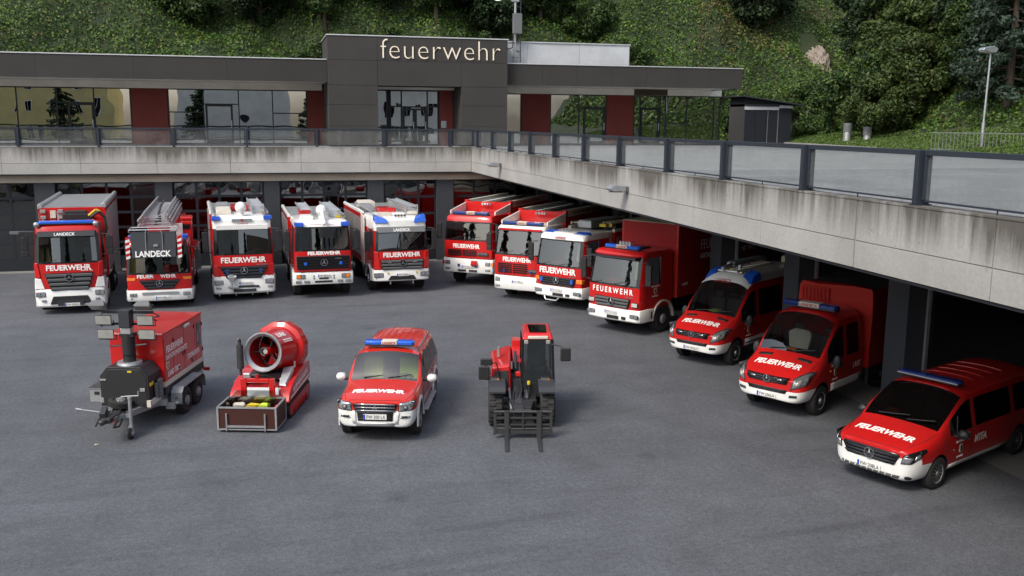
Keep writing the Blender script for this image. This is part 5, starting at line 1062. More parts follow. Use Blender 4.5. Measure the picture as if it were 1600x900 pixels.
        for sd in (-1, 1):
            m = MB(); m.bx(-2.26, -2.14, min(sd * 1.14, sd * 1.235), max(sd * 1.14, sd * 1.235), 1.15, 3.79); m.build('corner_post', 'redorange', b, .02)
            m = MB(); m.bx(-2.3, -2.27, min(sd * 1.2, sd * 1.228), max(sd * 1.2, sd * 1.228), 1.2, 3.75); m.build('curtain_strap', 'grey', b)
            lettering(b, 'FEUERWEHR LANDECK', (-5.75, sd * 1.222, 2.95), (-sd, 0, 0), UPZ, 4.1, .36, 'lettering', .0, 1.0, 'lettering')
            lettering(b, 'KATASTROPHENSCHUTZ LAND TIROL', (-5.75, sd * 1.222, 2.52), (-sd, 0, 0), UPZ, 4.1, .2); lettering(b, 'LAST', (-2.7, sd * 1.222, 1.6), (-sd, 0, 0), UPZ, .4, .11)
    # clothing on the seats behind the glass
    q = MB(); q.box((-1.15, .4, 2.15), (.16, .5, .7), (0, -.15, .1)); q.build('hung_jacket', 'offwhite' if white_top else 'neon', t, .06, seg=2); q = MB(); q.box((-1.1, -.2, 2.1), (.14, .4, .5), (0, -.2, 0)); q.build('hung_jacket', 'grey', t, .06, seg=2)
truck_medium('medium red truck with white roof, twin blue lights and tread plate boxes on top', 11.0, 35.3, -142, 'FW\u00b7212LA', 'white', 2.98, True)
truck_medium('medium red truck with spaced lettering, sun visor and tall red box body', 11.62, 30.75, -147, 'FW\u00b7211LA', 'red', 2.90, False)
# ------------------------------------------------------------------ vans and car: one subdivided cage, cut for the wheels, then split into panels
from mathutils.bvhtree import BVHTree
def cage(par, st, region, arches, names, mats, sub=2, ck=.5):
    nj = len(st[0][1]); ni = len(st); V = []; ix = {}
    for i, (x, pr) in enumerate(st):
        for j, (y, z) in enumerate(pr):
            for sd in ((1, -1) if j < nj - 1 else (1,)): ix[i, j, sd] = len(V); V.append((x, y * sd, z))
        ix[i, nj - 1, -1] = ix[i, nj - 1, 1]
    F = []; G = []
    def add(f, g):
        f = list(dict.fromkeys(f)); F.append(f); G.append(names.index(g))
    for i in range(ni - 1):
        for j in range(nj - 1):
            g = region(i, j)
            add([ix[i, j, 1], ix[i + 1, j, 1], ix[i + 1, j + 1, 1], ix[i, j + 1, 1]], g); add([ix[i, j + 1, -1], ix[i + 1, j + 1, -1], ix[i + 1, j, -1], ix[i, j, -1]], g)
        add([ix[i, 0, -1], ix[i + 1, 0, -1], ix[i + 1, 0, 1], ix[i, 0, 1]], 'underbody')
    for i, e in ((0, 1), (ni - 1, -1)):
        for j in range(nj - 1):
            f = [ix[i, j, -1], ix[i, j, 1], ix[i, j + 1, 1], ix[i, j + 1, -1]]; add(f if e > 0 else f[::-1], region(-1 if e > 0 else ni, j))
    me = D.meshes.new('cage'); me.from_pydata(V, [], F); me.polygons.foreach_set('material_index', G)
    for n in names: me.materials.append(M[mats[n]])
    ef = {}
    for p in me.polygons:
        for k in p.edge_keys: ef.setdefault(k, set()).add(p.material_index)
    cr = me.attributes.new('crease_edge', 'FLOAT', 'EDGE')
    for e in me.edges:
        s_ = ef.get(tuple(sorted(e.vertices)), {0}); glassy = any('window' in names[q] or 'windshield' in names[q] for q in s_)
        cr.data[e.index].value = .95 if len(s_) > 1 and glassy else (.35 if len(s_) > 1 else 0)
    ek = {tuple(sorted(e.vertices)): e.index for e in me.edges}
    for i in range(ni - 1):
        for j in (3, 5):
            for sd in (1, -1):
                q = ek.get(tuple(sorted((ix[i, j, sd], ix[i + 1, j, sd]))))
                if q is not None: cr.data[q].value = max(cr.data[q].value, ck)
    for j in range(4, nj - 1):
        for sd in (1, -1):
            q = ek.get(tuple(sorted((ix[0, j, sd], ix[0, j + 1, sd]))))
            if q is not None: cr.data[q].value = max(cr.data[q].value, ck * .8)
    vf = {}
    for p in me.polygons:
        for v in p.vertices: vf.setdefault(v, []).append('window' in names[p.material_index] or 'windshield' in names[p.material_index])
    cv = me.attributes.new('crease_vert', 'FLOAT', 'POINT')
    for v, l in vf.items(): cv.data[v].value = .8 if sum(l) == 1 else 0
    o = D.objects.new('cage', me); COL.objects.link(o); m = o.modifiers.new('s', 'SUBSURF'); m.levels = m.render_levels = sub
    cut = []
    for (x, z, r, y0, y1) in arches:
        for sd in (1, -1):
            b = MB(); b.cyl((x, sd * y0, z), (x, sd * y1, z), r, r, 36); c = b.build('cut', 'black', smooth=False); c.data.materials.clear()
            for n in names: c.data.materials.append(M[mats[n]])
            c.data.polygons.foreach_set('material_index', [names.index('wheel_well')] * len(c.data.polygons)); cut.append(c)
            bo = o.modifiers.new('b', 'BOOLEAN'); bo.operation = 'DIFFERENCE'; bo.object = c; bo.solver = 'EXACT'; bo.material_mode = 'INDEX'
    C.view_layer.update(); ev = D.meshes.new_from_object(o.evaluated_get(C.evaluated_depsgraph_get()))
    for q in [o] + cut: D.objects.remove(q)
    bm = bmesh.new(); bm.from_mesh(ev); bvh = BVHTree.FromBMesh(bm); out = {}
    for gi, n in enumerate(names):
        fs = [f for f in bm.faces if f.material_index == gi]
        if not fs: continue
        groups = [fs]
        if n == 'side_window':
            left = set(fs); groups = []
            while left:
                s_ = [left.pop()]; grp = []
                while s_:
                    f = s_.pop(); grp.append(f)
                    for e in f.edges:
                        for h in e.link_faces:
                            if h in left: left.remove(h); s_.append(h)
                groups.append(grp)
        for grp in groups:
            vm = {}; vs_ = []; ff_ = []
            for f in grp:
                q = []
                for v in f.verts:
                    if v not in vm: vm[v] = len(vs_); vs_.append(v.co[:])
                    q.append(vm[v])
                ff_.append(q)
            nm = D.meshes.new(n); nm.from_pydata(vs_, [], ff_); out.setdefault(n, []).append(link(n, nm, mats[n], par, ang=32 if n != 'wheel_well' else 60))
    bm.free(); return bvh, out
def hit(bvh, p, d):
    r_ = bvh.ray_cast(Vector(p), Vector(d).normalized(), 6); return (r_[0], r_[1]) if r_[0] is not None else (None, None)
def patch(par, name, mat, bvh, poly, d, off=.006, cuts=4, th=.012):
    bm = bmesh.new(); f = bm.faces.new([bm.verts.new(p) for p in poly])
    if len(poly) > 4: bmesh.ops.triangulate(bm, faces=bm.faces)
    bmesh.ops.subdivide_edges(bm, edges=bm.edges, cuts=cuts, use_grid_fill=True); d = Vector(d).normalized(); ok = []
    bm.verts.ensure_lookup_table(); res = [hit(bvh, v.co - d * 2, d) for v in bm.verts]; deps = [(l - v.co).dot(d) for v, (l, n) in zip(bm.verts, res) if l is not None]; md = sum(deps) / max(1, len(deps))
    for v, (l, n) in zip(bm.verts, res):
        if l is None or n.dot(d) > -.12: v.co = v.co + d * md - d * off
        else: v.co = l - d * off * .5 + n * off
    bmesh.ops.recalc_face_normals(bm, faces=bm.faces)
    if sum((f.normal.dot(d) for f in bm.faces)) > 0: bmesh.ops.reverse_faces(bm, faces=bm.faces)
    me = D.meshes.new(name); bm.to_mesh(me); bm.free(); o = link(name, me, mat, par, ang=50)
    s_ = o.modifiers.new('t', 'SOLIDIFY'); s_.thickness = th; s_.offset = -1; return o
def decal(par, bvh, s_, c, right, up, w, h, d, mat='lettering', bold=.03, shear=0, off=.004):
    key = (s_, bold, 1.0)
    if key not in _tc:
        me = text_mesh(s_, bold, 1.0, .5); a = np.empty(len(me.vertices) * 3); me.vertices.foreach_get('co', a); _tc[key] = (a.reshape(-1, 3), [tuple(p.vertices) for p in me.polygons]); D.meshes.remove(me)
    a, F = _tc[key]; lo = a.min(0); hi = a.max(0); sx = w / (hi[0] - lo[0]); sy = h / (hi[1] - lo[1]); right = Vector(right).normalized(); up = Vector(up).normalized(); c = Vector(c); d = Vector(d).normalized(); V = []; last = 0
    for x, y, z in a:
        v = (y - (lo[1] + hi[1]) / 2) * sy; u = (x - (lo[0] + hi[0]) / 2) * sx + v * shear; p = c + right * u + up * v; l, n = hit(bvh, p - d * 2, d)
        if l is None: l, n = p + d * last, -d
        last = (l - p).dot(d); V.append(l + n * (off if z > 0 else .001))
    me = D.meshes.new('lettering'); me.from_pydata(V, [], F); return link('lettering', me, mat, par, smooth=False)
def seam(par, bvh, pts, d, r=.006, name='panel_seam', mat='black', n=10):
    P = []; d = Vector(d)
    for a, b in zip(pts, pts[1:]):
        for i in range(n): l, q = hit(bvh, Vector(a).lerp(Vector(b), i / n) - d * 2, d); P += [l + q * .001] if l is not None else []
    l, q = hit(bvh, Vector(pts[-1]) - d * 2, d); P += [l] if l is not None else []
    if len(P) > 1: m = MB(); m.tube(P, r, 5); return m.build(name, mat, par)
def hoodp(hw, zl, zm, zh, fl=.24): return [(hw * .80, zl), (hw * .96, zl + .07), (hw, zm), (hw * .995, zh - fl), (hw * .965, zh - .10), (hw * .86, zh - .03), (hw * .58, zh), (hw * .3, zh + .012), (0, zh + .016)]
def cabp(hw, zl, zm, zb, zt, zr, tw): return [(hw * .80, zl), (hw * .97, zl + .07), (hw, zm), (hw * .99, zb), (hw * tw, zt), (hw * (tw - .055), zt + (zr - zt) * .42), (hw * .60, zr - .03), (hw * .3, zr), (0, zr + .01)]
NM = ['body', 'hood', 'bumper', 'windshield', 'side_window', 'roof', 'underbody', 'wheel_well', 'pillar_trim']
def mats_(**k): d = dict(body='red', hood='red', bumper='white', windshield='carglass', side_window='tintglass', roof='red', underbody='black', wheel_well='black', pillar_trim='black'); d.update(k); return d
def car_mirror(par, bvh, x, z, hw, mat='black', w=.22, h=.2):
    for sd in (1, -1):
        m = MB(); m.box((x, sd * (hw + .06), z - .02), (.08, .2, .05)); o = m.build('mirror', 'black', par, .01); q = MB()
        q.lathe([(.02, -.06), (.75, -.055), (1, .0), (.9, .06), (.5, .10), (.05, .12)], (0, 0, 0), (1, 0, 0), 16); q.v = [(x + .0 + p[0], sd * (hw + .06 + w / 2) + p[1] * w / 2, z + .04 + p[2] * h / 2) for p in q.v]; q.build('mirror_housing', mat, o)
        g = MB(); g.box((x - .062, sd * (hw + .06 + w / 2), z + .04), (.006, w * .8, h * .8)); g.build('mirror_glass', 'chrome', o)
def interior(par, x, z, hw, mat='seat', back=True):
    m = MB(); m.bx(x - .55, x - .05, -hw + .14, hw - .14, z - .35, z - .12); m.bx(x - .4, x - .1, -hw * .35, hw * .1, z - .12, z - .06); m.build('dashboard', 'black', par, .06, seg=2)
    seats(par, x - 1.0, z - .42, (-.45, .45), mat); steering(par, x - .62, .42, z - .12, .19)
    m = MB(); m.bx(x - 1.42, x - 1.38, -hw + .10, hw - .10, z - .9, z + (.30 if hw > .96 and z > 1.3 else .16)); m.build('dark_backing', 'seat', par)  # dark panel added behind the front seats to darken the view into the cabin
    if back: seats(par, x - 1.95, z - .42, (-.5, 0, .5), mat)
def crest(par, bvh, x, z, sd, s_=1):
    d = (0, -sd, 0); rt = (-sd, 0, 0)
    decal(par, bvh, 'STADTFEUERWEHR', (x, 0, z + .17 * s_), rt, UPZ, .42 * s_, .045 * s_, d); decal(par, bvh, 'LANDECK', (x, 0, z - .17 * s_), rt, UPZ, .28 * s_, .045 * s_, d)
    patch(par, 'crest', 'tirol', bvh, [(x - .07 * s_, 0, z + .10 * s_), (x + .07 * s_, 0, z + .10 * s_), (x + .07 * s_, 0, z - .06 * s_), (x, 0, z - .11 * s_), (x - .07 * s_, 0, z - .06 * s_)], d, .003, 2, .003)
    patch(par, 'crest_figure', 'ink', bvh, [(x - .03 * s_, 0, z + .07 * s_), (x + .03 * s_, 0, z + .07 * s_), (x + .025 * s_, 0, z - .06 * s_), (x - .025 * s_, 0, z - .06 * s_)], d, .007, 1, .003)

def sprinter(label, x, y, hd, plate_s, crew, cat='van'):
    t = vehicle('fire_van', label, cat, x, y, hd); hw = .99; e = .06
    st = [(0, hoodp(.70, .42 + e, .68 + e, .98 + e)), (-.09, hoodp(.88, .36 + e, .70 + e, 1.01 + e)), (-.30, hoodp(.97, .34 + e, .72 + e, 1.11 + e)), (-.72, hoodp(.99, .34 + e, .74 + e, 1.26 + e)), (-1.06, hoodp(.99, .34 + e, .76 + e, 1.42 + e)),
          (-1.30, cabp(hw, .34 + e, .78 + e, 1.24 + e, 1.62 + e, 1.76 + e, .94)), (-1.82, cabp(hw, .34 + e, .78 + e, 1.27 + e, 2.08 + e, 2.36 + e, .90))]
    if crew == 'high':
        st += [(-2.02, cabp(hw, .34 + e, .78 + e, 1.28 + e, 2.12 + e, 2.52 + e, .90)), (-2.22, cabp(hw, .34 + e, .78 + e, 1.28 + e, 2.14 + e, 2.58 + e, .90)), (-2.36, cabp(hw, .34 + e, .78 + e, 1.28 + e, 2.14 + e, 2.6 + e, .90)), (-3.9, cabp(hw, .34 + e, .78 + e, 1.28 + e, 2.14 + e, 2.62 + e, .90)), (-5.75, cabp(hw, .36 + e, .78 + e, 1.28 + e, 2.12 + e, 2.6 + e, .89)), (-5.85, cabp(hw * .97, .4 + e, .78 + e, 1.28 + e, 2.08 + e, 2.5 + e, .88))]
    else:
        st += [(-2.02, cabp(hw, .34 + e, .78 + e, 1.28 + e, 2.12 + e, 2.42 + e, .90)), (-2.20, cabp(hw, .34 + e, .78 + e, 1.28 + e, 2.12 + e, 2.45 + e, .90)), (-2.34, cabp(hw, .34 + e, .78 + e, 1.28 + e, 2.12 + e, 2.45 + e, .90)), (-3.05, cabp(hw, .34 + e, .78 + e, 1.28 + e, 2.12 + e, 2.44 + e, .90)), (-3.32, cabp(hw, .36 + e, .78 + e, 1.28 + e, 2.10 + e, 2.42 + e, .89)), (-3.40, cabp(hw * .98, .4 + e, .78 + e, 1.28 + e, 2.05 + e, 2.36 + e, .88))]
    ni = len(st)
    def reg(i, j):
        if i == -1: return 'bumper' if j < 2 else 'body'
        if i < 3 and j < 2: return 'bumper'
        if i in (4, 5) and j >= 5: return 'windshield'
        if j == 3 and i in (5, 6): return 'side_window'
        if j == 3 and i == 7: return 'side_window'
        if j == 3 and i == 9: return 'side_window'
        if i < 4 and j >= 5 and i >= 0: return 'hood'
        if j >= 5 and i >= 6 and crew == 'high': return 'roof'
        return 'body'
    arch = [(-1.02, .40, .47, .66, 1.3)] + ([(-4.6, .40, .47, .66, 1.3)] if crew == 'high' else [])
    bvh, _ = cage(t, st, reg, arch, NM, mats_(roof='white'))
    axle(t, -1.02, hw - .01, .385, .24, 'slots')
    axle(t, -4.6 if crew == 'high' else -4.75, hw - .01 if crew == 'high' else hw - .08, .385, .24, 'slots')
    d = (-1, 0, 0)
    patch(t, 'grille', 'blackgloss', bvh, [(0, -.52, .84 + e), (0, .52, .84 + e), (0, .60, 1.00 + e), (0, -.60, 1.00 + e)], d, .012)
    for zz in (.875, .92, .965): patch(t, 'grille_bar', 'darkgrey', bvh, [(0, -.50, zz - .012 + e), (0, .50, zz - .012 + e), (0, .54, zz + .012 + e), (0, -.54, zz + .012 + e)], d, .026, 3)
    for sd in (-1, 1):
        q = patch(t, 'grille_light', 'lamp', bvh, [(0, sd * .30, .93 + e), (0, sd * .44, .93 + e), (0, sd * .44, .965 + e), (0, sd * .30, .965 + e)], d, .035, 1)
        patch(t, 'headlight', 'lamp', bvh, [(0, sd * .66, .74 + e), (0, sd * .93, .86 + e), (0, sd * .965, 1.08 + e), (0, sd * .90, 1.12 + e), (0, sd * .72, 1.0 + e)], d, .012)
        patch(t, 'headlight_rim', 'darkgrey', bvh, [(0, sd * .63, .72 + e), (0, sd * .945, .84 + e), (0, sd * .985, 1.10 + e), (0, sd * .90, 1.15 + e), (0, sd * .69, 1.02 + e)], d, .006)
        patch(t, 'reflector', 'floodglass', bvh, [(0, sd * .74, .82 + e), (0, sd * .86, .87 + e), (0, sd * .87, .99 + e), (0, sd * .77, .96 + e)], d, .02, 2)
        patch(t, 'fog_lamp', 'darkgrey', bvh, [(0, sd * .60, .52 + e), (0, sd * .80, .54 + e), (0, sd * .80, .60 + e), (0, sd * .62, .59 + e)], d, .008)
        # hood intake slots
        patch(t, 'hood_slot', 'black', bvh, [(-.92, sd * .36, 2), (-.82, sd * .36, 2), (-.80, sd * .74, 2), (-.90, sd * .74, 2)], (0, 0, -1), .005, 2, .004)
        dd = (0, -sd, 0)
        seam(t, bvh, [(-1.15, 0, 1.2), (-1.25, 0, .5), (-2.15, 0, .45), (-2.17, 0, 2.1)], dd); seam(t, bvh, [(-1.2, 0, 1.31 + e), (-3.3, 0, 1.33 + e)], dd, .005)
        h = MB(); h.box((-2.02, sd * (hw + .02), 1.16), (.16, .03, .04)); h.build('door_handle', 'black', t, .01)
        crest(t, bvh, -1.72, .96 + e, sd, 1.1)
        patch(t, 'side_stripe', 'white', bvh, [(-1.58, 0, .52), (-3.3 if crew != 'high' else -4.05, 0, .52), (-3.3 if crew != 'high' else -4.05, 0, .74), (-1.52, 0, .74)], dd, .006, 6, .006)
        if crew == 'high': patch(t, 'side_trim', 'black', bvh, [(-1.6, 0, .58), (-4.05, 0, .58), (-4.05, 0, .62), (-1.6, 0, .62)], dd, .012, 5, .006)
        else: decal(t, bvh, 'LAST', (-2.95, 0, 1.02), (-sd, 0, 0), UPZ, .42, .15, dd, 'lettering', .0)
        patch(t, 'side_marker', 'amber', bvh, [(-1.42, 0, 1.06), (-1.52, 0, 1.06), (-1.52, 0, 1.1), (-1.42, 0, 1.1)], dd, .008, 1)
    patch(t, 'lower_intake', 'black', bvh, [(0, -.50, .60 + e), (0, .50, .60 + e), (0, .56, .70 + e), (0, -.56, .70 + e)], d, .006)
    l, n = hit(bvh, (2, 0, .93 + e), d); star(t, (l.x + .025, 0, .93 + e), .10); l, n = hit(bvh, (2, 0, .52 + e), d); plate(t, (l.x + .02, 0, .50 + e), plate_s, .52)
    decal(t, bvh, 'FEUERWEHR', (-.55, 0, 2), FR, (-1, 0, 0), 1.28, .21, (0, 0, -1), 'lettering', .035, .12)
    seam(t, bvh, [(-.06, -.62, 2), (-.02, 0, 2), (-.06, .62, 2)], (0, 0, -1), .006)
    for sd in (-1, 1): seam(t, bvh, [(-.08, sd * .66, 2), (-.5, sd * .86, 2), (-1.0, sd * .88, 2)], (0, 0, -1), .006)
    car_mirror(t, bvh, -1.45, 1.32, hw, 'darkgrey', .2, .34); interior(t, -1.05, 1.45, hw, 'seat', crew == 'high')
    wiper(t, (-1.06, -.55, 1.52), (-1.14, .1, 1.60)); wiper(t, (-1.06, .1, 1.53), (-1.16, .66, 1.62))
    if crew == 'high':
        l, n = hit(bvh, (1, 0, 2.42), (-1, 0, 0)); decal(t, bvh, 'LANDECK', (-1.2, -.05, 2.42), FR, UPZ, .58, .11, d, 'redletter', .02)
        for sd in (-1, 1):
            q = MB(); q.hexa([(-2.62, sd * .46, 2.62), (-1.96, sd * .46, 2.46), (-2.0, sd * .84, 2.36), (-2.66, sd * .86, 2.44), (-2.6, sd * .5, 2.76), (-2.2, sd * .5, 2.66), (-2.24, sd * .80, 2.62), (-2.62, sd * .82, 2.70)]); q.build('blue_light', 'blue', t, .03, seg=2)
        ladder(t, -2.1, -4.6, .02, 2.66, .5, .07, 'offwhite', .06); roof_box(t, -3.0, -5.2, -.62, -.3, 2.7, 2.84, 'steel'); roof_box(t, -5.1, -5.5, .25, .55, 2.7, 2.92, 'tirol')
        q = MB(); q.cyl((-2.3, -.36, 2.72), (-2.9, -.36, 2.8), .06, .06, 10); q.tube([(-2.2, -.45, 2.68), (-2.2, .4, 2.68)], .025); q.cyl((-2.6, .1, 2.7), (-2.6, .1, 2.86), .07, .05, 10); q.build('roof_gear', 'alu', t); q = MB(); q.tube([(-2.35, -.1, 2.74), (-2.35, .1, 2.62)], .03); q.build('strap', 'yellow', t)
        q = MB(); q.box((-1.5, -.1, 1.5), (.3, .3, .03)); q.build('dashboard_card', 'neon', t)
    else:
        lightbar(t, (-2.12, 0, 2.51), 1.55, .3, .16, 'LANDECK', 'navy', .31)
        for i in range(4):
            yy = -.6 + i * .4; seam(t, bvh, [(-2.5, yy, 3.5), (-3.2, yy, 3.5)], (0, 0, -1), .008, 'roof_rib', 'red')
        # flat bed with red tarpaulin
        m = MB(); m.bx(-6.9, -3.5, -.5, .5, .5, .75); m.build('chassis', 'darkmetal', t); m = MB(); m.bx(-6.95, -3.5, -1.06, 1.06, .8, 1.3); m.build('bed', 'red', t, .01)
        T = MB(); nx_ = 26; nz = 10; hwb = 1.07; rings = []
        for i in range(nx_ + 1):
            x = -3.52 - 3.4 * i / nx_; sag = .03 * math.sin(i * 1.9) + .025 * math.sin(i * .7 + 1); ring = []
            for k, (yy, zz) in enumerate([(-hwb, 1.28), (-hwb, 1.7), (-hwb, 2.1), (-hwb, 2.5), (-hwb, 2.86), (-hwb * .96, 2.93), (-hwb * .5, 2.94), (0, 2.95), (hwb * .5, 2.94), (hwb * .96, 2.93), (hwb, 2.86), (hwb, 2.5), (hwb, 2.1), (hwb, 1.7), (hwb, 1.28)]):
                w = .022 * math.sin(i * 1.3 + k * 1.7) + .012 * math.sin(i * 2.9 - k * 2.3); ring.append((x + (.02 * math.sin(k * 2.1) if i == 0 else 0), yy + (w if abs(yy) > 1 else 0), zz + (sag + w if abs(yy) < 1.04 else w * .4)))
            rings.append(ring)
        T.loft(rings, True, True); tp = T.build('tarpaulin', 'tarp_red', t, ang=60)
        T = MB(); T.loft([[(p[0], p[1] * .97, p[2] + .012) for p in r_[5:10]] for r_ in rings[1:]], False, False); T.build('tarpaulin_top', 'darkmetal', tp, ang=60)
        F_ = MB()
        for k in range(8):
            y0 = -.98 + k * .11; F_.tube([(-3.49, y0, 2.80), (-3.485 + .01 * (k % 2), y0 + .03, 2.5), (-3.49, y0 + .08 * math.sin(k * 2), 2.2)], .014, 5)
        F_.build('tarpaulin_folds', 'tarp_red', tp); S_ = MB(); S_.bx(-3.5, -3.47, -.18, -.165, 2.1, 2.85); S_.bx(-3.5, -3.47, -.95, -.17, 2.84, 2.855); S_.build('tarpaulin_seam', 'red_dull', tp)
        m = MB(); m.bx(-4.2, -3.6, .95, 1.04, .35, .8); m.build('side_guard', 'black', t); m = MB(); m.bx(-6.8, -5.4, .95, 1.04, .45, .8); m.build('side_guard', 'black', t)
        fender(t, -4.75, .7, 1.0, .46, 'black', 0, PI, .03)
        q = MB(); q.loft([[(-1.66, .02 - .2, 2.0), (-1.60, .02 + .2, 2.0), (-1.7, .22, 2.0), (-1.74, -.2, 2.0)], [(-1.60, -.34, 1.9), (-1.54, .36, 1.9), (-1.7, .36, 1.9), (-1.74, -.34, 1.9)], [(-1.52, -.26, 1.5), (-1.48, .30, 1.5), (-1.66, .3, 1.5), (-1.68, -.28, 1.5)]]); q.build('hung_shirt', 'offwhite', t, .04, seg=2)
        q = MB(); q.box((-1.38, -.1, 1.50), (.12, .3, .02), (0, .3, 0)); q.build('dashboard_card', 'orange', t)
    return t
sprinter('red van with white raised roof, twin blue lights and roof ladder', 12.42, 26.02, -147, 'FW\u00b7205LA', 'high')
sprinter('red crew cab van with navy light bar and red tarpaulin over its bed', 12.12, 20.92, -149, 'FW\u00b7206LA', 'crew', 'van')

def vito():
    t = vehicle('fire_van', 'low dark red passenger van with MTFA lettering and white bumper, nearest the viewer', 'van', 11.78, 16.12, -157); hw = .965; e = .0
    st = [(0, hoodp(.66, .36, .56, .92, .15)), (-.09, hoodp(.84, .27, .58, .955, .16)), (-.32, hoodp(.945, .25, .64, 1.02, .2)), (-.72, hoodp(.965, .25, .66, 1.10)), (-1.06, hoodp(.965, .25, .68, 1.20)),
          (-1.36, cabp(hw, .25, .70, 1.04, 1.36, 1.48, .93)), (-1.98, cabp(hw, .25, .70, 1.06, 1.66, 1.84, .86)), (-2.24, cabp(hw, .25, .70, 1.07, 1.68, 1.89, .86)), (-2.36, cabp(hw, .25, .70, 1.07, 1.68, 1.90, .86)), (-3.98, cabp(hw, .25, .70, 1.08, 1.68, 1.91, .86)), (-4.10, cabp(hw, .25, .70, 1.08, 1.68, 1.91, .86)), (-5.18, cabp(hw, .27, .70, 1.08, 1.66, 1.90, .86)), (-5.37, cabp(hw * .96, .34, .70, 1.06, 1.58, 1.82, .86))]
    def reg(i, j):
        if i == -1: return 'bumper' if j < 3 else 'body'
        if i < 3 and j < 2: return 'bumper'
        if i < 2 and j == 2: return 'bumper'
        if i in (4, 5) and j >= 5: return 'windshield'
        if j == 3 and i in (5, 6): return 'side_window'
        if j == 3 and i in (8, 10): return 'side_window'
        if 0 <= i < 4 and j >= 5: return 'hood'
        return 'body'
    bvh, _ = cage(t, st, reg, [(-.98, .34, .395, .64, 1.3), (-4.41, .34, .395, .64, 1.3)], NM, mats_(windshield='tintglass'))
    axle(t, -.98, hw - .005, .335, .22, 'alloy'); axle(t, -4.41, hw - .005, .335, .22, 'alloy'); d = (-1, 0, 0)
    patch(t, 'grille', 'blackgloss', bvh, [(0, -.52, .60), (0, .52, .60), (0, .64, .80), (0, .60, .855), (0, -.60, .855), (0, -.64, .80)], d, .010)
    for zz in (.655, .725, .795): patch(t, 'grille_bar', 'darkgrey', bvh, [(0, -.54, zz - .02), (0, .54, zz - .02), (0, .58, zz + .018), (0, -.58, zz + .018)], d, .026, 3)
    l, n = hit(bvh, (2, 0, .72), d); star(t, (l.x + .03, 0, .725), .115); l, n = hit(bvh, (2, 0, .47), d); plate(t, (l.x + .02, 0, .455), 'FW\u00b7208LA', .52)
    patch(t, 'lower_intake', 'grey', bvh, [(0, -.62, .335), (0, .62, .335), (0, .66, .40), (0, -.66, .40)], d, .006)
    for i in range(9): patch(t, 'intake_vane', 'white', bvh, [(0, -.6 + i * .135, .34), (0, -.585 + i * .135, .34), (0, -.57 + i * .135, .395), (0, -.585 + i * .135, .395)], d, .012, 1)
    for sd in (-1, 1):
        hl = [(0, sd * .66, .66), (0, sd * .84, .68), (0, sd * .955, .82), (0, sd * .965, .93), (0, sd * .90, .94), (0, sd * .70, .84)]
        patch(t, 'headlight', 'blackgloss', bvh, hl, d, .010); patch(t, 'lens', 'lamp', bvh, [(0, sd * .67, .675), (0, sd * .82, .69), (0, sd * .86, .80), (0, sd * .72, .82)], d, .018, 3); patch(t, 'lens', 'lamp', bvh, [(0, sd * .87, .75), (0, sd * .93, .81), (0, sd * .93, .88), (0, sd * .88, .84)], d, .018, 2)
        q = patch(t, 'fog_lamp', 'black', bvh, [(0, sd * (.78 + .05 * math.cos(a)), .37 + .042 * math.sin(a)) for a in np.arange(0, 6.28, .7)], d, .008, 1)
        dd = (0, -sd, 0)
        seam(t, bvh, [(-1.2, 0, 1.0), (-1.28, 0, .36), (-2.22, 0, .33), (-2.28, 0, 1.6)], dd); seam(t, bvh, [(-2.3, 0, .36), (-3.95, 0, .38), (-4.03, 0, 1.65)], dd, .005); seam(t, bvh, [(-1.1, 0, 1.0), (-5.2, 0, 1.05)], dd, .004, 'body_crease', 'red_dull')
        patch(t, 'sill_stripe', 'white', bvh, [(-1.42, 0, .36), (-3.95, 0, .36), (-3.95, 0, .42), (-1.42, 0, .42)], dd, .006, 6, .006); patch(t, 'sill_stripe', 'white', bvh, [(-1.42, 0, .28), (-3.95, 0, .28), (-3.95, 0, .335), (-1.42, 0, .335)], dd, .006, 6, .006)
        crest(t, bvh, -1.82, .70, sd, 1.0); decal(t, bvh, 'MTFA', (-2.64, 0, .80), (-sd, 0, 0), UPZ, .5, .17, dd, 'lettering', .01)
        h = MB(); h.box((-2.12, sd * (hw + .018), .96), (.18, .03, .045)); h.box((-2.5, sd * (hw + .018), .98), (.16, .03, .045)); h.build('door_handle', 'red_dull', t, .01)
        q = patch(t, 'side_marker', 'lamp', bvh, [(-1.52, 0, .70), (-1.57, 0, .70), (-1.57, 0, .73), (-1.52, 0, .73)], dd, .008, 1); m = MB(); m.tube([(-1.62, sd * .955, 1.06), (-1.66, sd * .91, 1.42)], .014, 6); m.build('window_post', 'black', t)
        seam(t, bvh, [(-.2, sd * .70, 2), (-.55, sd * .80, 2), (-1.02, sd * .86, 2)], (0, 0, -1), .006)
    seam(t, bvh, [(-.10, -.62, 2), (-.035, 0, 2), (-.10, .62, 2)], (0, 0, -1), .006); decal(t, bvh, 'FEUERWEHR', (-.50, .02, 2), FR, (-1, 0, 0), 1.30, .20, (0, 0, -1), 'lettering', .04, .12)
    lightbar(t, (-2.12, 0, 1.935), 1.42, .26, .10, None, 'navy'); q = MB(); q.bx(-2.0, -1.985, -.68, .68, 1.965, 1.985); q.build('light_bar_edge', 'alu', t)
    for i in range(5):
        xx = -2.6 - i * .42; seam(t, bvh, [(xx, -.5, 3), (xx, .5, 3)], (0, 0, -1), .012, 'roof_rib', 'red')
    seam(t, bvh, [(-2.0, -.5, 3), (-2.0, .5, 3)], (0, 0, -1), .01, 'roof_rib', 'red')
    car_mirror(t, bvh, -1.52, 1.06, hw, 'black', .24, .2); interior(t, -1.1, 1.2, hw, 'black'); wiper(t, (-1.06, -.5, 1.27), (-1.16, .15, 1.34)); wiper(t, (-1.06, .15, 1.27), (-1.18, .7, 1.34))
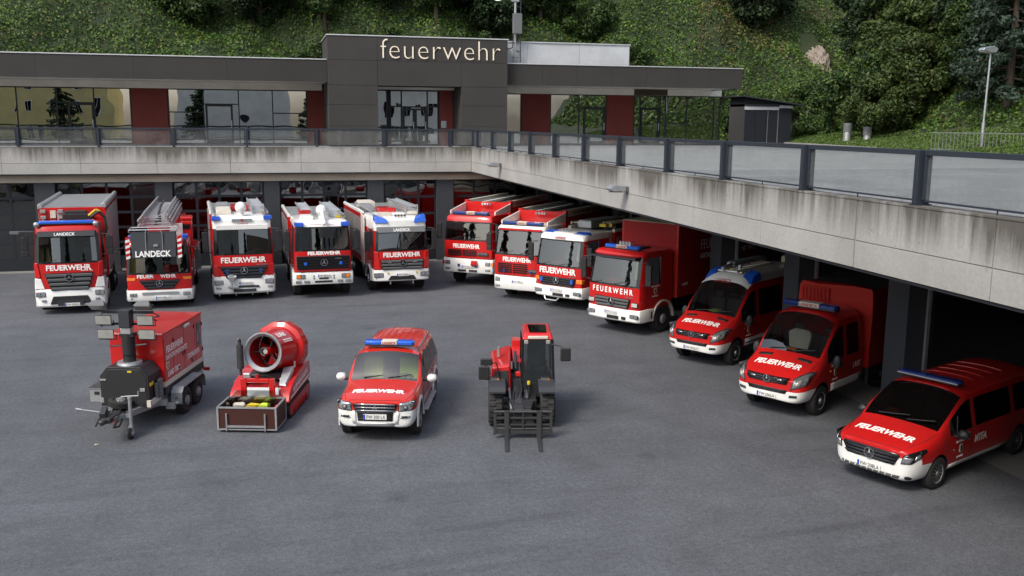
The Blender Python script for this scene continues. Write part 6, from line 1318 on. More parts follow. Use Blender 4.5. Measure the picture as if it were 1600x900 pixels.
    q = MB(); q.box((-1.40, -.38, 1.27), (.16, .26, .02), (0, .35, 0)); q.build('dashboard_card', 'orange', t)
vito()

def offroader():
    t = vehicle('fire_car', 'red off road car with white bumper and white mirrors, parked mid yard', 'car', 2.21, 20.98, -107); hw = .93; e = 0
    st = [(0, hoodp(.76, .44, .70, 1.0, .2)), (-.09, hoodp(.89, .37, .72, 1.05, .24)), (-.36, hoodp(.93, .36, .74, 1.10, .30)), (-.85, hoodp(.93, .36, .78, 1.14)), (-1.26, hoodp(.93, .36, .80, 1.19)),
          (-1.42, cabp(hw, .36, .80, 1.10, 1.32, 1.40, .935)), (-1.82, cabp(hw, .36, .80, 1.11, 1.63, 1.77, .87)), (-2.25, cabp(hw, .36, .80, 1.12, 1.64, 1.82, .85)), (-2.36, cabp(hw, .36, .80, 1.12, 1.64, 1.825, .85)), (-3.2, cabp(hw, .36, .80, 1.13, 1.64, 1.83, .85)), (-3.30, cabp(hw, .36, .80, 1.13, 1.64, 1.83, .85)), (-4.2, cabp(hw * .99, .38, .80, 1.14, 1.62, 1.82, .84)), (-4.55, cabp(hw * .97, .42, .80, 1.14, 1.56, 1.78, .82)), (-4.68, cabp(hw * .93, .48, .80, 1.12, 1.46, 1.66, .80))]
    def reg(i, j):
        if i == -1: return 'bumper' if j < 3 else 'body'
        if i < 3 and j < 3: return 'bumper'
        if i in (4, 5) and j >= 5: return 'windshield'
        if j == 3 and i in (5, 6, 8, 10): return 'side_window'
        if 0 <= i < 4 and j >= 5: return 'hood'
        if j < 1 and i > 3: return 'bumper'
        return 'body'
    bvh, _ = cage(t, st, reg, [(-.90, .40, .455, .60, 1.3), (-3.68, .40, .455, .60, 1.3)], NM, mats_(body='redorange', hood='redorange'), 2, .78)
    axle(t, -.90, hw + .0, .385, .25, 'spoke'); axle(t, -3.68, hw + .0, .385, .25, 'spoke'); d = (-1, 0, 0)
    for xx in (-.90, -3.68):
        for sd in (-1, 1):
            m = MB(); n = 18; rr = .455
            for i in range(n):
                a0, a1 = -.15 + (PI + .3) * i / n, -.15 + (PI + .3) * (i + 1) / n; P = []
                for a in (a0, a1):
                    for r_ in (rr, rr + .075): P.append((xx + math.cos(a) * r_, .40 + math.sin(a) * r_))
                y0, y1 = sd * (hw - .02), sd * (hw + .022)
                m.hexa([(P[0][0], y0, P[0][1]), (P[1][0], y0, P[1][1]), (P[3][0], y0, P[3][1]), (P[2][0], y0, P[2][1]), (P[0][0], y1, P[0][1]), (P[1][0], y1 - sd * .02, P[1][1]), (P[3][0], y1 - sd * .02, P[3][1]), (P[2][0], y1, P[2][1])])
            m.build('wheel_flare', 'white', t, ang=60)
    patch(t, 'grille', 'blackgloss', bvh, [(0, -.46, .80), (0, .46, .80), (0, .52, .97), (0, -.52, .97)], d, .012)
    for zz in (.81, .885, .96): patch(t, 'grille_bar', 'chrome', bvh, [(0, -.46, zz - .014), (0, .46, zz - .014), (0, .48, zz + .014), (0, -.48, zz + .014)], d, .03, 3)
    for i in range(14):
        yy = -.44 + i * .067
        if abs(yy) > .09: patch(t, 'grille_bar', 'darkgrey', bvh, [(0, yy - .008, .82), (0, yy + .008, .82), (0, yy + .008, .95), (0, yy - .008, .95)], d, .022, 1)
    m = MB(); l, n = hit(bvh, (2, 0, .88), d); xc = l.x + .035
    for a in (PI / 2, PI / 2 + 2 * PI / 3, PI / 2 + 4 * PI / 3):
        dy, dz = math.cos(a), math.sin(a); py, pz = -dz, dy; s_ = .078; P = [(0, 0), (dy * .5 + py * .29, dz * .5 + pz * .29), (dy, dz), (dy * .5 - py * .29, dz * .5 - pz * .29)]
        m.hexa([(xc, p * s_, .885 + q * s_) for p, q in P] + [(xc + .02, p * s_, .885 + q * s_) for p, q in P])
    m.build('emblem', 'chrome', t)
    for sd in (-1, 1):
        patch(t, 'headlight', 'lamp', bvh, [(0, sd * .545, .80), (0, sd * .82, .82), (0, sd * .895, .95), (0, sd * .87, 1.005), (0, sd * .56, .985)], d, .008); patch(t, 'headlight_rim', 'blackgloss', bvh, [(0, sd * .53, .785), (0, sd * .84, .81), (0, sd * .91, .95), (0, sd * .89, 1.02), (0, sd * .545, .995)], d, .004)
        patch(t, 'reflector', 'darkgrey', bvh, [(0, sd * (.70 + .055 * math.cos(a)), .89 + .055 * math.sin(a)) for a in np.arange(0, 6.28, .8)], d, .018, 1); patch(t, 'reflector', 'floodglass', bvh, [(0, sd * (.70 + .035 * math.cos(a)), .89 + .035 * math.sin(a)) for a in np.arange(0, 6.28, .8)], d, .024, 1)
        patch(t, 'fog_lamp', 'chrome', bvh, [(0, sd * .57, .625), (0, sd * .80, .635), (0, sd * .80, .685), (0, sd * .60, .685)], d, .006, 3); patch(t, 'fog_lamp_glass', 'darkgrey', bvh, [(0, sd * .60, .635), (0, sd * .74, .64), (0, sd * .74, .69), (0, sd * .61, .69)], d, .018, 2)
        patch(t, 'bumper_strake', 'white', bvh, [(0, sd * .44, .50), (0, sd * .52, .50), (0, sd * .56, .78), (0, sd * .45, .78)], d, .014, 2)
        dd = (0, -sd, 0); seam(t, bvh, [(-1.34, 0, 1.1), (-1.38, 0, .5), (-2.28, 0, .48), (-2.30, 0, 1.6)], dd); seam(t, bvh, [(-2.32, 0, .5), (-3.1, 0, .52), (-3.25, 0, 1.0), (-3.25, 0, 1.6)], dd); seam(t, bvh, [(-1.2, 0, 1.0), (-4.5, 0, 1.06)], dd, .005)
        h = MB(); h.box((-2.12, sd * (hw + .02), 1.02), (.16, .03, .04)); h.box((-3.05, sd * (hw + .02), 1.02), (.16, .03, .04)); h.build('door_handle', 'redorange', t, .01)
        rb = MB(); rb.bx(-3.12, -1.48, min(sd * (hw - .05), sd * (hw + .10)), max(sd * (hw - .05), sd * (hw + .10)), .38, .43); rb.build('running_board', 'steel', t, .015)
        seam(t, bvh, [(-1.98, sd * .69, 3), (-3.0, sd * .695, 3), (-4.3, sd * .68, 3)], (0, 0, -1), .022, 'roof_rail', 'grey'); decal(t, bvh, 'STADTFEUERWEHR', (-2.7, 0, .92), (-sd, 0, 0), UPZ, .6, .08, dd)
        seam(t, bvh, [(-.12, sd * .70, 2), (-.5, sd * .80, 2), (-1.2, sd * .84, 2)], (0, 0, -1), .005)
        m = MB(); m.tube([(-1.95, sd * .88, 1.2), (-1.98, sd * .835, 1.6)], .012); m.build('window_post', 'black', t)
    patch(t, 'lower_intake', 'black', bvh, [(0, -.40, .56), (0, .40, .56), (0, .42, .78), (0, -.42, .78)], d, .008); patch(t, 'skid_plate', 'alu', bvh, [(0, -.44, .44), (0, .44, .44), (0, .44, .52), (0, -.44, .52)], d, .016, 3)
    for zz in (.60, .74): patch(t, 'intake_bar', 'darkgrey', bvh, [(0, -.40, zz), (0, .40, zz), (0, .40, zz + .03), (0, -.40, zz + .03)], d, .02, 2)
    l, n = hit(bvh, (2, 0, .67), d); plate(t, (l.x + .03, 0, .665), 'FW\u00b7200 LA', .54, 0, .125)
    decal(t, bvh, 'FEUERWEHR', (-.52, .0, 2), FR, (-1, 0, 0), 1.22, .20, (0, 0, -1), 'lettering', .05)
    seam(t, bvh, [(-.08, -.62, 2), (-.03, 0, 2), (-.08, .62, 2)], (0, 0, -1), .006)
    for i in range(6): yy = -.42 + i * .168; seam(t, bvh, [(-2.4, yy, 3), (-4.3, yy, 3)], (0, 0, -1), .008, 'roof_rib', 'redorange')
    lightbar(t, (-2.08, 0, 1.855), 1.24, .26, .13, 'LANDECK', 'blue', .34); car_mirror(t, bvh, -1.55, 1.14, hw, 'white', .25, .20)
    seats(t, -2.3, .80, (-.45, .45)); seats(t, -3.2, .80, (-.5, 0, .5)); steering(t, -1.86, .42, 1.12, .19); m = MB(); m.bx(-1.8, -1.34, -hw + .14, hw - .14, .85, 1.10); m.build('dashboard', 'black', t, .06, seg=2)
    for yy in (-.45, .45): q = MB(); q.box((-2.37, yy, 1.2), (.22, .5, .6), (0, -.18, 0)); q.build('vest_cover', 'neon', t, .05, seg=2)
    wiper(t, (-1.27, -.5, 1.24), (-1.36, .1, 1.30)); wiper(t, (-1.27, .1, 1.24), (-1.37, .64, 1.30)); m = MB(); m.bx(-4.74, -4.66, -.62, .62, .5, .62); m.build('tow_beam', 'black', t)
offroader()
# ------------------------------------------------------------------ generator trailer with folded light mast (origin under the middle of the red box)
def trailer():
    t = vehicle('generator_trailer', 'red generator trailer with folded floodlight mast on a black cabinet', 'trailer', -2.86, 25.36, -106); hw = .66
    m = MB(); m.bx(-1.33, 1.33, -hw, hw, .86, 2.16); b = m.build('generator_box', 'red', t, .02, seg=2)
    m = MB(); m.hexa([(-1.36, -hw - .02, 2.161), (1.36, -hw - .02, 2.161), (1.36, hw + .02, 2.161), (-1.36, hw + .02, 2.161), (-1.34, -hw, 2.21), (1.34, -hw, 2.21), (1.34, hw, 2.21), (-1.34, hw, 2.21)]); m.build('lid', 'red', b, .015)
    for sd in (-1, 1):
        y0, y1 = sorted((sd * hw, sd * (hw + .008)))
        for xa, xb in ((-1.28, -.78), (-.76, .0), (.02, .74), (.76, 1.29)): m = MB(); m.bx(xa, xb, y0, y1, 1.0, 2.08); m.build('door', 'red', b, .006)
        m = MB(); m.bx(-1.34, 1.34, min(sd * (hw - .1), sd * (hw + .012)), max(sd * (hw - .1), sd * (hw + .012)), .86, .985); m.build('base_strip', 'offwhite', b); m = MB(); m.bx(-1.34, 1.34, min(sd * (hw - .1), sd * (hw + .006)), max(sd * (hw - .1), sd * (hw + .006)), .66, .858); m.build('base_frame', 'black', b)
        m = MB(); m.bx(-1.2, -.9, min(sd * (hw + .009), sd * (hw + .016)), max(sd * (hw + .009), sd * (hw + .016)), 1.35, 2.0); m.build('door_window', 'carglass', b); m = MB(); m.bx(-.95, -.92, min(sd * (hw + .009), sd * (hw + .03)), max(sd * (hw + .009), sd * (hw + .03)), 1.5, 1.7); m.build('window_handle', 'alu', b)
        for x, z in ((-.04, 1.42), (.12, 1.42), (-.72, 1.95), (.7, 1.9), (-.5, 1.1), (.4, 1.1), (-1.3, 1.9), (-1.3, 1.2)): m = MB(); m.box((x, sd * (hw + .014), z), (.05, .014, .1)); m.build('latch', 'black', b)
        rt = (-sd, 0, 0); yy = sd * (hw + .0095); xo = .38 if sd > 0 else -.38
        lettering(b, 'FEUERWEHR', (.62, yy, 1.76), rt, UPZ, 1.1, .17, 'lettering', .01); lettering(b, 'KATASTROPHENSCHUTZ', (.5, yy, 1.56), rt, UPZ, 1.36, .12, 'lettering', .0); lettering(b, 'LAND TIROL', (.72, yy, 1.14), rt, UPZ, .82, .14, 'lettering', .01); lettering(b, 'STROMA 80 KVA', (-.62, yy, 1.24), rt, UPZ, .86, .14, 'lettering', .0)
        m = MB(); m.prism([(1.04, 1.45), (1.22, 1.45), (1.22, 1.32), (1.13, 1.24), (1.04, 1.32)], 'y', min(yy, yy + sd * .004), max(yy, yy + sd * .004)); m.build('crest', 'tirol', b); m = MB(); m.prism([(1.09, 1.42), (1.17, 1.42), (1.16, 1.3), (1.1, 1.3)], 'y', min(yy + sd * .004, yy + sd * .008), max(yy + sd * .004, yy + sd * .008)); m.build('crest_figure', 'redletter', b)
        m = MB(); m.cyl((-.25, sd * (hw + .05), 2.1), (.05, sd * (hw + .05), 2.1), .045, .045, 10); m.build('side_lamp', 'alu', b)
    for y in (-.3, .25): m = MB(); m.bx(1.331, 1.338, y - .006, y + .006, 1.0, 2.1); m.build('seam', 'redletter', b)
    # black cabinet with chamfered shoulders
    m = MB(); m.prism([(-.58, .60), (.58, .60), (.58, 1.34), (.40, 1.56), (-.40, 1.56), (-.58, 1.34)], 'x', 1.36, 2.12); c = m.build('cabinet', 'black', t, .015, seg=2)
    m = MB(); m.prism([(-.53, .66), (.53, .66), (.53, 1.31), (.37, 1.51), (-.37, 1.51), (-.53, 1.31)], 'x', 2.121, 2.14); m.build('cabinet_door', 'black', c, .01)
    m = MB(); m.bx(2.141, 2.16, .38, .5, .98, 1.06); m.build('door_lock', 'alu', c, .005); m = MB(); m.bx(2.141, 2.16, -.56, -.42, 1.24, 1.28); m.build('hinge', 'alu', c); m = MB(); m.bx(2.141, 2.155, -.58, -.5, .70, .82); m.build('hinge', 'alu', c); m = MB(); m.bx(2.08, 2.16, .53, .62, .60, .76); m.bx(1.5, 2.1, .601, .62, .62, .76); m.build('corner_trim', 'offwhite', c)
    m = MB(); m.bx(2.141, 2.15, .1, .2, 1.44, 1.48); m.build('warning_label', 'yellow', c); m = MB(); m.bx(1.9, 2.1, .601, .61, 1.1, 1.18); m.build('warning_label', 'yellow', c); m = MB(); m.bx(1.5, 1.7, .601, .68, .7, 1.15); m.bx(1.75, 1.85, .601, .66, .75, 1.1); m.build('control_panel', 'grey', c, .01)
    m = MB(); m.cyl((1.74, 0, 1.56), (1.74, 0, 1.62), .3, .28, 18); m.build('mast_base', 'steel', c)
    # mast
    ms = MB()
    for r_, z0, z1 in ((.15, 1.5, 2.05), (.12, 1.5, 2.1)): ms.cyl((1.74, 0, z0), (1.74, 0, z1), r_, r_, 14)
    ms.bx(1.62, 1.86, -.17, .17, 1.98, 2.04); mo = ms.build('mast', 'black', t)
    m = MB(); m.cyl((1.74, -.46, 1.72), (1.74, -.1, 1.74), .022, .022, 8); m.cyl((1.74, .1, 1.74), (1.74, .44, 1.78), .022, .022, 8); m.build('crank_handle', 'darkmetal', mo); m = MB(); m.box((1.78, 0, 2.12), (.22, .26, .16)); m.build('gearbox', 'alu', mo, .02)
    m = MB(); m.box((1.80, 0, 2.42), (.26, .26, .42)); m.build('mast_head', 'darkgrey', mo, .01)
    m = MB(); m.bx(1.68, 1.74, -.62, .62, 2.52, 2.58); m.bx(1.68, 1.74, -.58, .58, 2.24, 2.29); m.build('cross_arm', 'black', mo)
    for y, z, tl in ((-.62, 2.74, .9), (.46, 2.74, .9), (-.5, 2.40, .1), (.5, 2.40, .1), (-.46, 2.06, .05), (.52, 2.06, .05)):
        q = MB(); hgt = .24; q.hexa([(-.10, -.13, -.07), (-.10, .13, -.07), (-.10, .13, .07), (-.10, -.13, .07), (.06, -.2, -.12), (.06, .2, -.12), (.06, .2, .12), (.06, -.2, .12)]); f = q.build('floodlight', 'black' if tl < .5 else 'grey', mo, .006, loc=(1.86, y, z)); f.rotation_euler = (0, tl, 0)
        q = MB(); q.bx(.061, .066, -.185, .185, -.105, .105); q.build('flood_glass', 'floodglass', f); q = MB(); q.tube([(-.04, -.2, -.02), (-.04, -.2, -.16), (-.04, .2, -.16), (-.04, .2, -.02)], .012, 5); q.cyl((.05, 0, -.02), (.05, .02, .06), .012, .012, 6); q.build('bracket', 'darkmetal', f)
    m = MB(); m.tube([(1.72, -.6, 2.5), (1.8, -.72, 2.3), (1.75, -.6, 2.2)], .014); m.tube([(1.7, .6, 2.55), (1.66, .75, 2.45), (1.66, .5, 2.4), (1.7, .7, 2.35)], .014); m.build('cable', 'black', mo)
    mo.location.z += .26; mo.scale.z = 1.0; m = MB(); m.cyl((1.74, 0, 1.6), (1.74, 0, 1.8), .15, .15, 14); m.build('mast_foot', 'black', t)
    # chassis, mudguards, wheels
    for y in (-.52, .52): m = MB(); m.bx(-1.5, 1.6, y - .05, y + .05, .46, .62); m.build('frame_beam', 'steel', t); m = MB(); m.hexa([(1.55, y - .05, .46), (3.0, y * .12 - .05, .46), (3.0, y * .12 + .05, .46), (1.55, y + .05, .46), (1.55, y - .05, .60), (3.0, y * .12 - .05, .60), (3.0, y * .12 + .05, .60), (1.55, y + .05, .60)]); m.build('draw_beam', 'steel', t)
    m = MB(); m.bx(1.45, 1.56, -.75, .75, .46, .60); m.build('cross_beam', 'steel', t)
    lettering(t, 'www.humer.com', (1.565, .28, .53), FR, UPZ, .42, .06, 'ink', .0)
    m = MB(); m.bx(-1.3, 2.1, -.45, .45, .62, .66); m.build('floor_plate', 'darkmetal', t)
    for sd in (-1, 1):
        y0, y1 = sorted((sd * .68, sd * .96)); yw = sd * .93
        for x in (.62, -.18): wheel(t, x, yw - sd * .12, .335, .22, 'truck')
        m = MB(); pf = [(1.08, .36), (1.06, .62), (.92, .74), (-.46, .74), (-.60, .62), (-.62, .36)]
        for (xa, za), (xb, zb) in zip(pf, pf[1:]): m.hexa([(xa, y0, za), (xb, y0, zb), (xb, y1, zb), (xa, y1, za), (xa, y0, za + .025), (xb, y0, zb + .025), (xb, y1, zb + .025), (xa, y1, za + .025)])
        g_ = m.build('mudguard', 'steel', t)
        m = MB()
        for k in range(3): m.bx(-.4, .86, y0 + .05 + k * .07, y0 + .08 + k * .07, .766, .776)
        m.build('rib', 'alu', g_); m = MB(); m.bx(1.09, 1.10, (y0 + y1) / 2 - .03, (y0 + y1) / 2 + .03, .5, .55); m.build('marker', 'lamp', g_)
        m = MB(); m.box((-1.45, sd * .70, .60), (.08, .18, .10)); m.build('tail_lamp', 'redlens', t, .02); m = MB(); m.box((1.35, sd * .78, .40), (.1, .22, .16)); m.cyl((1.35, sd * .72, .40), (1.2, sd * .92, .44), .04, .04, 8); m.build('support_leg', 'steel', t, .01)
    m = MB(); m.bx(1.25, 1.85, -.98, -.62, .62, .95); tb = m.build('tool_box', 'alu', t, .01); m = MB(); m.bx(1.22, 1.88, -1.0, -.61, .951, .975); m.build('lid', 'chrome', tb); m = MB(); m.bx(1.851, 1.865, -.86, -.74, .80, .88); m.build('handle', 'black', tb)
    m = MB(); m.cyl((2.65, .34, .30), (2.65, .34, .95), .04, .04, 12); m.cyl((2.65, .34, .95), (2.65, .34, 1.0), .05, .05, 12); m.tube([(2.65, .34, 1.02), (2.65, .55, 1.03), (2.65, .55, 1.14)], .014); m.tube([(2.65, .34, 1.02), (2.65, .14, 1.0)], .014); j = m.build('jockey_post', 'alu', t); m = MB(); m.box((2.6, .2, .55), (.14, .3, .1)); m.build('clamp', 'steel', j)
    wheel(t, 2.70, .345, .14, .07, 'truck'); m = MB(); m.hexa([(2.62, .29, .12), (2.74, .29, .12), (2.74, .40, .12), (2.62, .40, .12), (2.60, .30, .34), (2.70, .30, .34), (2.70, .38, .34), (2.60, .38, .34)]); m.build('fork', 'steel', j)
    w = wheel(t, 2.28, -.05, .27, .16, 'truck'); w.location.z = .74; w.rotation_euler = (PI / 2 - .15, 0, 0)
    m = MB(); m.bx(2.55, 3.2, -.1, .1, .52, .64); m.cyl((3.15, 0, .58), (3.42, 0, .58), .06, .045, 12); m.lathe([(.05, 0), (.075, .03), (.075, .08), (.05, .11)], (3.38, 0, .56), (0, 0, 1), 12); m.box((3.0, -.12, .72), (.3, .14, .16), (0, .3, .2)); m.build('coupling', 'darkmetal', t, .015); m = MB(); m.cyl((2.95, -.22, .72), (3.0, -.72, .80), .014, .011, 8); m.cyl((3.0, -.62, .785), (3.0, -.76, .81), .02, .02, 8); m.build('brake_lever', 'steel', t)
    m = MB(); m.tube([(2.5, .05, .66), (2.9, .16, .6), (3.25, .2, .45), (3.0, .22, .4), (2.75, .2, .5)], .022); m.tube([(2.6, -.15, .64), (3.0, -.25, .55), (3.3, -.18, .5)], .02); m.build('breakaway_cable', 'black', t); m = MB(); m.box((3.0, .14, .50), (.24, .06, .08), (0, .2, .2)); m.build('plug', 'redlens', t, .01)
trailer()
s = MB(); s.lathe([(.03, 0), (.05, .01), (.05, .03), (.02, .035)], (0, 0, 0), (0, 0, 1), 12); s.box((.05, .02, .012), (.08, .05, .02), (0, 0, .4)); o = s.build('crushed_can', 'tirol', loc=(-4.0, 22.4, .003)); o.scale = (.6, .6, .6); tag(o, 'tiny pale crushed can on the asphalt below the trailer coupling', 'can')

# ------------------------------------------------------------------ tracked fan robot (origin under the front of its tray)
def fan_robot():
    t = vehicle('fan_robot', 'red tracked fan robot with large round blower and open tray in front', 'robot', -.66, 22.50, -106); hw = .70
    # tray
    tr = MB(); tr.bx(-.86, 0, -hw, hw, .10, .14); y = tr.build('tray', 'darkred_wood', t)
    for nm, bx_ in (('board', (-.02, .0, -hw + .02, hw - .02, .14, .60)), ('board', (-.86, -.84, -hw + .02, hw - .02, .14, .60)), ('board', (-.84, -.02, -hw, -hw + .02, .14, .60)), ('board', (-.84, -.02, hw - .02, hw, .14, .60))): m = MB(); m.bx(*bx_); m.build(nm, 'darkred_wood', y)
    m = MB()
    for yy in (-hw - .015, hw - .025): m.bx(-.88, .02, yy, yy + .04, .60, .635); m.bx(-.88, .02, yy, yy + .04, .07, .10)
    for xx in (-.88, -.02): m.bx(xx, xx + .04, -hw + .026, hw - .026, .60, .634); m.bx(xx, xx + .04, -hw + .026, hw - .026, .07, .099)
    for xx in (-.88, -.02):
        for yy in (-hw - .015, hw - .025): m.bx(xx, xx + .04, yy, yy + .04, .101, .599)
    m.build('edge_profile', 'alu', y)
    m = MB()
    for yy in (-.48, .44): m.cyl((.035, yy, .06), (.035, yy, .48), .022, .022, 10)
    m.bx(.02, .05, -.46, .42, .14, .19); m.build('bracket_bar', 'steel', y)
    m = MB(); m.bx(-.8, -.78, -.56, .42, .16, .82); m.bx(-.28, -.27, -.56, .42, .16, .60); m.bx(-.8, -.27, -.57, -.56, .16, .7); m.bx(-.8, -.27, .42, .43, .16, .7); m.build('clear_bin', 'acryl', y)
    m = MB(); m.box((-.55, -.35, .46), (.3, .3, .2), (0, 0, .3)); m.build('stowed_bag', 'offwhite', y, .06, seg=2); m = MB(); m.box((-.5, 0, .48), (.3, .3, .16), (0, 0, -.2)); m.build('stowed_bag', 'yellow', y, .06, seg=2); m = MB(); m.box((-.55, .27, .48), (.32, .26, .14)); m.build('stowed_bag', 'neon', y, .06, seg=2)
    m = MB(); m.tube([(-.6, .55, .4), (-.45, .6, .55), (-.3, .52, .45), (-.5, .58, .35)], .03); m.build('stowed_hose', 'redlens', y)
    # hoop and deck
    m = MB()
    for yy in (-.34, .36): m.bx(-.98, -.90, yy - .07, yy + .07, .35, 1.08)
    m.bx(-.98, -.90, -.27, .29, .98, 1.08); m.build('lift_frame', 'red', t, .012); m = MB(); m.cyl((-.94, .0, 1.08), (-.94, .0, 1.16), .05, .05, 10); m.build('frame_pin', 'redlens', t)
    m = MB(); m.hexa([(-2.9, -.5, .3), (-1.05, -.5, .3), (-1.05, .5, .3), (-2.9, .5, .3), (-2.9, -.5, .8), (-1.35, -.5, .72), (-1.35, .5, .72), (-2.9, .5, .8)]); m.build('hull', 'red_dull', t, .02)
    m = MB(); m.hexa([(-1.36, -.48, .70), (-1.02, -.48, .42), (-1.02, .48, .42), (-1.36, .48, .70), (-1.36, -.48, .73), (-1.02, -.48, .45), (-1.02, .48, .45), (-1.36, .48, .73)]); m.build('front_guard', 'alu', t)
    m = MB(); m.bx(-1.12, -1.0, .38, .58, .45, .62); m.build('valve_block', 'redlens', t, .01)
    for sd in (-1, 1):
        y0, y1 = sorted((sd * .50, sd * .74)); yo = sd * .745
        # track belt as a rounded loop with cleats
        loop = []; xa, xb, r_ = -1.25, -2.95, .20
        for i in range(9): a = -PI / 2 + PI * i / 8; loop.append((xa + math.cos(a) * r_, .205 + math.sin(a) * r_))
        for i in range(9): a = PI / 2 + PI * i / 8; loop.append((xb + math.cos(a) * r_ * 1.2, .245 + math.sin(a) * r_ * 1.2))
        m = MB(); m.prism(loop, 'y', y0, y1); n = len(loop)
        for i in range(n):
            (ax, az), (bx2, bz) = loop[i], loop[(i + 1) % n]; ln = math.hypot(bx2 - ax, bz - az); k = max(1, int(ln / .09))
            for q_ in range(k): f = (q_ + .5) / k; m.box((ax + (bx2 - ax) * f, (y0 + y1) / 2, az + (bz - az) * f), (.045, y1 - y0 + .01, .035), (0, -math.atan2(bz - az, bx2 - ax), 0))
        tk = m.build('track', 'rubber', t)
        m = MB(); inner = [(xa + .02 + (p[0] - xa) * .72 if p[0] > -2 else xb + (p[0] - xb) * .72, .225 + (p[1] - .225) * .7) for p in loop]; m.prism(inner, 'y', min(sd * .74, sd * .755), max(sd * .74, sd * .755)); m.build('track_frame', 'red', tk)
        for x in (-1.5, -1.8, -2.1, -2.4, -2.7): m = MB(); m.cyl((x, sd * .755, .14), (x, sd * .78, .14), .085, .085, 14); m.cyl((x, sd * .78, .14), (x, sd * .79, .14), .03, .03, 8); m.build('road_wheel', 'red_dull', tk)
        # arched side cover with stripe and lettering
        prof = [(-1.0, .44), (-1.12, .66), (-1.5, .86), (-2.2, .98), (-2.9, 1.02), (-3.2, .98), (-3.25, .52), (-2.4, .50), (-1.3, .44)]
        m = MB(); m.prism(prof, 'y', min(sd * .46, sd * .75), max(sd * .46, sd * .75)); cv = m.build('track_cover', 'red', t, .02, seg=2)
        m = MB(); m.prism([(-1.2, .50), (-3.2, .60), (-3.2, .635), (-1.2, .535)], 'y', min(sd * .7505, sd * .754), max(sd * .7505, sd * .754)); m.build('stripe', 'lettering', cv); lettering(cv, 'FEUERWEHR LANDECK', (-2.2, sd * .751, .72), (-sd, 0, .10 * 1), (0.1 * sd, 0, 1), 1.5, .13, 'lettering', .0)
    # fan drum
    ax = Vector((math.cos(R(-9)), math.sin(R(-9)), .12)).normalized(); c = Vector((-1.62, -.02, 1.58))
    m = MB(); m.lathe([(.50, 0), (.50, .05), (.47, .05), (.40, -.02), (.40, -.04)], c, ax, 40, True); dr = m.build('drum_lip', 'steel', t)
    m = MB(); m.lathe([(.41, -.03), (.49, -.01), (.52, -.35), (.56, -.75), (.58, -1.0), (.68, -1.10), (.68, -1.16), (.57, -1.14), (.50, -.8), (.42, -.05)], c, ax, 40, True); fan = m.build('fan_drum', 'red', t, ang=45)
    m = MB(); m.lathe([(.56, -.86), (.70, -.92), (.705, -1.22), (.66, -1.24), (.62, -1.1)], c, ax, 12, True); m.build('inlet_ring', 'red', fan, .01)
    m = MB(); m.cyl(c - ax * .9, c - ax * .2, .09, .09, 16); m.cyl(c - ax * .2, c - ax * .12, .10, .07, 16); m.build('hub', 'red', fan); m = MB(); m.cyl(c - ax * .12, c - ax * .1, .06, .06, 14); m.build('hub_cap', 'chrome', fan)
    u = ax.orthogonal().normalized(); v = ax.cross(u)
    for i in range(7):
        a = 2 * PI * i / 7; d1 = u * math.cos(a) + v * math.sin(a); d2 = u * math.cos(a + .45) + v * math.sin(a + .45); o = c - ax * .55
        m = MB(); m.hexa([o + d1 * .09, o + d2 * .09 - ax * .12, o + d2 * .40 - ax * .10, o + d1 * .41, o + d1 * .09 - ax * .015, o + d2 * .09 - ax * .135, o + d2 * .40 - ax * .115, o + d1 * .41 - ax * .015]); m.build('fan_blade', 'redlens', fan)
    m = MB(); m.cyl(c - ax * .85, c - ax * .84, .5, .5, 30); m.build('inlet_grid', 'black', fan)
    m = MB()
    for i in range(3): a = 2 * PI * i / 3 + .4; m.cyl(c - ax * .3, c - ax * .3 + (u * math.cos(a) + v * math.sin(a)) * .45, .018, .018, 6)
    q = [c - ax * .06 + (u * math.cos(a) + v * math.sin(a)) * .1 for a in np.arange(0, 4.2, .5)]; m.tube(q, .025); m.build('nozzle_stay', 'darkmetal', fan)
    # lettering on the drum's left flank
    sdv = Vector((0, 0, 1)).cross(ax).normalized(); upn = (sdv * .62 + Vector((0, 0, 1)) * .78).normalized(); tang = ax.cross(upn).normalized() * -1
    o = c - ax * .36 + upn * .535; rt = (-ax + tang * .0).normalized()
    lettering(fan, 'LUF60', o + tang * -.02, -ax, -tang if (-ax).cross(-tang).dot(upn) > 0 else tang, .46, .14, 'lettering', .03); o2 = c - ax * .45 + (sdv * .80 + Vector((0, 0, 1)) * .6).normalized() * .545
    for k in range(2): n_ = (sdv * (.82 + .06 * k) + Vector((0, 0, 1)) * (.57 - .08 * k)).normalized(); t_ = ax.cross(n_) * -1; lettering(fan, 'STADTFEUERWEHR LANDECK', c - ax * .45 + n_ * .548, -ax, -t_ if (-ax).cross(-t_).dot(n_) > 0 else t_, .52, .035, 'lettering', .0)
    m = MB(); m.bx(-2.6, -1.8, -.35, .35, .80, .98); m.box((-2.2, 0, .92), (.5, .9, .1)); m.build('turntable', 'darkmetal', t, .02); m = MB(); m.hexa([(-1.75, .42, .92), (-1.3, .44, .80), (-1.3, .62, .78), (-1.9, .66, 1.0), (-1.85, .40, 1.12), (-1.35, .42, .86), (-1.35, .58, .84), (-1.95, .66, 1.15)]); m.build('instrument_panel', 'alu', t, .01); m = MB(); m.cyl((-1.55, .44, .84), (-1.52, .44, .92), .05, .05, 12); m.cyl((-2.0, .66, 1.1), (-2.0, .66, 1.26), .02, .02, 8); m.build('lamp', 'offwhite', t)
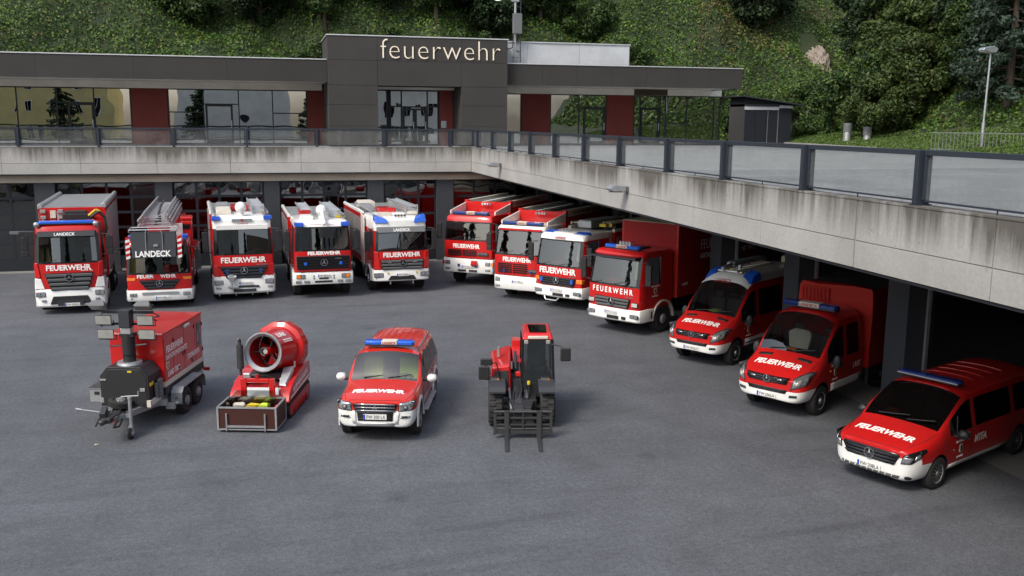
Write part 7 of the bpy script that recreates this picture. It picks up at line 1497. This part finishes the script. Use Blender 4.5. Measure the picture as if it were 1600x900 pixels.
    m = MB(); m.cyl((-1.5, -.58, 1.0), (-1.5, -.58, 1.18), .035, .035, 10); m.cyl((-1.5, -.58, 1.18), (-1.5, -.58, 1.78), .085, .085, 16); m.tube([(-1.5, -.58, 1.78), (-1.5, -.58, 1.9), (-1.44, -.60, 1.95)], .04, 10); m.cyl((-1.5, -.5, .98), (-1.55, -.15, .98), .07, .07, 12); m.build('exhaust_muffler', 'darkmetal', t); m = MB(); m.box((-1.35, -.38, 1.04), (.12, .2, .14)); m.build('exhaust_joint', 'alu', t, .03)
    m = MB(); m.tube([(-1.1, .3, 1.0), (-1.2, .45, .9), (-1.05, .5, .7), (-1.02, .55, .6)], .012); m.tube([(-1.6, -.2, .95), (-1.45, .05, 1.02), (-1.5, .3, .92)], .018); m.build('cable', 'black', t)
fan_robot()

# ------------------------------------------------------------------ telehandler (origin under the fork carriage)
def telehandler():
    t = vehicle('telehandler', 'small red and black telehandler with fork carriage lowered to the asphalt', 'telehandler', 5.62, 20.60, -103)
    # carriage and forks
    m = MB(); m.cyl((.02, -.68, .66), (.02, .68, .66), .035, .035, 12); m.bx(-.03, .03, -.64, .64, .48, .53); m.bx(-.03, .03, -.64, .64, .32, .36); m.bx(-.03, .03, -.66, .66, .12, .20); m.cyl((.0, -.68, .24), (.0, .68, .24), .025, .025, 10); cr = m.build('fork_carriage', 'darkmetal', t, .006)
    for y in (-.66, .66): m = MB(); m.bx(-.04, .04, y - .03, y + .03, .10, .74); m.cyl((-.02, y * 1.02, .12), (-.02, y * 1.06, .12), .04, .04, 10); m.build('side_plate', 'darkmetal', cr)
    m = MB(); m.bx(-.035, .035, -.02, .02, .12, .7); m.build('centre_plate', 'darkmetal', cr)
    for y in (-.385, .375): m = MB(); m.bx(.031, .075, y - .055, y + .055, .03, .70); m.hexa([(.03, y - .05, .012), (.95, y - .045, .012), (.95, y + .045, .012), (.03, y + .05, .012), (.03, y - .05, .052), (.95, y - .045, .028), (.95, y + .045, .028), (.03, y + .05, .052)]); m.build('fork', 'darkmetal', cr, .004)
    # wheels, axles, frame
    for x in (-1.12, -2.95): axle(t, x, .81, .45, .36, 'lug'); m = MB(); m.cyl((x, -.5, .42), (x, .5, .42), .09, .09, 12); m.build('axle', 'darkmetal', t)
    m = MB(); m.bx(-3.3, -.75, -.32, .36, .38, .72); m.hexa([(-.75, -.3, .4), (-.45, -.22, .45), (-.45, .22, .45), (-.75, .3, .4), (-.75, -.3, .72), (-.45, -.22, .62), (-.45, .22, .62), (-.75, .3, .72)]); m.build('frame', 'black', t, .02)
    for sd in (-1, 1):
        y0, y1 = sorted((sd * .40, sd * .80)); m = MB(); pf = [(-.66, .90), (-.74, 1.0), (-.90, 1.05), (-1.35, 1.05), (-1.56, .95)]
        for (xa, za), (xb, zb) in zip(pf, pf[1:]): m.hexa([(xa, y0, za), (xb, y0, zb), (xb, y1, zb), (xa, y1, za), (xa, y0, za + .04), (xb, y0, zb + .04), (xb, y1, zb + .04), (xa, y1, za + .04)])
        m.build('fender', 'darkgrey', t)
    # engine hood on the vehicle's right
    m = MB(); m.hexa([(-3.35, -.78, .72), (-1.35, -.76, .72), (-1.35, -.24, .72), (-3.35, -.20, .72), (-3.3, -.76, 1.30), (-1.45, -.72, 1.36), (-1.45, -.26, 1.42), (-3.3, -.22, 1.50)]); h = m.build('engine_hood', 'red', t, .07, seg=3)
    m = MB(); m.hexa([(-1.38, -.68, .82), (-1.345, -.68, .82), (-1.345, -.30, .82), (-1.38, -.30, .82), (-1.44, -.66, 1.24), (-1.41, -.66, 1.24), (-1.41, -.32, 1.28), (-1.44, -.32, 1.28)]); m.build('radiator_grille', 'black', h, .01)
    m = MB(); m.bx(-3.3, -1.4, -.77, -.3, .60, .74); m.build('hood_base', 'black', t)
    m = MB(); m.cyl((-2.3, -.55, 1.40), (-2.3, -.55, 1.66), .04, .04, 10); m.build('exhaust', 'alu', t)
    # boom
    m = MB(); a, b = Vector((-3.3, -.08, 1.42)), Vector((-.62, -.08, .58)); d = (b - a).normalized(); n = Vector((-d.z, 0, d.x)); s_ = Vector((0, 1, 0))
    def bar(p, q, w, hh, nm, mt):
        mm = MB(); mm.hexa([p - s_ * w - n * hh, q - s_ * w - n * hh, q + s_ * w - n * hh, p + s_ * w - n * hh, p - s_ * w + n * hh, q - s_ * w + n * hh, q + s_ * w + n * hh, p + s_ * w + n * hh]); return mm.build(nm, mt, t, .015)
    bar(a, a + (b - a) * .34, .11, .13, 'boom', 'red'); bar(a + (b - a) * .33, b, .09, .11, 'boom_extension', 'darkgrey')
    m = MB(); m.bx(-.62, -.04, -.2, .04, .28, .66); m.hexa([(-.1, -.3, .2), (-.04, -.3, .2), (-.04, .3, .2), (-.1, .3, .2), (-.1, -.2, .7), (-.04, -.2, .7), (-.04, .2, .7), (-.1, .2, .7)]); m.build('tilt_head', 'darkmetal', t, .02)
    m = MB(); m.cyl((-1.3, .12, .80), (-.35, .12, .5), .045, .045, 12); m.cyl((-1.3, -.30, .85), (-.5, -.26, .55), .03, .03, 10); m.build('hydraulic_cylinder', 'steel', t)
    for k in range(5): m = MB(); y = -.2 + .09 * k; m.tube([(-1.5, y, 1.05), (-1.1, y + .03, 1.0 - .05 * k), (-.75, y - .02, .72), (-.45, y + .04, .55), (-.2, y, .6)], .016, 6); m.build('hydraulic_hose', 'black', t)
    m = MB(); m.bx(-1.72, -1.6, -.14, .0, 1.06, 1.18); m.build('boom_block', 'redorange', t, .02); m = MB(); m.cyl((-1.9, -.12, 1.16), (-2.6, -.12, 1.46), .04, .04, 12); m.build('lift_cylinder', 'darkgrey', t)
    m = MB(); m.hexa([(-3.45, -.24, 1.1), (-3.0, -.24, 1.1), (-3.0, .10, 1.1), (-3.45, .10, 1.1), (-3.45, -.20, 1.66), (-3.1, -.20, 1.66), (-3.1, .06, 1.66), (-3.45, .06, 1.66)]); m.build('boom_tower', 'red', t, .03)
    # cab on the vehicle's left
    P0 = [(-1.28, .02), (-1.28, .80), (-2.55, .80), (-2.55, .02)]; P1 = [(-1.52, .04), (-1.52, .77), (-2.50, .77), (-2.50, .04)]
    m = MB(); m.hexa([(p[0], p[1], .62) for p in P0] + [(p[0], p[1], 1.02) for p in P0]); m.build('cab_base', 'black', t, .02)
    for (x0, y0), (x1, y1) in zip(P0, P1):
        m = MB(); m.hexa([(x0 - .03, y0 - .03, 1.02), (x0 + .03, y0 - .03, 1.02), (x0 + .03, y0 + .03, 1.02), (x0 - .03, y0 + .03, 1.02), (x1 - .03, y1 - .03, 2.04), (x1 + .03, y1 - .03, 2.04), (x1 + .03, y1 + .03, 2.04), (x1 - .03, y1 + .03, 2.04)]); m.build('cab_pillar', 'blackgloss', t)
    def pane(a, b, z0, z1, ins=.0):
        mm = MB(); (xa, ya), (xb, yb) = P0[a], P0[b]; (xc, yc), (xd, yd) = P1[a], P1[b]; mm.add([(xa, ya, z0), (xb, yb, z0), (xd, yd, z1), (xc, yc, z1)], [(0, 1, 2, 3)]); return mm.build('cab_window', 'carglass', t, smooth=False)
    pane(0, 1, 1.02, 2.04); pane(1, 2, 1.02, 2.04); pane(2, 3, 1.02, 2.04); pane(3, 0, 1.02, 2.04)
    m = MB(); m.hexa([(-1.46, .01, 2.03), (-1.46, .80, 2.03), (-2.58, .80, 2.03), (-2.58, .01, 2.03), (-1.60, .08, 2.20), (-1.60, .74, 2.20), (-2.5, .74, 2.24), (-2.5, .08, 2.24)]); rf = m.build('cab_roof', 'red', t, .05, seg=3)
    m = MB(); m.hexa([(-1.60, .20, 2.205), (-1.60, .62, 2.205), (-2.3, .64, 2.23), (-2.3, .18, 2.23), (-1.60, .20, 2.225), (-1.60, .62, 2.225), (-2.3, .64, 2.25), (-2.3, .18, 2.25)]); m.build('roof_window', 'tintglass', rf); m = MB(); m.bx(-1.49, -1.43, .16, .66, 2.06, 2.14); m.build('roof_front_panel', 'offwhite', rf, .02)
    for y in (.12, .66): m = MB(); m.box((-1.45, y, 1.99), (.1, .11, .1)); m.build('work_lamp', 'floodglass', t, .02)
    seats(t, -2.15, 1.12, (.42,)); steering(t, -1.65, .42, 1.32, .17); m = MB(); m.bx(-1.46, -1.32, .14, .70, 1.03, 1.14); m.build('dash', 'black', t); m = MB(); m.bx(-2.45, -2.4, .14, .7, 1.02, 1.3); m.build('seat_box', 'orange', t)
    for y in (-.66, .58): m = MB(); m.box((-1.28, y, 1.06), (.1, .24, .17)); q = m.build('headlight', 'black', t, .02); m = MB(); m.bx(-1.23, -1.222, y - .10, y + .06, 1.0, 1.12); m.build('lens', 'lamp', q); m = MB(); m.bx(-1.23, -1.222, y + .065, y + .11, 1.0, 1.12); m.build('indicator', 'amber', q); m = MB(); m.cyl((-1.3, y + (.1 if y < 0 else .0), .9), (-1.3, y + (.1 if y < 0 else 0), 1.0), .02, .02, 6); m.build('lamp_stalk', 'black', q)
    m = MB(); m.tube([(-1.4, .72, 1.95), (-1.3, .95, 1.92), (-1.25, 1.05, 1.86)], .014); ml = m.build('mirror', 'black', t); m = MB(); m.box((-1.25, 1.08, 1.72), (.07, .26, .34)); m.build('mirror_housing', 'black', ml, .04, seg=2)
    m = MB(); m.tube([(-1.4, -.5, 1.0), (-1.3, -.62, 1.5), (-1.25, -.85, 1.5), (-1.25, -.95, 1.1), (-1.3, -.6, 1.05)], .014); ml = m.build('mirror', 'black', t); m = MB(); m.box((-1.22, -.86, 1.54), (.06, .30, .18)); m.build('mirror_housing', 'black', ml, .03, seg=2); m = MB(); m.box((-1.22, -.92, 1.26), (.06, .27, .34)); m.build('mirror_housing', 'black', ml, .04, seg=2)
    m = MB(); m.bx(-2.9, -2.6, .1, .7, .6, 1.1); m.bx(-3.4, -3.3, -.7, .7, .5, .8); m.build('rear_counterweight', 'black', t, .03)
    m = MB(); m.tube([(-1.42, .1, 1.3), (-1.45, .3, 1.15)], .012); m.tube([(-1.41, .66, 1.4), (-1.35, .5, 1.12)], .012); m.build('wiper', 'black', t)
    m = MB(); m.cyl((-1.2, .18, .98), (-1.2, .18, 1.06), .04, .04, 10); m.build('coupler_cap', 'yellow', t)
telehandler()
# ------------------------------------------------------------------ plants on the hillside
ORD = ['first', 'second', 'third', 'fourth', 'fifth', 'sixth', 'seventh', 'eighth', 'ninth', 'tenth', 'eleventh', 'twelfth', 'thirteenth', 'fourteenth', 'fifteenth', 'sixteenth', 'seventeenth', 'eighteenth']
SHR = [('low', -12, 65.5, 1.2), ('low', -3, 66.5, 1.0), ('low', 1.5, 65, 1.25), ('round', 3.5, 67.5, .75), ('low', 6, 66.5, 1.3), ('round', 24, 68, .7), ('low', 29.5, 65.2, 1.1), ('low', 31.5, 66.8, 1.3), ('low', 33.6, 65, 1.1), ('low', 38.6, 64.5, 1.3), ('low', 40.4, 66, 1.2), ('low', 39, 62.4, 1.0), ('low', 21, 66, 1.0), ('low', 14.5, 66, 1.2), ('low', -8, 68, 1.1), ('low', -17, 67, 1.2), ('low', 27, 69.5, 1.1)]
for k, (kd, x, y, sc) in enumerate(sorted(SHR, key=lambda q: q[1] / q[2])): plant(kd, x, y, sc, '%s small leafy shrub from the left along the foot of the ivy slope' % ORD[k], 'shrub', 'shrubs low on the slope', rz=k * 1.7, dz=-.4)
TOPS = [('tall', 4.5, 71.5, 1.0), ('dark', 8.5, 72, 1.0), ('tall', 12.5, 71, .95), ('dark', 17, 72, 1.1), ('tall', 21, 73, 1.05), ('round', 25, 72.5, 1.1), ('dark', 0, 73, 1.0), ('round', -5, 73.5, 1.1), ('tall', -10, 74, 1.0), ('dark', 29, 76, 1.1), ('round', 14.8, 69, .8), ('round', 9.5, 69.2, .75), ('olive', 6, 69.5, .6)]
for k, (kd, x, y, sc) in enumerate(sorted(TOPS, key=lambda q: q[1] / q[2])): plant(kd, x, y, sc, '%s %s tree from the left along the top of the slope' % (ORD[k], {'tall': 'tall broadleaf', 'dark': 'dark leaved', 'round': 'rounded green', 'olive': 'small olive green'}[kd]), 'tree', 'trees on the upper slope', rz=k * 2.3, dz=-.8)
plant('olive', 38.6, 54.6, .95, 'olive green bush at the grass edge right of the vent pipes', 'bush', None, rz=.4, dz=-.3)
plant('olive', 41.6, 55.2, 1.2, 'broad yellowish bush bulging over the grass left of the lamp post', 'bush', None, rz=2.4, dz=.2)
plant('round', 40.6, 58.6, 1.35, 'rounded green bush on the slope below the bare rock', 'bush', None, rz=1.4, dz=.0)
plant('olive', 43.2, 58.8, 1.35, 'large olive bush high on the slope behind the yellowish bush', 'bush', None, rz=4.4, dz=.9)
plant('round', 42.9, 52.2, 1.0, 'green bush hanging beside the dark hollow near the lamp post', 'bush', None, rz=3.4, dz=1.2)
plant('tall', 46.5, 61.5, 1.3, 'tall leafy tree above the olive bushes on the slope', 'tree', None, rz=3.0, dz=-.5)
for k, (x, y, sc) in enumerate(((42.4, 49.6, .95), (44.6, 52.6, 1.2), (47.5, 54.5, 1.4), (50.5, 53, 1.5), (49, 59.5, 1.5), (46.2, 66.5, 1.3), (40, 74, 1.2), (35, 76, 1.2))): plant('dark', x, y, sc, '%s dark shady tree from the bottom up behind the bushes at the right' % ORD[k], 'tree', 'dark trees at the top of the slope', rz=k * 1.1, dz=-1)
# pine at the right edge: whorls of drooping needle pads
def pine():
    z0 = float(hz(np.array(40.7), np.array(45.8))); o = thing('pine_tree', 'blue green pine with layered boughs at the right edge of the picture', 'tree', (40.7 * K, 45.8 * K, (z0 - .4) * K)); t = MB(); H_ = 11.0; t.cyl((0, 0, -.5), (0, 0, H_ * .6), .26, .16, 10); t.cyl((0, 0, H_ * .6), (.1, 0, H_), .16, .04, 8); cl = []; rr = random.Random(5)
    for k in range(15):
        z = 1.4 + k * .66; Rr = 3.2 * (1 - .62 * k / 15) + .2
        for q in range(7):
            a = rr.uniform(0, 6.28); ex = Rr * rr.uniform(.75, 1.08); ex_v = Vector((math.cos(a), math.sin(a), 0)); tip = ex_v * ex + Vector((0, 0, z - .25 * ex / 2 + rr.uniform(-.15, .15))); t.cyl((0, 0, z + .1), tip, .05, .015, 6)
            for f in (.35, .5, .64, .78, .9, 1.0): cl.append((tip.x * f, tip.y * f, z + .1 + (tip.z - z - .1) * f + .08, rr.uniform(.26, .46) * (1.1 - .2 * f)))
    me = crown('crown', cl, 22000, .13, None, BLUEG, .3); c = link('crown', me, 'leaf', o, smooth=False); tm = t.build('trunk', 'bark', o)
pine()
# ------------------------------------------------------------------ the street behind the viewer: seen only as reflections in the glazing
def town_house(name, label, x0, x1, y, z1, mat, nx_, nz_, oval=False, trim='cream'):
    o = thing(name, label, 'house', ((x0 + x1) / 2, y, 0)); w = (x1 - x0) / 2; m = MB(); m.bx(-w, w, -9, 0, 0, z1); m.build('wall', mat, o); m = MB(); m.prism([(-9.6, z1), (.6, z1), (-4.5, z1 + 3)], 'x', -w - .4, w + .4); m.build('roof', 'bark', o)
    for i in range(nx_):
        for j in range(nz_):
            xc = -w + (i + .5) * 2 * w / nx_; zc = (2.2 + j * 3.3) if not oval else 7.6 + j * 4.4
            m = MB()
            if oval: m.lathe([(.01, 0), (.8, 0), (.8, .06), (.01, .07)], (xc, 0, zc), (0, 1, 0), 24); ww = m.build('window', 'frame', o)
            else:
                m.bx(xc - .6, xc + .6, .002, .06, zc - .9, zc + .9); ww = m.build('window', trim, o); m = MB(); m.bx(xc - .5, xc - .03, .061, .07, zc - .8, zc + .8); m.bx(xc + .03, xc + .5, .061, .07, zc - .8, zc + .8); m.build('pane', 'tintglass', ww)
    return o
town_house('yellow_house', 'ochre yellow house with tall windows, mirrored in the far left glazing', -40, -19, -14, 13, 'ochre', 7, 4)
town_house('white_house', 'pale plastered house with round windows, mirrored in the middle glazing', -13, 3, -16, 15, 'cream', 2, 2, True)
town_house('cream_house', 'cream house with tall windows, mirrored in the entrance glazing', 9, 26, -18, 12, 'cream', 6, 3, False, 'plaster')
def spruce(x, y, h, label):
    o = thing('spruce_tree', label, 'tree', (x, y, 0)); t = MB(); t.cyl((0, 0, 0), (0, 0, h), .3, .03, 10); cl = []; rr = random.Random(9)
    for k in range(24):
        z = 1.5 + k * (h - 1.6) / 24; Rr = 3.4 * (1 - k / 25)
        for q in range(8):
            a = rr.uniform(0, 6.28); ex = Rr * rr.uniform(.7, 1.05)
            for f in (.3, .5, .7, .9, 1.0): cl.append((math.cos(a) * ex * f, math.sin(a) * ex * f, z - .35 * ex * f * .6, .30 * (1.15 - .3 * f)))
    c = link('crown', crown('crown', cl, 14000, .16, None, DARKG), 'leaf', o, smooth=False); t.build('trunk', 'bark', o)
spruce(-9.2, -8, 14, 'dark spruce tree, mirrored in the glazing left of the sign block')
spruce(5.8, -10, 13, 'dark spruce tree, mirrored in the truck windshields')
for k, (x, y, h, w) in enumerate(((-34, 2, 17, 'nearest the street'), (-37, 13, 19, 'second along the yard edge'), (-35, 25, 16, 'third along the yard edge'), (-24, -6, 15, 'beside the yellow house'))): spruce(x, y, h, 'dark spruce %s, added out of view to mirror in windshields of the angled row' % w)  # unseen spruces added so the angled windshields have dark shapes to reflect
